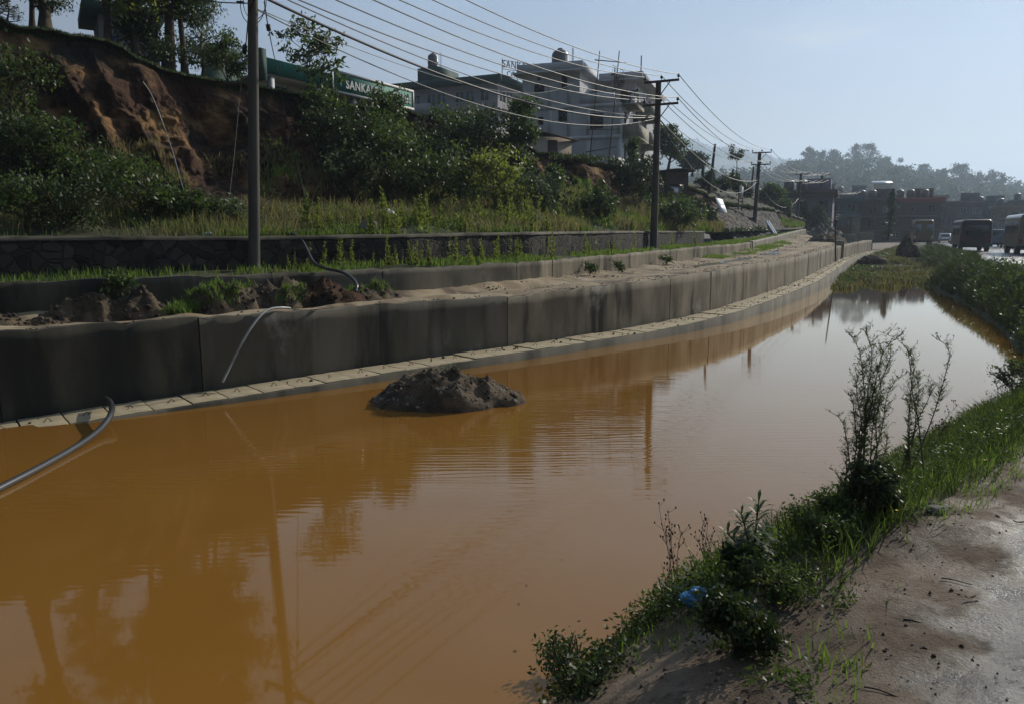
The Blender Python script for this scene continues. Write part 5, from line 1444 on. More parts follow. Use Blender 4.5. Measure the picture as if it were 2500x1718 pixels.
grass_obj('bank_weeds', P, 0.25, 6, 'grass', w=0.015 * P[:, 1] / 22, lean=0.8)
# grassy knob on the bank left of the white house
kn = at(1368, 386, 39.0)
P = kn + r5.normal(size=(6000, 3)) * np.array([0.8, 0.5, 0.06]) + [0, 0, -0.12]
grass_obj('knob_grass', P, 0.17, 7, 'grass_dark', w=0.022, lean=0.9)

P = patch(sample(TEG, 30000, (0.02, 0.97), (0.0, 0.95), r5), 0.7, 0.05, 21)
_q = P + np.c_[np.zeros((len(P), 2)), r5.random(len(P)) ** 1.4 * 0.28]
tag(MB().add(*leaf_quads(_q, 0.055 * (P[:, 1] / 20), 0.5, r5)).build('terrace_weeds', MAT['leaf_dark']), kind='stuff')
# --- tall upright weeds along the terrace: one plant, copied
def tall_weed_mesh(h, seed, n=90, w=0.07):
    r = np.random.default_rng(seed)
    t = np.linspace(0, 1, 7)
    P = np.c_[0.05 * h * fbm(np.c_[t * 1.5, t * 0 + seed, t * 0], 2), 0.05 * h * fbm(np.c_[t * 1.5, t * 0 + seed + 9, t * 0], 2), t * h]
    st = MB().tube(P, np.linspace(0.010, 0.004, 7), 5)
    u = r.uniform(0.06, 1, n)
    B = np.stack([np.interp(u, t, P[:, k_]) for k_ in range(3)], -1)
    az = r.uniform(0, 6.28, n)
    d = np.stack([np.cos(az), np.sin(az), r.uniform(0.4, 1.4, n)], -1)
    V, q = leaf_quads(B, w * (1.5 - u), 0.3, r, dirs=d)
    return st.mesh('stem', MAT['stem'], True), MB().add(V, q).mesh('leaves', MAT['leaf_light'])
wm = [tall_weed_mesh(0.95, 200 + k, [60, 150, 100, 40, 180, 90][k], [0.12, 0.12, 0.15, 0.09, 0.10, 0.13][k]) for k in range(6)]
def put_weed(base, sc, k, label, group):
    o = empty('tall_weed', base, random.uniform(0, 6.28), sc); tag(o, label, 'weed', group)
    link('stem', wm[k % 6][0], o); link('leaves', wm[k % 6][1], o)
    o.rotation_euler = (random.uniform(-.1, .1), random.uniform(-.1, .1), random.uniform(0, 6.28))
r6 = random.Random(9)
for k in range(110):
    px = r6.choice([r6.uniform(760, 1320), r6.uniform(950, 1480), r6.uniform(1300, 1740)])
    v = r6.uniform(0.02, 0.45)
    i_ = int(np.interp(px, tx, np.arange(len(tx))))
    b = TEG[i_, int(v * 25)]
    put_weed(b - [0, 0, .03], r6.choice([r6.uniform(0.35, 0.8), r6.uniform(0.5, 1.25)]) * (b[1] / 24) ** 0.5, k, 'tall upright yellow green weed standing among the grass on the terrace', 'tall weeds on the terrace')
for k in range(60):
    px = r6.choice([r6.uniform(700, 1250), r6.uniform(1250, 1700)])
    i_ = int(np.argmin(abs(project(SHG[:, 6])[0] - px))); b = SHG[i_, r6.randrange(3, 11)]
    put_weed(b - [0, 0, .02], r6.uniform(0.3, 0.85) * (b[1] / 22) ** 0.4, k, 'upright yellow green weed growing on the shelf against the stone wall', 'weeds along the stone wall')
# ================================================================== hills, town, traffic
def hill(name, cols, rows, d0, d1, z0, mat, bump=2.0, back=120, n=160):
    xs = np.linspace(cols[0], cols[-1], n); rr = np.interp(xs, cols, rows)
    crest = at(xs, rr, d1); crest[:, 2] += bump * 0.5 * fbm(np.c_[xs * 0.03, xs * 0, xs * 0], 4)
    foot = at(xs, np.full(n, 560), d0); foot[:, 2] = z0
    t = np.linspace(0, 1, 30)
    G = foot[:, None] * (1 - t)[None, :, None] + crest[:, None] * t[None, :, None]
    G[..., 2] = foot[:, None, 2] + (crest[:, None, 2] - foot[:, None, 2]) * (t ** 0.8)[None]
    G[..., 2] += bump * fbm(G * 0.02, 4) * np.sin(np.pi * t)[None]
    b = crest.copy(); b[:, 1] += back; b[:, 2] = z0 - 2
    G = np.concatenate([G, b[:, None]], 1)
    tag(MB().grid(G, flip=True).build(name, mat, None, True), kind='structure')
    return G
MAT['forest_ground'] = M('wooded_hillside', (0.03, 0.045, 0.02), (0.055, 0.065, 0.03), 0.08, 0.95, 0.5, 0.5, bdist=1.0)
H1 = hill('hill', [1560, 1700, 1820, 1900, 1960, 2030, 2090, 2140, 2200, 2260, 2320, 2380, 2440, 2520, 2700],
          [470, 455, 445, 430, 420, 415, 412, 415, 424, 440, 460, 474, 482, 488, 492], 340, 640, 2.0, MAT['forest_ground'], 1.5)
H2 = hill('far_ridge', [1000, 1400, 1560, 1600, 1640, 1680, 1720, 1770, 1830, 1900, 1980, 2060, 2200, 2400],
          [420, 392, 374, 369, 367, 366, 369, 378, 390, 404, 416, 430, 470, 520], 1000, 2300, 3.0, MAT['forest_ground'], 12.0, 200)
H3 = hill('low_far_hill', [2300, 2400, 2450, 2500, 2600, 2800], [500, 478, 474, 476, 470, 480], 700, 1300, 3.0, MAT['forest_ground'], 3.0, 300)
def crowns(name, P, hgt, rad, nq, ls, seed, mat='leaf_far'):
    r = np.random.default_rng(seed); n = len(P)
    V = []
    hh = np.broadcast_to(hgt, (n,)) * r.uniform(0.6, 1.35, n); rr = np.broadcast_to(rad, (n,)) * r.uniform(0.6, 1.3, n)
    for i in range(n):
        k = r.integers(3, 6)
        c = r.normal(size=(k, 3)) * np.array([0.5, 0.5, 0.28]) * rr[i]
        q = c[r.integers(0, k, nq)] + norm(r.normal(size=(nq, 3))) * (r.random(nq) ** 0.5)[:, None] * rr[i] * 0.55
        q[:, 2] += hh[i] * 0.62
        V.append(P[i] + q)
    V = np.concatenate(V)
    m = MB().add(*leaf_quads(V, ls, 0.6, r))
    tr = [0]
    for i in range(n): m.tube([P[i] - [0, 0, 0.5], P[i] + [0, 0, hh[i] * 0.6]], [0.22, 0.1], 4, cap=False)
    return tag(m.build(name, MAT[mat]), kind='stuff')
r7 = np.random.default_rng(77)
crowns('hill_forest', sample(H1[:, :30], 520, (0.0, 1.0), (0.03, 0.93), r7), 12, 5.4, 130, 1.8, 1)
crowns('ridge_forest', sample(H2[:, :30], 420, (0.28, 0.75), (0.72, 1.0), r7), 22, 12.0, 50, 6.5, 2)
crowns('ridge_forest', sample(H3[:, :30], 60, (0.0, 1.0), (0.8, 1.0), r7), 13, 6.0, 60, 3.2, 3)
# trees that stand out on the skyline
for k, (px, row, h, w, shp, lab) in enumerate([
    (1972, 424, 11, 3.6, 'round', 'tall rounded tree on the hill skyline left of the feathery trees'),
    (2000, 424, 8.5, 3.4, 'flat', 'wispy tree on the hill skyline beside the tall rounded tree'),
    (2032, 420, 8.5, 4.0, 'column', 'feathery bamboo like clump on the hill skyline'),
    (2086, 420, 11.5, 3.8, 'round', 'left of the two highest trees on the hilltop'),
    (2118, 420, 12, 4.6, 'round', 'right of the two highest trees on the hilltop'),
    (2160, 424, 6.5, 3.0, 'round', 'small tree just right of the highest hilltop trees'),
    (2252, 448, 8, 2.8, 'round', 'lone round tree on the falling skyline of the hill'),
    (2298, 466, 7, 2.6, 'flat', 'low flat tree on the skyline before the airy domed tree'),
    (2342, 486, 12.5, 5.0, 'round', 'large airy domed tree on the skyline above the red brown bus'),
    (2385, 490, 8.5, 3.8, 'flat', 'spreading open tree on the skyline right of the domed tree'),
    (2428, 492, 9.5, 4.0, 'flat', 'last open branched tree at the end of the wooded skyline')]):
    plant('tree', lab, 'tree', at(px, row, 540 if px > 2280 else 630), h * 1.85, w * 1.7, 300 + k, 'leaf_far', nl=1700, ls=1.3, tr=0.5, first=0.3 if shp != 'flat' else 0.5, nlimb=16, clump=0.34, shape=shp, gap=0.12)

MAT['h_lilac'] = M('lilac_painted_wall', (0.20, 0.17, 0.215), (0.17, 0.145, 0.19), 0.4, 0.9)
MAT['h_teal'] = M('teal_painted_wall', (0.07, 0.11, 0.12), (0.055, 0.09, 0.10), 0.4, 0.9)
MAT['h_dark'] = M('dark_brick_house', (0.09, 0.055, 0.047), (0.065, 0.045, 0.04), 0.6, 0.95)
MAT['h_grey'] = M('grey_plaster_house', (0.14, 0.135, 0.13), (0.10, 0.098, 0.095), 0.4, 0.9)
MAT['h_cream'] = M('cream_house', (0.22, 0.19, 0.135), (0.18, 0.15, 0.11), 0.4, 0.9)
MAT['h_red'] = M('red_roof_paint', (0.22, 0.05, 0.04), None, rough=0.8)
def town_house(name, label, px0, px1, row, d, floors, mat, depth=9.0, yawd=22, tanks=1, band=None, nwin=3, stair=True, seed=0):
    r = random.Random(seed)
    a = at(px0, row, d); w = (px1 - px0) / F * d
    gz = float(np.interp(d, [74, 85, 120, 420], [0, 0.7, 0.8, 3.0])) - 0.3
    H = a[2] - gz
    o = empty(name, (a[0], a[1], gz), math.radians(-yawd)); tag(o, label, 'house', 'houses of the town')
    fh = (H - 0.8) / floors
    wl, ws = MB(), []
    for k in range(floors):
        pit = w / nwin
        hs = [(pit * (i + 0.5) - 0.55, pit * (i + 0.5) + 0.55, fh * 0.32, fh * 0.80) for i in range(nwin)]
        wall_holes(wl, (0, 0, fh * k), (1, 0, 0), w, fh, hs, inward=(0, 1, 0)); ws += [((0, 0, fh * k), (1, 0, 0), q) for q in hs]
        nd = max(2, int(depth / 3)); pd = depth / nd
        hd_ = [(pd * (i + 0.5) - 0.55, pd * (i + 0.5) + 0.55, fh * 0.32, fh * 0.80) for i in range(nd)]
        wall_holes(wl, (0, depth, fh * k), (0, -1, 0), depth, fh, hd_, inward=(1, 0, 0)); ws += [((0, depth, fh * k), (0, -1, 0), q) for q in hd_]
        wl.add([(w, 0, fh * k), (w, depth, fh * k), (w, depth, fh * (k + 1)), (w, 0, fh * (k + 1))], [(0, 1, 2, 3)])
    wl.box(0.3, w - 0.02, 0.3, depth - 0.05, 0, fh * floors - 0.02)
    wl.build('wall', MAT[mat], o)
    for q in ws: window(o, *q, nx=2, nz=1, frame='letter' if r.random() < 0.3 else 'wood_dark', pane='curtain' if r.random() < 0.25 else 'glass', fw=0.09)
    f = MB()
    for k in range(1, floors): f.box(-0.5, w + 0.4, -0.55, -0.003, fh * k - 0.12, fh * k + 0.05)
    if floors > 1: f.build('floor_band', MAT['h_grey'], o)
    f = MB(); f.box(-0.6, w + 0.6, -0.6, depth + 0.4, fh * floors, fh * floors + 0.14)
    for x0, x1, y0, y1 in ((-0.5, w + 0.5, -0.5, -0.38), (-0.5, w + 0.5, depth + 0.2, depth + 0.32), (-0.5, -0.38, -0.37, depth + 0.19), (w + 0.38, w + 0.5, -0.37, depth + 0.19)):
        f.box(x0, x1, y0, y1, fh * floors + 0.141, H)
    f.build('roof', MAT[band or mat], o)
    if stair: MB().box(w * 0.5, w * 0.5 + 3.0, depth * 0.45, depth * 0.8, fh * floors + 0.142, H + 1.7).build('stair_head', MAT[mat], o)
    for k in range(tanks):
        c = np.array([w * (0.18 + 0.27 * k) + r.uniform(-.3, .3), depth * 0.3, fh * floors + 0.142])
        MB().tube([c + [0, 0, z_] for z_ in (0, 0.8, 0.81, 0.86, 1.9, 2.1, 2.2)], [0.25, 0.25, 0.65, 0.7, 0.7, 0.5, 0.15], 12).build('roof_tank', MAT['tank'], o, True)
    return o
TH = [
 ('town_house', 'lilac two storey house with a roof terrace behind the far utility poles', 1898, 2022, 466, 104, 2, 'h_lilac', 2, 'h_dark', 3),
 ('town_house', 'dull teal block right of the dark rounded bushes', 2022, 2092, 481, 122, 3, 'h_teal', 0, None, 2),
 ('town_house', 'dark brick house behind the concrete end block of the drain', 2080, 2172, 486, 128, 3, 'h_dark', 2, None, 3),
 ('town_house', 'red banded dark house with several roof tanks behind the yellow bus', 2172, 2282, 484, 136, 3, 'h_dark', 3, 'h_red', 3),
 ('town_house', 'small low house between the red banded house and the hazy row', 2282, 2312, 505, 140, 2, 'h_grey', 1, None, 1),
 ('town_house', 'hazy grey flat roofed house above the white parked cars', 2308, 2386, 492, 150, 3, 'h_grey', 0, None, 3),
 ('town_house', 'teal tinted hazy block directly behind the red brown bus', 2384, 2440, 498, 158, 3, 'h_teal', 1, None, 2),
 ('town_house', 'cream house with an orange awning near the right edge', 2436, 2484, 503, 150, 3, 'h_cream', 1, None, 2),
 ('town_house', 'tall grey house with a roof tank at the right edge', 2474, 2560, 489, 165, 4, 'h_grey', 1, None, 3),
 ('town_house', 'second row house peeping over the teal block', 2040, 2110, 471, 180, 4, 'h_grey', 1, None, 2),
 ('town_house', 'second row house peeping over the red banded house', 2225, 2300, 478, 195, 4, 'h_cream', 1, None, 2),
 ('town_house', 'second row house between the lilac house and the hill', 1955, 2030, 470, 150, 3, 'h_grey', 2, None, 2),
 ('town_house', 'pale house halfway up the wooded hill', 2136, 2166, 447, 300, 2, 'h_cream', 0, None, 1),
]
for k, (nm_, lab, a_, b_, row, d, fl_, mt_, tk_, bd_, nw) in enumerate(TH):
    if d == 300:
        c = at(a_, row, d); o = empty(nm_, c, -0.3); tag(o, lab, 'house', 'houses of the town')
        MB().box(0, 6, 0, 6, -6, -0.3).build('wall', MAT[mt_], o)
        V = np.array([[-.5, -.5, -.3], [6.5, -.5, -.3], [-.5, 6.5, 0.9], [6.5, 6.5, 0.9]]); MB().hexa(np.concatenate([V, V + [0, 0, .15]])).build('roof', MAT['steel'], o)
        continue
    town_house(nm_, lab, a_, b_, row, d, fl_, mt_, 9.0, 24, tk_, bd_, nw, stair=(k % 3 != 1), seed=k)

# ---- traffic
MAT['tyre'] = M('tyre_rubber', (0.018, 0.018, 0.018), None, rough=0.85)
MAT['paint_red'] = M('dark_red_paint', (0.035, 0.014, 0.014), None, rough=0.4, spec=0.5)
MAT['paint_yellow'] = M('yellow_paint', (0.14, 0.092, 0.018), None, rough=0.4, spec=0.5)
MAT['paint_cream'] = M('cream_paint', (0.20, 0.165, 0.10), None, rough=0.4, spec=0.5)
MAT['paint_white'] = M('white_paint', (0.72, 0.72, 0.72), None, rough=0.3, spec=0.5)
MAT['paint_blue'] = M('blue_grey_paint', (0.10, 0.13, 0.17), None, rough=0.3, spec=0.5)
MAT['lamp_red'] = M('red_lamp_glass', (0.25, 0.02, 0.02), None, rough=0.2)
MAT['lamp_clear'] = M('headlamp_glass', (0.55, 0.55, 0.52), None, rough=0.15, spec=0.7)
def rrect(w, z0, z1, r, top=0.94, n=5):
    """cross section of a coach body, a little narrower at the roof"""
    pts = []
    for cxx, czz, a0 in ((w / 2 - r, z0 + r * 0.4, -90), (w / 2 * top - r, z1 - r, 0), (-w / 2 * top + r, z1 - r, 90), (-w / 2 + r, z0 + r * 0.4, 180)):
        for a in np.linspace(a0, a0 + 90, n):
            rr_ = r if czz > z0 + r else r * 0.4
            pts.append((cxx + r * math.cos(math.radians(a)), czz + rr_ * math.sin(math.radians(a))))
    return np.array(pts)
def wheel(o, x, y, rad, wd):
    w = MB().tube([(x - wd / 2, y, rad), (x - wd / 2 + 0.03, y, rad), (x + wd / 2 - 0.03, y, rad), (x + wd / 2, y, rad)], [rad * 0.9, rad, rad, rad * 0.9], 20).build('wheel', MAT['tyre'], o)
    MB().tube([(x - wd / 2 - 0.006, y, rad), (x + wd / 2 + 0.006, y, rad)], rad * 0.55, 14).build('rim', MAT['steel'], w)
def coach(label, c, heading, L, w, h, mat, rear=True, roof=None, windows=7, two_rear=False):
    o = empty('bus', c, heading); tag(o, label, 'bus')
    ys = [0, 0.05, 0.18, 0.4, L - 0.5, L - 0.2, L - 0.05, L]
    sc = [0.90, 0.95, 0.985, 1, 1, 0.985, 0.95, 0.88]
    R0 = rrect(w, 0.55, h, 0.28); zc = (0.55 + h) / 2
    G = np.array([[(p[0] * s_, y, zc + (p[1] - zc) * s_) for p in np.vstack([R0, R0[:1]])] for y, s_ in zip(ys, sc)])
    m = MB().grid(G)
    m.add(G[0][:-1], [tuple(range(len(R0)))[::-1]]); m.add(G[-1][:-1], [tuple(range(len(R0)))])
    m.build('body', MAT[mat], o)
    if roof:
        R1 = [(p[0] * 1.012, p[1] + 0.02) for p in R0 if p[1] > h - 0.34]
        MB().grid(np.array([[(p[0] * s_, y, p[1]) for p in R1] for y, s_ in zip(ys[1:-1], sc[1:-1])])).build('roof', MAT[roof], o)
    z0, z1 = h * 0.52, h * 0.82
    if two_rear:
        for x in (-w * 0.27, w * 0.27): MB().box(x - w * 0.15, x + w * 0.15, -0.012, 0.03, z0, z1).build('rear_window', MAT['curtain'], o)
    else: MB().box(-w * 0.36, w * 0.36, -0.012, 0.03, z0, z1).build('rear_window', MAT['glass'], o)
    MB().box(-w * 0.38, w * 0.38, L - 0.03, L + 0.012, z0 - 0.1, z1).build('windscreen', MAT['glass'], o)
    pit = (L - 1.4) / windows
    for k in range(windows):
        for sgn in (-1, 1):
            xx = lambda z_: sgn * (w / 2 * (1 - 0.06 * (z_ - 0.55) / (h - 0.55)) + 0.002)
            y0, y1 = 0.7 + k * pit, 0.7 + (k + 1) * pit - 0.14
            V = np.array([[xx(z_) + (sgn * 0.012 if q else -sgn * 0.02), y, z_] for q in (0, 1) for z_ in (z0, z1) for y in (y0, y1)])
            MB().hexa(V).build('side_window', MAT['glass'], o)
    MB().box(-w / 2 - 0.02, w / 2 + 0.02, -0.12, 0.1, 0.42, 0.66).build('bumper', MAT['tyre'], o)
    for sgn in (-1, 1):
        MB().box(sgn * w * 0.42 - 0.1, sgn * w * 0.42 + 0.1, -0.03, 0.04, 0.85, 1.15).build('tail_light', MAT['lamp_red'] if rear else MAT['lamp_clear'], o)
        for y in (1.3, L - 1.6): wheel(o, sgn * (w / 2 - 0.22), y, 0.46, 0.34)
    MB().box(-w * 0.35, w * 0.35, 0.5, L - 0.4, 0.35, 0.56).build('chassis', MAT['tyre'], o)
    return o
def head_at(y):
    i_ = int(np.argmin(abs(S[:, 1] - y))); return math.atan2(ST[i_, 1], ST[i_, 0]) - math.pi / 2
def on_road(px, d, z=0.885): 
    return (d * (px - 1250) / F, d, z)
coach('dark red brown bus seen from behind on the wet road', on_road(2371, 66), head_at(66) + 0.02, 7.2, 2.45, 2.75, 'paint_red')
coach('cream bus with a white roof cut by the right edge', on_road(2519, 56), head_at(56), 7.5, 2.45, 3.0, 'paint_cream', roof='paint_white', windows=8)
coach('yellow bus with two upper windows coming out of the haze', on_road(2243, 98), head_at(98) + 0.04, 7.0, 2.35, 3.2, 'paint_yellow', rear=False, two_rear=True)
def car(label, c, heading, mat, L=3.9, w=1.6, h=1.45, van=False):
    o = empty('van' if van else 'car', c, heading); tag(o, label, 'van' if van else 'car')
    pf = [(0, .35), (0, .82), (.25, .9), (.62, h - .03), (1.0, h), (2.3, h - .02), (3.0, .92), (3.75, .78), (3.9, .6), (3.9, .35)] if not van else \
         [(0, .35), (0, 1.0), (.12, h - .08), (.35, h), (3.0, h), (3.4, 1.15), (3.8, .95), (3.9, .7), (3.9, .35)]
    pf = np.array(pf) * [L / 3.9, 1]
    xs = np.array([-1, -0.96, -0.8, 0.8, 0.96, 1]) * w / 2
    G = []
    for x in xs:
        k = 0.0 if abs(x) < w * 0.45 else (0.03 if abs(x) < w * 0.49 else 0.09)
        G.append([(x * (1 - 0.12 * max(0, (z_ - 0.85))), y + (k if y < L / 2 else -k), z_ - (k * 0.6 if z_ > 0.5 else 0)) for y, z_ in pf])
    G = np.array(G); m = MB().grid(G)
    m.add(G[0], [tuple(range(len(pf)))]); m.add(G[-1], [tuple(range(len(pf)))[::-1]])
    m.build('body', MAT[mat], o)
    zz0, zz1 = 0.92, h - 0.12
    MB().hexa(np.array([[sx * w * 0.38, y, z_] for z_, y in ((zz0, 0.18 if not van else .02), (zz1, 0.5 if not van else 0.06)) for sx in (-1, 1) for y in (y, y + 0.05)])).build('rear_window', MAT['glass'], o)
    for sx in (-1, 1):
        xo = sx * w * 0.475
        MB().hexa(np.array([[xo * q, y, z_] for q in (0.97, 1.012) for z_, ya, yb in ((zz0, 0.6, 2.85), (zz1, 0.85, 2.35)) for y in (ya, yb)])).build('side_window', MAT['glass'], o)
        MB().box(sx * w * 0.38 - .12, sx * w * 0.38 + .12, -0.02, 0.05, 0.66, 0.8).build('tail_light', MAT['lamp_red'], o)
        for y in (0.75, L - 0.75): wheel(o, sx * (w / 2 - 0.1), y, 0.3, 0.18)
    MB().box(-w / 2 + .05, w / 2 - .05, -0.07, 0.05, 0.36, 0.54).build('bumper', MAT['tyre'], o)
    return o
car('white car far down the road right of the yellow bus', on_road(2296, 118), head_at(110), 'paint_white')
car('white car far down the road close left of the red brown bus', on_road(2327, 106), head_at(106), 'paint_white')
car('blue grey van with a pale roof edge right of the red brown bus', on_road(2424, 80), head_at(80), 'paint_blue', 4.2, 1.7, 1.95, True)
car('dark van between the blue grey van and the cream bus', on_road(2455, 86), head_at(86), 'paint_red', 4.2, 1.7, 1.95, True)
# ================================================================== heaps, pipes, boards, litter
r9 = np.random.default_rng(99)
def mound(name, label, c, rx, ry, h, yaw, seed, mat='soil', rough_=1.0, parent=None, cat='heap', group=None, power=1.25, floor=-0.25):
    nr, na = 34, 84
    rr = np.linspace(0, 1, nr) ** 0.9; an = np.linspace(0, 2 * np.pi, na)
    R_, A_ = np.meshgrid(rr, an, indexing='ij')
    wob = 1 + 0.16 * fbm(np.stack([np.cos(A_) * 1.6, np.sin(A_) * 1.6, 0 * A_ + seed], -1), 3)
    X, Y = R_ * np.cos(A_) * rx * wob, R_ * np.sin(A_) * ry * wob
    q = np.clip(1 - R_ ** power, 0, 1)
    Z = h * q + rough_ * (0.13 * fbm(np.stack([X * 2.4, Y * 2.4, 0 * X + seed], -1), 3) + 0.055 * fbm(np.stack([X * 8, Y * 8, 0 * X + seed], -1), 3) + 0.02 * fbm(np.stack([X * 26, Y * 26, 0 * X + seed], -1), 2)) * np.clip(q * 3.2, 0, 1) ** 0.6 * min(1.2, h * 1.8)
    Z += floor * np.clip((R_ - 0.9) / 0.1, 0, 1)
    G = np.stack([X * math.cos(yaw) - Y * math.sin(yaw), X * math.sin(yaw) + Y * math.cos(yaw), Z], -1)
    G[:, -1] = G[:, 0]
    o = MB().grid(G).build(name, MAT[mat], None, True); o.location = tuple(c)
    tag(o, label, cat, group)
    return o, G + np.asarray(c)
mc = onz(1108, 975, 0.0)
MH, MHG = mound('soil_heap', 'dark heap of stony soil rising out of the brown water', mc, 1.36, 0.84, 0.62, 0.12, 3, 'soil', 1.25, power=1.1)
r8 = np.random.default_rng(88)
def stones(name, P, size, seed, mat='stone', kind='stuff', label=None):
    r = np.random.default_rng(seed); m = MB()
    ico = np.array([[0, 0, 1], [.894, 0, .447], [.276, .851, .447], [-.724, .526, .447], [-.724, -.526, .447], [.276, -.851, .447], [.724, .526, -.447], [-.276, .851, -.447], [-.894, 0, -.447], [-.276, -.851, -.447], [.724, -.526, -.447], [0, 0, -1]])
    fc = [(0, 1, 2), (0, 2, 3), (0, 3, 4), (0, 4, 5), (0, 5, 1), (1, 6, 2), (2, 7, 3), (3, 8, 4), (4, 9, 5), (5, 10, 1), (6, 7, 2), (7, 8, 3), (8, 9, 4), (9, 10, 5), (10, 6, 1), (11, 7, 6), (11, 8, 7), (11, 9, 8), (11, 10, 9), (11, 6, 10)]
    for p in P:
        s_ = size * r.uniform(0.4, 1.5) ** 1.5
        V = ico * s_ * r.uniform(0.6, 1.2, 3) * (1 + 0.22 * r.normal(size=(12, 1)))
        a = r.uniform(0, 6.28); c, s = math.cos(a), math.sin(a)
        m.add(V @ np.array([[c, -s, 0], [s, c, 0], [0, 0, 1]]).T + p, fc)
    return tag(m.build(name, MAT[mat]), kind=kind)
def on_grid(G, n, r, vmin=0.0, vmax=1.0): return sample(G, n, (vmin, vmax), (0, 1), r)
stones('heap_gravel', on_grid(MHG, 260, r8, 0.4, 0.93), 0.018, 5)
stones('heap_clods', on_grid(MHG, 200, r8, 0.05, 0.9), 0.022, 6, 'soil')
gp = MHG.reshape(-1, 3); gp = gp[gp[:, 2] > 0.52]
grass_obj('heap_grass', gp[r8.integers(0, len(gp), 90)] + r8.normal(size=(90, 3)) * [.10, .08, 0], 0.05, 9, 'grass_dark', w=0.005, lean=1.2)

def track_pt(px, t): 
    i_ = int(np.argmin(abs(project(TG[:, int(t * 25)])[0] - px))); return TG[i_, int(t * 25)]
def tyaw(px):
    i_ = int(np.argmin(abs(lpx - px))); return math.atan2(LT[i_, 1], LT[i_, 0])
HP = [(-40, .6, 0.9, .5, .22, 'low brown heap of clods at the left end of the sandy track', 'soil'),
      (100, .55, 0.6, .35, .20, 'small heap of dark clods beside the first heap on the track', 'soil'),
      (240, .60, 0.9, .42, .42, 'dark heap of lumpy soil on the track with a leafy sprig', 'soil'),
      (345, .62, 0.75, .42, .40, 'dark lumpy heap next to the leafy one on the sandy track', 'soil'),
      (425, .55, 0.5, .36, .26, 'brown crumbly heap between the dark heap and the grassy one', 'earth'),
      (540, .68, 1.1, .55, .52, 'grassy soil heap leaning against the low concrete wall', 'soil'),
      (680, .70, 1.2, .55, .60, 'long soil heap with grass on top left of the thin dark pipe end', 'soil'),
      (790, .62, 1.0, .6, .44, 'reddish soil heap where the thin pipe ends', 'earth'),
      (900, .72, 0.9, .45, .38, 'last grassy soil heap against the low wall before the open track', 'soil')]
for k, (px, t, rx, ry, h, lab, mt_) in enumerate(HP):
    c = track_pt(px, t)
    o, Gm = mound('soil_heap', lab, c - [0, 0, 0.04], rx, ry, h, tyaw(px), 20 + k, mt_, 1.35, group='soil heaps on the track')
    stones('heap_clods', on_grid(Gm, 130, r8, 0.1, 0.98), 0.032, 40 + k, mt_)
    if k in (4, 5, 6, 8):
        gp = on_grid(Gm, 1500, r8, 0.05, 0.8); gp = patch(gp, 2.0, 0.0, k)
        grass_obj('heap_grass', gp, 0.12, 60 + k, w=0.008, lean=0.9)
P = patch(sample(TG, 3000, (0.0, 1.0), (0.45, 1.0), r8), 1.3, 0.25, 4); stones('track_clods', P[:900], 0.025, 70, 'soil')
P = sample(TG, 900, (0.0, 1.0), (0.0, 0.12), r8); stones('edge_gravel', P, 0.016, 71, 'soil')
P = patch(sample(TG, 9000, (0.45, 0.8), (0.72, 1.0), r8), 0.9, 0.15, 14)
grass_obj('track_grass', P, 0.14, 72, w=0.012, lean=0.7)
for k, px in enumerate([300, 1440, 1510, 1625]):
    b = track_pt(px, .7 if px < 400 else .9)
    plant('weed', ['leafy sprig on the dark lumpy soil heap', 'small leafy weed at the foot of the low wall, first along the track', 'small leafy weed at the foot of the low wall, beside the first', 'larger leafy clump at the foot of the low wall on the track'][k], 'weed',
          b + [0, 0, 0.35 if px < 400 else 0], 0.35, 0.26, 400 + k, 'leaf_mid', 'stem', nl=260, ls=0.09, tr=0.012, first=0.1, stems=4, nlimb=8, clump=0.4, wn=('stems', 'foliage'))

hang([(708, 753, 13.1), (690, 751, 12.9), (662, 753, 12.7), (640, 765, 12.5), (612, 800, 12.25), (585, 846, 12.1), (562, 893, 12.0), (543, 932, 11.85)], 0.021, 'hose', 'pale bent pipe hanging over the retaining wall down to the cover slabs', 'pipe', 'pipe')
Pw = [onz(x, y, z_) for x, y, z_ in ((-140, 1262, .03), (-60, 1222, .03), (0, 1190, .035), (60, 1160, .035), (120, 1128, .035), (180, 1094, .04), (228, 1062, .06), (256, 1036, .10))] + [at(272, 1010, 9.95), at(275, 992, 10.25), at(268, 978, 10.55), at(258, 972, 10.9)]
Q = np.array(Pw); t = np.linspace(0, len(Q) - 1, 90)
Q = np.stack([smooth(np.interp(t, np.arange(len(Q)), Q[:, k_]), 20) for k_ in range(3)], -1)
o = MB().tube(Q - Q[0], 0.040, 10).build('pipe', MAT['hose_dark'], None, True); o.location = Q[0]
tag(o, 'black plastic pipe curving from the drain edge into the brown water', 'pipe')
hang([(652, 571, 17.6), (690, 568, 17.2), (722, 573, 16.9), (742, 592, 16.5), (755, 622, 16.0), (768, 646, 15.5), (795, 657, 14.8), (835, 663, 14.3), (862, 680, 13.9), (873, 698, 13.7), (868, 712, 13.6)], 0.03, 'hose_dark', 'thin dark pipe snaking from the terrace over the stone wall to the soil heaps', 'pipe', 'pipe')
Q = np.array([cliff_at(x, y) - [0, 0.12, 0] for x, y in ((360, 205), (376, 228), (395, 268), (413, 318), (432, 376), (447, 428), (458, 470), (464, 492))])
t = np.linspace(0, len(Q) - 1, 60); Q = np.stack([smooth(np.interp(t, np.arange(len(Q)), Q[:, k_]), 12) for k_ in range(3)], -1)
o = MB().tube(Q - Q[0], 0.014, 6).build('pipe', MAT['hose'], None, True); o.location = Q[0]
tag(o, 'thin pale pipe running down the ochre gullies of the bank', 'pipe')

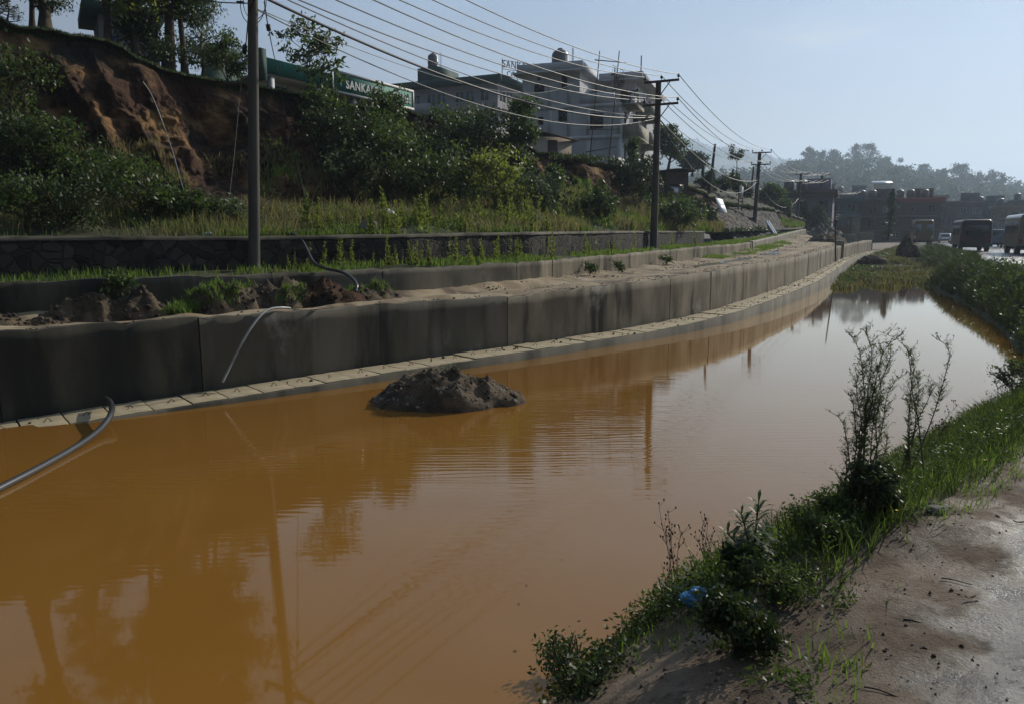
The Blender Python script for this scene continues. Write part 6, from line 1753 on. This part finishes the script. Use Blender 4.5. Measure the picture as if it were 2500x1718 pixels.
def rock(label, c, s, seed, mat='stone', name='boulder', cat='boulder'):
    r = np.random.default_rng(seed)
    u, v = np.meshgrid(np.linspace(0, np.pi, 16), np.linspace(0, 2 * np.pi, 25), indexing='ij')
    D = np.stack([np.sin(u) * np.cos(v), np.sin(u) * np.sin(v), np.cos(u)], -1)
    k_ = 1 + 0.28 * fbm(D * 1.4 + seed, 3); k_[:, -1] = k_[:, 0]
    o = MB().grid(D * k_[..., None] * np.array(s)).build(name, MAT[mat], None, True); o.location = tuple(c)
    return tag(o, label, cat)
def terr(px, row):
    P_ = TEG.reshape(-1, 3); x, y = project(P_); return P_[np.argmin((x - px) ** 2 + (y - row) ** 2)]
rock('pale boulder sitting on the stone wall edge among the tall weeds', terr(898, 574) + [0, 0, .10], (.24, .18, .21), 3)
MAT['plastic_white'] = M('dirty_white_plastic', (0.62, 0.62, 0.60), (0.45, 0.44, 0.42), 8, 0.5)
rock('whitish plastic sack lying in the terrace weeds behind the boulder', terr(938, 535) + [0, 0, .15], (.3, .2, .18), 5, 'plastic_white', 'plastic_sack', 'sack')
rock('pale stone below the ochre gullies on the terrace', terr(408, 530) + [0, 0, .12], (.16, .14, .2), 7)
rock('small scrap of white plastic on the stone wall left of the tall pole', terr(508, 578) + [0, 0, .05], (.12, .08, .05), 9, 'plastic_white', 'plastic_scrap', 'scrap')
rock('flat pale stone at the foot of the bank under the black shaded face', terr(270, 500) + [0, 0, .1], (.3, .2, .1), 11)

# leaves and scum floating on the water near its edges
_k = r9.integers(np.argmin(abs(cpx + 50)), np.argmin(abs(cpx - 1900)), 260)
P = np.c_[W[_k, :2] - CN[_k] * (0.03 + r9.exponential(0.35, 260))[:, None], np.full(260, 0.004)]
_i0, _i1 = np.argmin(abs(S[:, 1] - 2.5)), np.argmin(abs(S[:, 1] - 30)); _k = r9.integers(_i0, _i1, 200)
P = np.concatenate([P, np.c_[S[_k, :2] - SR[_k] * (0.03 + r9.exponential(0.3, 200))[:, None], np.full(200, 0.004)]])
_a = r9.uniform(0, 6.28, len(P)); _D = np.stack([np.cos(_a), np.sin(_a), 0.04 + 0 * _a], -1)
_L = (0.02 * r9.uniform(.5, 1.8, len(P)))[:, None]; _B = np.stack([-np.sin(_a), np.cos(_a), 0 * _a], -1)
_V = np.stack([P, P + _D * _L * .5 + _B * _L * .25, P + _D * _L, P + _D * _L * .5 - _B * _L * .25], 1).reshape(-1, 3)
tag(MB().add(_V, np.arange(len(_V)).reshape(-1, 4)).build('floating_leaves', MAT['dead_leaf'] if 'dead_leaf' in MAT else MAT['seedhead']), kind='stuff')
# puddle lying on the track
_px = project(TG)[0]
_msk = (_px > 1690) & (_px < 1905) & (fbm(TG * np.array([0.35, 0.35, 0]) + 4, 3) > -0.25)
_tt = np.broadcast_to(tt[:26] if len(tt) == 26 else np.linspace(0, 1, 26), _px.shape)
_msk &= (_tt > 0.22) & (_tt < 0.62)
_i, _j = np.where(_msk[:-1, :-1] & _msk[1:, 1:] & _msk[1:, :-1] & _msk[:-1, 1:])
_m = MB()
_gp = TG.copy(); _gp[..., 2] = np.minimum(_gp[..., 2], smooth(TG[:, 10, 2], 30)[:, None] + 0.02) + 0.012
for a_, b_ in zip(_i, _j): _m.add([_gp[a_, b_], _gp[a_ + 1, b_], _gp[a_ + 1, b_ + 1], _gp[a_, b_ + 1]], [(3, 2, 1, 0)])
MAT['puddle'] = M('shallow_puddle', (0.10, 0.08, 0.06), None, rough=0.12, spec=0.9)
tag(_m.build('puddle', MAT['puddle']), kind='structure')
# white boards by the embankment, and pipes lying on it
def on_rev(px, row, lift=0.12):
    d_ = ray(px, row); t_ = np.dot(c_bl - EYE, nn) / np.dot(d_, nn); return EYE + d_ * t_ + nn * lift
MAT['board'] = M('white_sheet', (0.55, 0.58, 0.60), (0.48, 0.51, 0.53), 2, 0.5)
q = [on_rev(1730, 502, .7), on_rev(1747, 507, .7), on_rev(1761, 538, .6), on_rev(1744, 535, .6)]
V = np.array([q[3], q[2], q[0], q[1]]); V = np.concatenate([V, V + nn * 0.05])
o = MB().hexa(V - V[0]).build('white_board', MAT['board']); o.location = V[0]; tag(o, 'slanted white board lying on the stone pitched embankment', 'board')
ub = empty('upright_board', at(1810, 500, 62)); tag(ub, 'upright white board on two posts above the stone pitched embankment', 'board')
lo_ = np.array(ub.location)
q = [at(1804, 486, 62), at(1813, 488, 62.3), at(1807, 453, 62), at(1816, 456, 62.3)]
V = np.array(q); V = np.concatenate([V, V + [0.0, 0.06, 0]]); MB().hexa(V - lo_).build('panel', MAT['board'], ub)
for k in (0, 1): MB().tube([q[k] - lo_ + [0, .08, -0.9], q[k] - lo_ + [0, .08, 0.6]], 0.04, 6).build('post', MAT['rust'], ub)
MAT['pipe_blue'] = M('pale_blue_pipe', (0.32, 0.38, 0.45), None, rough=0.35)
for k in range(2):
    a, b = on_rev(1867 + 5 * k, 546, .2), on_rev(1886 + 5 * k, 577, .2)
    o = MB().tube(np.array([a, b]) - a, 0.09, 10).build('pipe', MAT['pipe_blue']); o.location = a
    tag(o, 'pale blue pipe leaning on the stone pitched embankment', 'pipe', 'pale pipes on the embankment')

# far end of the drain: rubble, gate, concrete blocks, dark heaps
mound('rubble_heap', 'grey rubble heap at the far end of the sandy track', at(2010, 574, 76) - [0, 0, .5], 3.4, 2.2, 1.45, 0.6, 91, 'rubble', 1.6, cat='heap')
mound('rubble_heap', 'dark spill of rubble on the track in front of the grey heap', at(2020, 588, 62), 2.2, 1.3, 0.5, 0.9, 92, 'soil', 1.4, cat='heap')
ft = empty('picket_fence', at(2046, 582, 84)); tag(ft, 'dark picket fence beside the rubble at the end of the track', 'fence')
a, b = at(2046, 582, 84), at(2088, 576, 90); L_ = np.linalg.norm(b - a)
pk = MB()
for t in np.linspace(0, 1, 16):
    p = (b - a) * t; pk.box(p[0] - .12, p[0] + .12, p[1] - .03, p[1] + .03, -0.8, 1.15 + 0.25 * random.random())
pk.build('pickets', MAT['wood_dark'], ft)
MB().bar((0, .06, .8), (b - a) + [0, .06, .8], .06, .1).build('rail', MAT['wood_dark'], ft)
def block(label, p, w, dpt, h, yawd, mat='concrete_light'):
    r = np.random.default_rng(4)
    m = MB().box(-w / 2, w / 2, 0, dpt, -1.2, h); o = m.build('concrete_block', MAT[mat]); o.location = p; o.rotation_euler = (0, 0, math.radians(yawd))
    md = o.modifiers.new('bev', 'BEVEL'); md.width = 0.04; md.segments = 2
    return tag(o, label, 'block')
block('square concrete block end wall at the far end of the retaining wall', at(2051, 588, 57) - [0, 0, .6], 0.62, 0.8, 0.6, -20)
block('sloping concrete wing wall behind the square end block', at(2076, 572, 70) - [0, 0, .6], 1.05, 0.5, 0.6, 8)
block('pale concrete headwall across the far end of the drain', at(2114, 567, 80) - [0, 0, .8], 1.55, 0.6, 0.8, -6)
block('slim concrete pillar standing behind the headwall', at(2092, 566, 84), 0.6, 0.6, 1.4, 0)
mound('soil_heap', 'tall dark soil heap on the grassy verge in front of the yellow bus', at(2212, 617, 58), 0.75, 0.6, 1.25, 0.2, 95, 'soil', 1.0, power=1.6)
mound('soil_heap', 'lower dark lump leaning on the tall soil heap', at(2228, 620, 57), 0.7, 0.6, 0.75, 0.2, 96, 'soil', 1.0, power=1.6)
mound('soil_heap', 'low dark mound in the marsh grass right of the drain', at(2128, 636, 50), 1.1, 0.6, 0.35, 0.2, 97, 'soil', 1.0)
rock('dark lump of soil on the berm crest beside the wet road', at(2373, 652, 39) + [0, 0, 0.0], (.42, .35, .36), 21, 'soil', 'soil_lump', 'lump')

# ================================================================== near bank: grass, weeds, bag, pebbles
BGp = project(BG.reshape(-1, 3)); BGf = BG.reshape(-1, 3)
_ok = BGf[:, 1] > 0.5
def bank(px, row):
    d2 = (BGp[0] - px) ** 2 + (BGp[1] - row) ** 2; d2 = np.where(_ok & (np.tile(offs, len(S)) > -0.02), d2, 1e12)
    return BGf[np.argmin(d2)]
r9 = np.random.default_rng(99)
def bank_pts(n, y0, y1, o0, o1):
    i0, i1 = np.argmin(abs(S[:, 1] - y0)), np.argmin(abs(S[:, 1] - y1))
    j0, j1 = np.argmin(abs(offs - o0)), np.argmin(abs(offs - o1))
    return sample(BG[i0:i1 + 1, j0:j1 + 1], n, r=r9)
# dirt and dead leaves on the cover slabs
_o = np.where(cpx > -50)[0]
_k = r9.choice(_o, 1500, p=np.clip((cpx[_o] + 300) / 800, .2, 4) / np.clip((cpx[_o] + 300) / 800, .2, 4).sum())
_d = r9.uniform(0.12, 0.88, 1500)
P = np.c_[W[_k, :2] + CN[_k] * _d[:, None], ZS[_k] + 0.012]; P = patch(P, 1.4, 0.0, 61, 0.25, r9)
stones('slab_dirt', P, 0.018, 120, 'soil')
# lush strip from the middle of the picture to the right
P = np.concatenate([bank_pts(24000, 4.6, 18, 0.10, 1.35), bank_pts(12000, 6.2, 14, 0.05, 1.0)])
P = patch(P, 1.1, -0.38, 31, 0.2, r9); _h = r9.random(len(P)) < 0.5
grass_obj('bank_grass', P[_h], 0.15, 101, w=0.0042, lean=0.9); grass_obj('bank_grass', P[~_h], 0.19, 121, 'grass_dark', w=0.0042, lean=1.1)
P = patch(bank_pts(9000, 3.2, 12, 0.3, 1.55), 1.3, 0.12, 33, 0.2, r9)
grass_obj('bank_grass', P, 0.085, 102, w=0.004, lean=1.0)
def leafy(name, P, ls, seed, mat='leaf_mid', hh=0.06, lw=0.55):
    r = np.random.default_rng(seed); Q = P + np.c_[np.zeros((len(P), 2)), r.random(len(P)) ** 1.5 * hh + 0.008]
    return tag(MB().add(*leaf_quads(Q, ls, lw, r, droop=-0.1)).build(name, MAT[mat]), kind='stuff')
P = patch(bank_pts(46000, 3.4, 14, 0.15, 1.4), 3.2, 0.22, 35, 0.10, r9); leafy('ground_weeds', P, 0.026, 103, 'leaf_mid', 0.08)
P = patch(bank_pts(6000, 1.8, 5, 0.05, 0.6), 2.2, 0.22, 36, 0.2, r9); leafy('ground_weeds', P, 0.030, 104, 'leaf_dark', 0.09)
P = patch(bank_pts(14000, 2.2, 6, 0.4, 1.45), 4.5, 0.55, 38, 0.08, r9); leafy('ground_weeds', P, 0.024, 105, 'leaf_mid', 0.05)
# berm along the road
P = patch(bank_pts(52000, 15, 66, 0.05, 2.0), 0.5, -0.45, 41, 0.2, r9)
grass_obj('berm_grass', P, 0.30 * (0.7 + P[:, 1] / 60), 106, 'grass_dark', w=0.009 * (0.6 + P[:, 1] / 30), lean=1.0)
P = patch(bank_pts(16000, 15, 60, 0.1, 1.9), 0.6, 0.05, 43, 0.2, r9)
leafy('berm_weeds', P, 0.09, 107, 'leaf_dark', 0.3)
P = patch(sample(MG, 36000, (0.02, 0.95), (0.02, 1.0), r9), 0.45, -0.1, 44, 0.2, r9); P = P[P[:, 2] > -0.06]
_h = r9.random(len(P)) < 0.45
grass_obj('marsh_grass', P[_h], 0.26, 108, 'grass_dry', w=0.02, lean=1.0); grass_obj('marsh_grass', P[~_h], 0.24, 118, 'grass_dark', w=0.02, lean=1.0)
P = patch(sample(MG, 9000, (0.05, 0.6), (0.04, 0.4), r9), 0.5, 0.1, 46, 0.2, r9); P = P[P[:, 2] > -0.05]
leafy('marsh_weeds', P, 0.14, 109, 'leaf_mid', 0.3)
P = bank_pts(2200, 1.5, 9, 0.7, 2.6); stones('pebbles', P, 0.0045, 110, 'stone')
P = patch(bank_pts(1400, 1.5, 9, 0.5, 2.6), 1.8, 0.1, 63, 0.3, r9); stones('mud_clods', P, 0.008, 111, 'soil')

P = patch(bank_pts(52000, 4.2, 13, 0.12, 1.2), 1.4, -0.12, 47, 0.2, r9); leafy('bank_weeds', P, 0.034, 112, 'leaf_mid', 0.20, 0.4)
P = patch(bank_pts(9000, 15, 40, 0.0, 1.9), 0.9, 0.18, 48, 0.12, r9); leafy('berm_weeds', P, 0.12, 113, 'leaf_mid', 0.5)
# dark earth lip at the water edge is part of the bank; distinct plants follow
def horseweed(label, base, stems, seed, leaf='leaf_grey', dense=1.0):
    """tall weed: thin bowed stems set with narrow leaves, thin rising side branches and small heads; stems = (px, row, depth) of the tips"""
    r = np.random.default_rng(seed)
    o = empty('horseweed', base); tag(o, label, 'weed')
    for k, tip in enumerate(stems):
        T_ = at(*tip) - base; h = T_[2]
        b0 = r.normal(size=3) * [0.04, 0.04, 0]
        t = np.linspace(0, 1, 16)
        bow = r.uniform(1.0, 1.5); sw = r.normal(size=2) * 0.025 * h
        P = b0 + (T_ - b0) * np.c_[t ** bow, t ** bow, t]
        P[:, :2] += np.sin(np.pi * t)[:, None] * sw + 0.018 * np.c_[fbm(np.c_[t * 5, t * 0 + seed, t * 0 + k], 2), fbm(np.c_[t * 5, t * 0 + seed + 3, t * 0 + k], 2)] * t[:, None]
        nd = np.array([r.normal() * .08, r.normal() * .05, -0.02]) * h
        P += nd * np.clip((t - 0.85) / 0.15, 0, 1)[:, None] ** 2
        m = MB().tube(P, np.linspace(0.0065, 0.0016, 16), 6)
        pt = lambda u: np.array([np.interp(u, t, P[:, i]) for i in range(3)])
        LB, LD_, LL = [], [], []
        for j in range(int(80 * h * dense)):
            u = r.uniform(0.15, 0.99) ; a = j * 2.4 + r.normal() * .4
            LB.append(pt(u)); LD_.append([math.cos(a), math.sin(a), r.uniform(0.1, 1.0)]); LL.append(0.062 * (1.15 - u * 0.7) * r.uniform(.6, 1.2))
        for j in range(int(26 * h * dense)):
            u = r.uniform(0.5, 0.98); a = r.uniform(0, 6.28); L = (0.17 * (1.05 - u) + 0.05) * h * r.uniform(.5, 1.1)
            B = limb(pt(u), [math.cos(a) * 0.8, math.sin(a) * 0.8, 0.9], L, r, 5, 0.3, 0.15)
            m.tube(B, np.linspace(0.0020, 0.0008, 6), 4, cap=False)
            for q in range(int(8 + 50 * L)):
                LB.append(B[r.integers(1, 6)] * 1.0 + r.normal(size=3) * 0.006); LD_.append(r.normal(size=3) + [0, 0, 0.9]); LL.append(r.uniform(.010, .026))
        V, q = leaf_quads(np.array(LB), np.array(LL), 0.24, r, dirs=np.array(LD_))
        s = m.build('stem', MAT['stem'], o, True)
        MB().add(V, q).build('leaves', MAT[leaf], s)
    return o
b1 = bank(2085, 1262); d1_ = b1[1]
horseweed('tallest horseweed clump with dark leafy stems standing against the bright water', b1, [(2098, 795, d1_), (2126, 788, d1_ + .1), (2190, 835, d1_ + .15), (2172, 800, d1_ + .05), (2150, 880, d1_), (2185, 905, d1_ + .2), (2135, 960, d1_), (2110, 1010, d1_ - .05), (2165, 1060, d1_), (2090, 880, d1_)], 1, 'leaf_grey', 1.1)
horseweed('slim pale horseweed left of the tallest clump, in front of the water', bank(2062, 1275), [(2083, 950, d1_ - .1), (2055, 1000, d1_ - .1), (2062, 1090, d1_ - .12), (2040, 1140, d1_ - .1)], 2)
b2 = bank(2212, 1185)
horseweed('pale horseweed with a leaning stem right of the tallest clump', b2, [(2208, 798, b2[1]), (2236, 842, b2[1] + .1), (2338, 815, b2[1] + .1), (2246, 905, b2[1]), (2222, 960, b2[1]), (2285, 920, b2[1])], 3)
plant('bush', 'dark leafy undergrowth round the foot of the tallest horseweed', 'bush', bank(2120, 1262), 0.36, 0.18, 501, 'leaf_dark', 'stem', nl=2600, ls=0.035, tr=0.02, first=0.05, stems=6, nlimb=24, clump=0.4, wn=('stems', 'foliage'))
plant('bush', 'leafy clump on the bank just left of the tallest horseweed', 'bush', bank(2030, 1290), 0.22, 0.14, 502, 'leaf_mid', 'stem', nl=1200, ls=0.03, tr=0.012, first=0.05, stems=6, nlimb=18, clump=0.4, wn=('stems', 'foliage'))
plant('bush', 'round dark bush on the mud below the blue plastic bag', 'bush', bank(1805, 1582), 0.27, 0.20, 503, 'leaf_dark', 'stem', nl=2600, ls=0.032, tr=0.015, first=0.0, stems=9, nlimb=34, clump=0.30, gap=0.2, wn=('stems', 'foliage'))
plant('bush', 'small leaved weed patch beside the blue plastic bag', 'bush', bank(1880, 1450), 0.15, 0.20, 504, 'leaf_mid', 'stem', nl=1300, ls=0.026, tr=0.01, first=0.03, stems=7, nlimb=24, clump=0.45, wn=('stems', 'foliage'))
plant('bush', 'creeping leafy plant overhanging the water at the bottom of the bank', 'bush', bank(1400, 1640), 0.12, 0.24, 505, 'leaf_mid', 'stem', nl=420, ls=0.036, tr=0.01, first=0.03, stems=6, nlimb=14, clump=0.35, wn=('stems', 'foliage'))
plant('bush', 'low dark creeping weed at the very foot of the bank', 'bush', bank(1390, 1712), 0.13, 0.22, 506, 'leaf_dark', 'stem', nl=900, ls=0.03, tr=0.01, first=0.03, stems=6, nlimb=16, clump=0.45, wn=('stems', 'foliage'))
plant('bush', 'dense green bush on the bank right of the lance leafed plant', 'bush', bank(1985, 1340), 0.17, 0.22, 507, 'leaf_mid', 'stem', nl=1500, ls=0.028, tr=0.01, first=0.03, stems=7, nlimb=24, clump=0.45, wn=('stems', 'foliage'))
plant('bush', 'twiggy half bare bush at the right edge of the bank', 'bush', bank(2478, 985), 0.55, 0.30, 508, 'leaf_mid', 'stem', nl=1300, ls=0.034, tr=0.018, first=0.1, stems=7, nlimb=30, clump=0.3, gap=0.35, wn=('stems', 'foliage'))
def lance_plant(label, base, tips, seed, ls=0.155, n=46):
    r = np.random.default_rng(seed); o = empty('lance_leafed_plant', base); tag(o, label, 'plant')
    for k, tip in enumerate(tips):
        T_ = at(*tip) - base; t = np.linspace(0, 1, 8)
        P = T_ * np.c_[t ** 1.4, t ** 1.4, t]
        s = MB().tube(P, np.linspace(0.009, 0.004, 8), 6).build('stem', MAT['stem'], o, True)
        u = 0.25 + 0.75 * (np.arange(n) + r.random(n)) / n; az = np.arange(n) * 2.4
        B = np.stack([np.interp(u, t, P[:, i]) for i in range(3)], -1)
        D = np.stack([np.cos(az), np.sin(az), 0.25 + 1.4 * (u - 0.55)], -1)
        m = MB()
        for p, d, uu in zip(B, D, u):                  # arched two-segment blades
            d = d / np.linalg.norm(d); L = ls * r.uniform(0.8, 1.2) * (1.15 - 0.4 * uu); sd_ = norm(np.cross(d, [0, 0, 1.0])); wv_ = L * 0.075
            mid = p + d * L * 0.5; tip_ = p + d * L * 0.95 - np.array([0, 0, 0.22 * L])
            m.add([p - sd_ * wv_ * .3, p + sd_ * wv_ * .3, mid + sd_ * wv_, tip_, mid - sd_ * wv_], [(0, 1, 2, 4), (4, 2, 3)])
        m.build('leaves', MAT['leaf_mid'], s)
    return o
b3 = bank(1835, 1408)
lance_plant('dark lance leafed plant with star shaped leaf tufts on the near bank', b3, [(1852, 1225, b3[1]), (1810, 1255, b3[1] - .05), (1775, 1300, b3[1] - .05), (1870, 1290, b3[1] + .1), (1830, 1330, b3[1])], 5)
plant('bush', 'broad leaved bush wrapped round the lance leafed plant', 'bush', bank(1790, 1420), 0.26, 0.10, 509, 'leaf_dark', 'stem', nl=800, ls=0.05, tr=0.012, first=0.1, stems=5, nlimb=16, clump=0.4, wn=('stems', 'foliage'))
b4 = bank(1985, 1300); lance_plant('small lance leafed sprout right of the bigger one', b4, [(1980, 1268, b4[1])], 6, 0.10, 24)
b5 = bank(1668, 1465); lance_plant('low arching lance leafed sprout at the water edge', b5, [(1612, 1430, b5[1] - .1), (1690, 1385, b5[1])], 7, 0.13, 20)
def seed_stalks(label, base, tips, seed):
    r = np.random.default_rng(seed); o = empty('dry_weed', base); tag(o, label, 'weed', 'dry seed stalks by the bag')
    for tip in tips:
        T_ = at(*tip) - base; t = np.linspace(0, 1, 9)
        P = T_ * np.c_[t ** 1.5, t ** 1.5, t] + r.normal(size=3) * [.02, .02, 0] + 0.01 * fbm(np.c_[t * 5, t * 0 + tip[0], t * 0], 2)[:, None]
        m = MB().tube(P, np.linspace(0.004, 0.0012, 9), 5); hd_ = m
        for j in range(16):
            u = r.uniform(0.3, 1.0); p = np.array([np.interp(u, t, P[:, i]) for i in range(3)])
            B = limb(p, r.normal(size=3) * [.7, .7, .3] + [0, 0, .9], r.uniform(0.03, 0.09), r, 3, 0.2, 0.2)
            m.tube(B, [0.0014, 0.0012, 0.001, 0.0008], 4, cap=False)
            e = B[-1]; hd_.tube([e - [0, 0, .004], e + [0, 0, .002], e + [0, 0, .010], e + [0, 0, .014]], [0.002, 0.0055, 0.005, 0.001], 6)
        m.build('stalk', MAT['seedhead'], o)
    return o
b6 = bank(1640, 1460)
seed_stalks('brown dry seed stalks standing left of the blue plastic bag', b6, [(1605, 1232, b6[1]), (1622, 1245, b6[1]), (1645, 1300, b6[1]), (1658, 1292, b6[1] + .05)], 1)
b7 = bank(1722, 1425)
seed_stalks('brown dry seed stalks standing just above the blue plastic bag', b7, [(1712, 1272, b7[1]), (1728, 1262, b7[1]), (1690, 1310, b7[1]), (1745, 1300, b7[1] + .05)], 2)
b8 = bank(2265, 1110)
seed_stalks('thin dry stalks in the grass right of the leaning horseweed', b8, [(2300, 1020, b8[1]), (2318, 1030, b8[1]), (2345, 990, b8[1] + .1)], 3)
b9 = bank(2440, 1000)
seed_stalks('bare reddish stalks at the right edge of the bank', b9, [(2408, 960, b9[1]), (2425, 910, b9[1]), (2455, 880, b9[1] + .1), (2485, 870, b9[1] + .2)], 4)
# yellow flowers, each one a thing
for k, (px, row) in enumerate([(1656, 1285), (1680, 1338), (1775, 1440), (1812, 1325), (1902, 1472), (1880, 1530), (2190, 1245), (2405, 1122)]):
    b = bank(px, row + 40); tp = at(px, row, b[1])
    o = empty('yellow_flower', b); tag(o, 'tiny yellow flower on a thin stalk among the bank weeds', 'flower', 'yellow flowers on the bank')
    T_ = tp - b; MB().tube([(0, 0, 0), T_ * 0.5 + [.004, 0, 0], T_], 0.0012, 5).build('stalk', MAT['stem'], o)
    m = MB()
    for j in range(8):
        a = j * math.pi / 4; d = np.array([math.cos(a), math.sin(a), 0.35]); s_ = np.array([-math.sin(a), math.cos(a), 0]) * 0.003
        m.add([T_, T_ + d * .006 + s_, T_ + d * .012, T_ + d * .006 - s_], [(0, 1, 2, 3)])
    m.build('petals', MAT['petal'], o)
# crumpled blue bag
MAT['bag'] = M('blue_plastic_bag', (0.035, 0.17, 0.36), (0.06, 0.27, 0.50), 18, 0.35, 0.4, 60, spec=0.5, bdist=0.01)
bb = bank(1716, 1500)
u, v = np.meshgrid(np.linspace(0, np.pi, 40), np.linspace(0, 2 * np.pi, 65), indexing='ij')
D = np.stack([np.sin(u) * np.cos(v), np.sin(u) * np.sin(v), np.cos(u)], -1)
kk = 1 + 0.30 * fbm(D * 1.6 + 3, 2) - 0.34 * np.abs(fbm(D * 2.6 + 9, 3)) + 0.07 * np.abs(fbm(D * 8 + 5, 2))
kk[:, -1] = kk[:, 0]
bag = empty('plastic_bag', bb + [0, 0, 0.05]); tag(bag, 'crumpled bright blue plastic bag lying in the weeds at the water edge', 'bag')
MB().grid(D * kk[..., None] * [.088, .06, .06]).build('bag_body', MAT['bag'], bag, True)
hn = MB()
for s_ in (-1, 1):
    t = np.linspace(0, 1, 9); P = np.c_[0.02 * s_ + 0.035 * s_ * np.sin(t * np.pi), -0.02 - 0.03 * t, 0.035 + 0.02 * np.sin(t * 3)]
    hn.grid(np.stack([P + [0, 0, 0.012], P - [0, 0, 0.010]], 1))
hn.build('handle', MAT['bag'], bag)
rock('small teal and orange scrap of litter by the twiggy bush at the right edge', bank(2465, 915) + [0, 0, .02], (.10, .05, .03), 31, 'bucket', 'litter_scrap', 'scrap')
for k, (px, row, s_) in enumerate([(2272, 1246, .07), (2300, 1238, .09)]):
    rock(['pale broken stone at the grass edge of the mud', 'flat yellowish stone beside the pale broken one'][k], bank(px, row) + [0, 0, .015], (s_, s_ * .6, s_ * .3), 33 + k)
# dead leaves and twigs lying on the mud
MAT['dead_leaf'] = M('dead_leaf', (0.30, 0.21, 0.10), (0.18, 0.12, 0.06), 20, 0.8)
for k, (px, row, L, yw) in enumerate([(2352, 1466, .06, .1), (2480, 1282, .07, -.2), (2240, 1345, .05, 1.0), (2120, 1640, .05, .6), (1400, 1555, .05, 1.2)]):
    g = np.zeros((9, 3, 3)); t = np.linspace(-1, 1, 9); g[..., 0] = t[:, None] * L / 2; wdt = (1 - t ** 2) * L * .16
    g[..., 1] = wdt[:, None] * np.array([-1, 0, 1]); g[..., 2] = 0.012 * t[:, None] ** 2 + np.array([.006, 0, .006])
    m = MB().grid(g); m.grid(g - [0, 0, 0.0012], flip=True)
    o = m.build('dead_leaf', MAT['dead_leaf']); o.location = bank(px, row) + [0, 0, .008]; o.rotation_euler = (0.05, 0.04, yw)
    tag(o, 'curled dead leaf lying on the damp mud', 'leaf', 'dead leaves on the mud')
for k, (px, row, L, yw) in enumerate([(2300, 1420, .14, -.5), (2100, 1660, .16, -.55), (2210, 1500, .08, -.4), (1960, 1690, .12, .4)]):
    t = np.linspace(0, 1, 7); P = np.c_[t * L, 0.06 * L * np.sin(t * 5), 0.004 + 0 * t]
    o = MB().tube(P, np.linspace(.004, .002, 7), 6).build('twig', MAT['bark']); o.location = bank(px, row) + [0, 0, .006]; o.rotation_euler = (0, 0, yw)
    tag(o, 'thin broken twig lying on the damp mud', 'twig', 'twigs on the mud')
# ================================================================== the hazy morning air
hz = MB().box(-2900, 2900, -150, 3400, -1.6, 310).build('haze', bpy.data.materials.new('haze_air'))
hm = hz.data.materials[0]; hm.use_nodes = True
n, l = hm.node_tree.nodes, hm.node_tree.links
n.clear()
ho = n.new('ShaderNodeOutputMaterial'); hv = n.new('ShaderNodeVolumePrincipled')
hv.inputs['Color'].default_value = (0.66, 0.81, 1.0, 1)
hv.inputs['Density'].default_value = 0.00046
hv.inputs['Anisotropy'].default_value = 0.35
l.new(hv.outputs['Volume'], ho.inputs['Volume'])
tag(hz, kind='stuff')
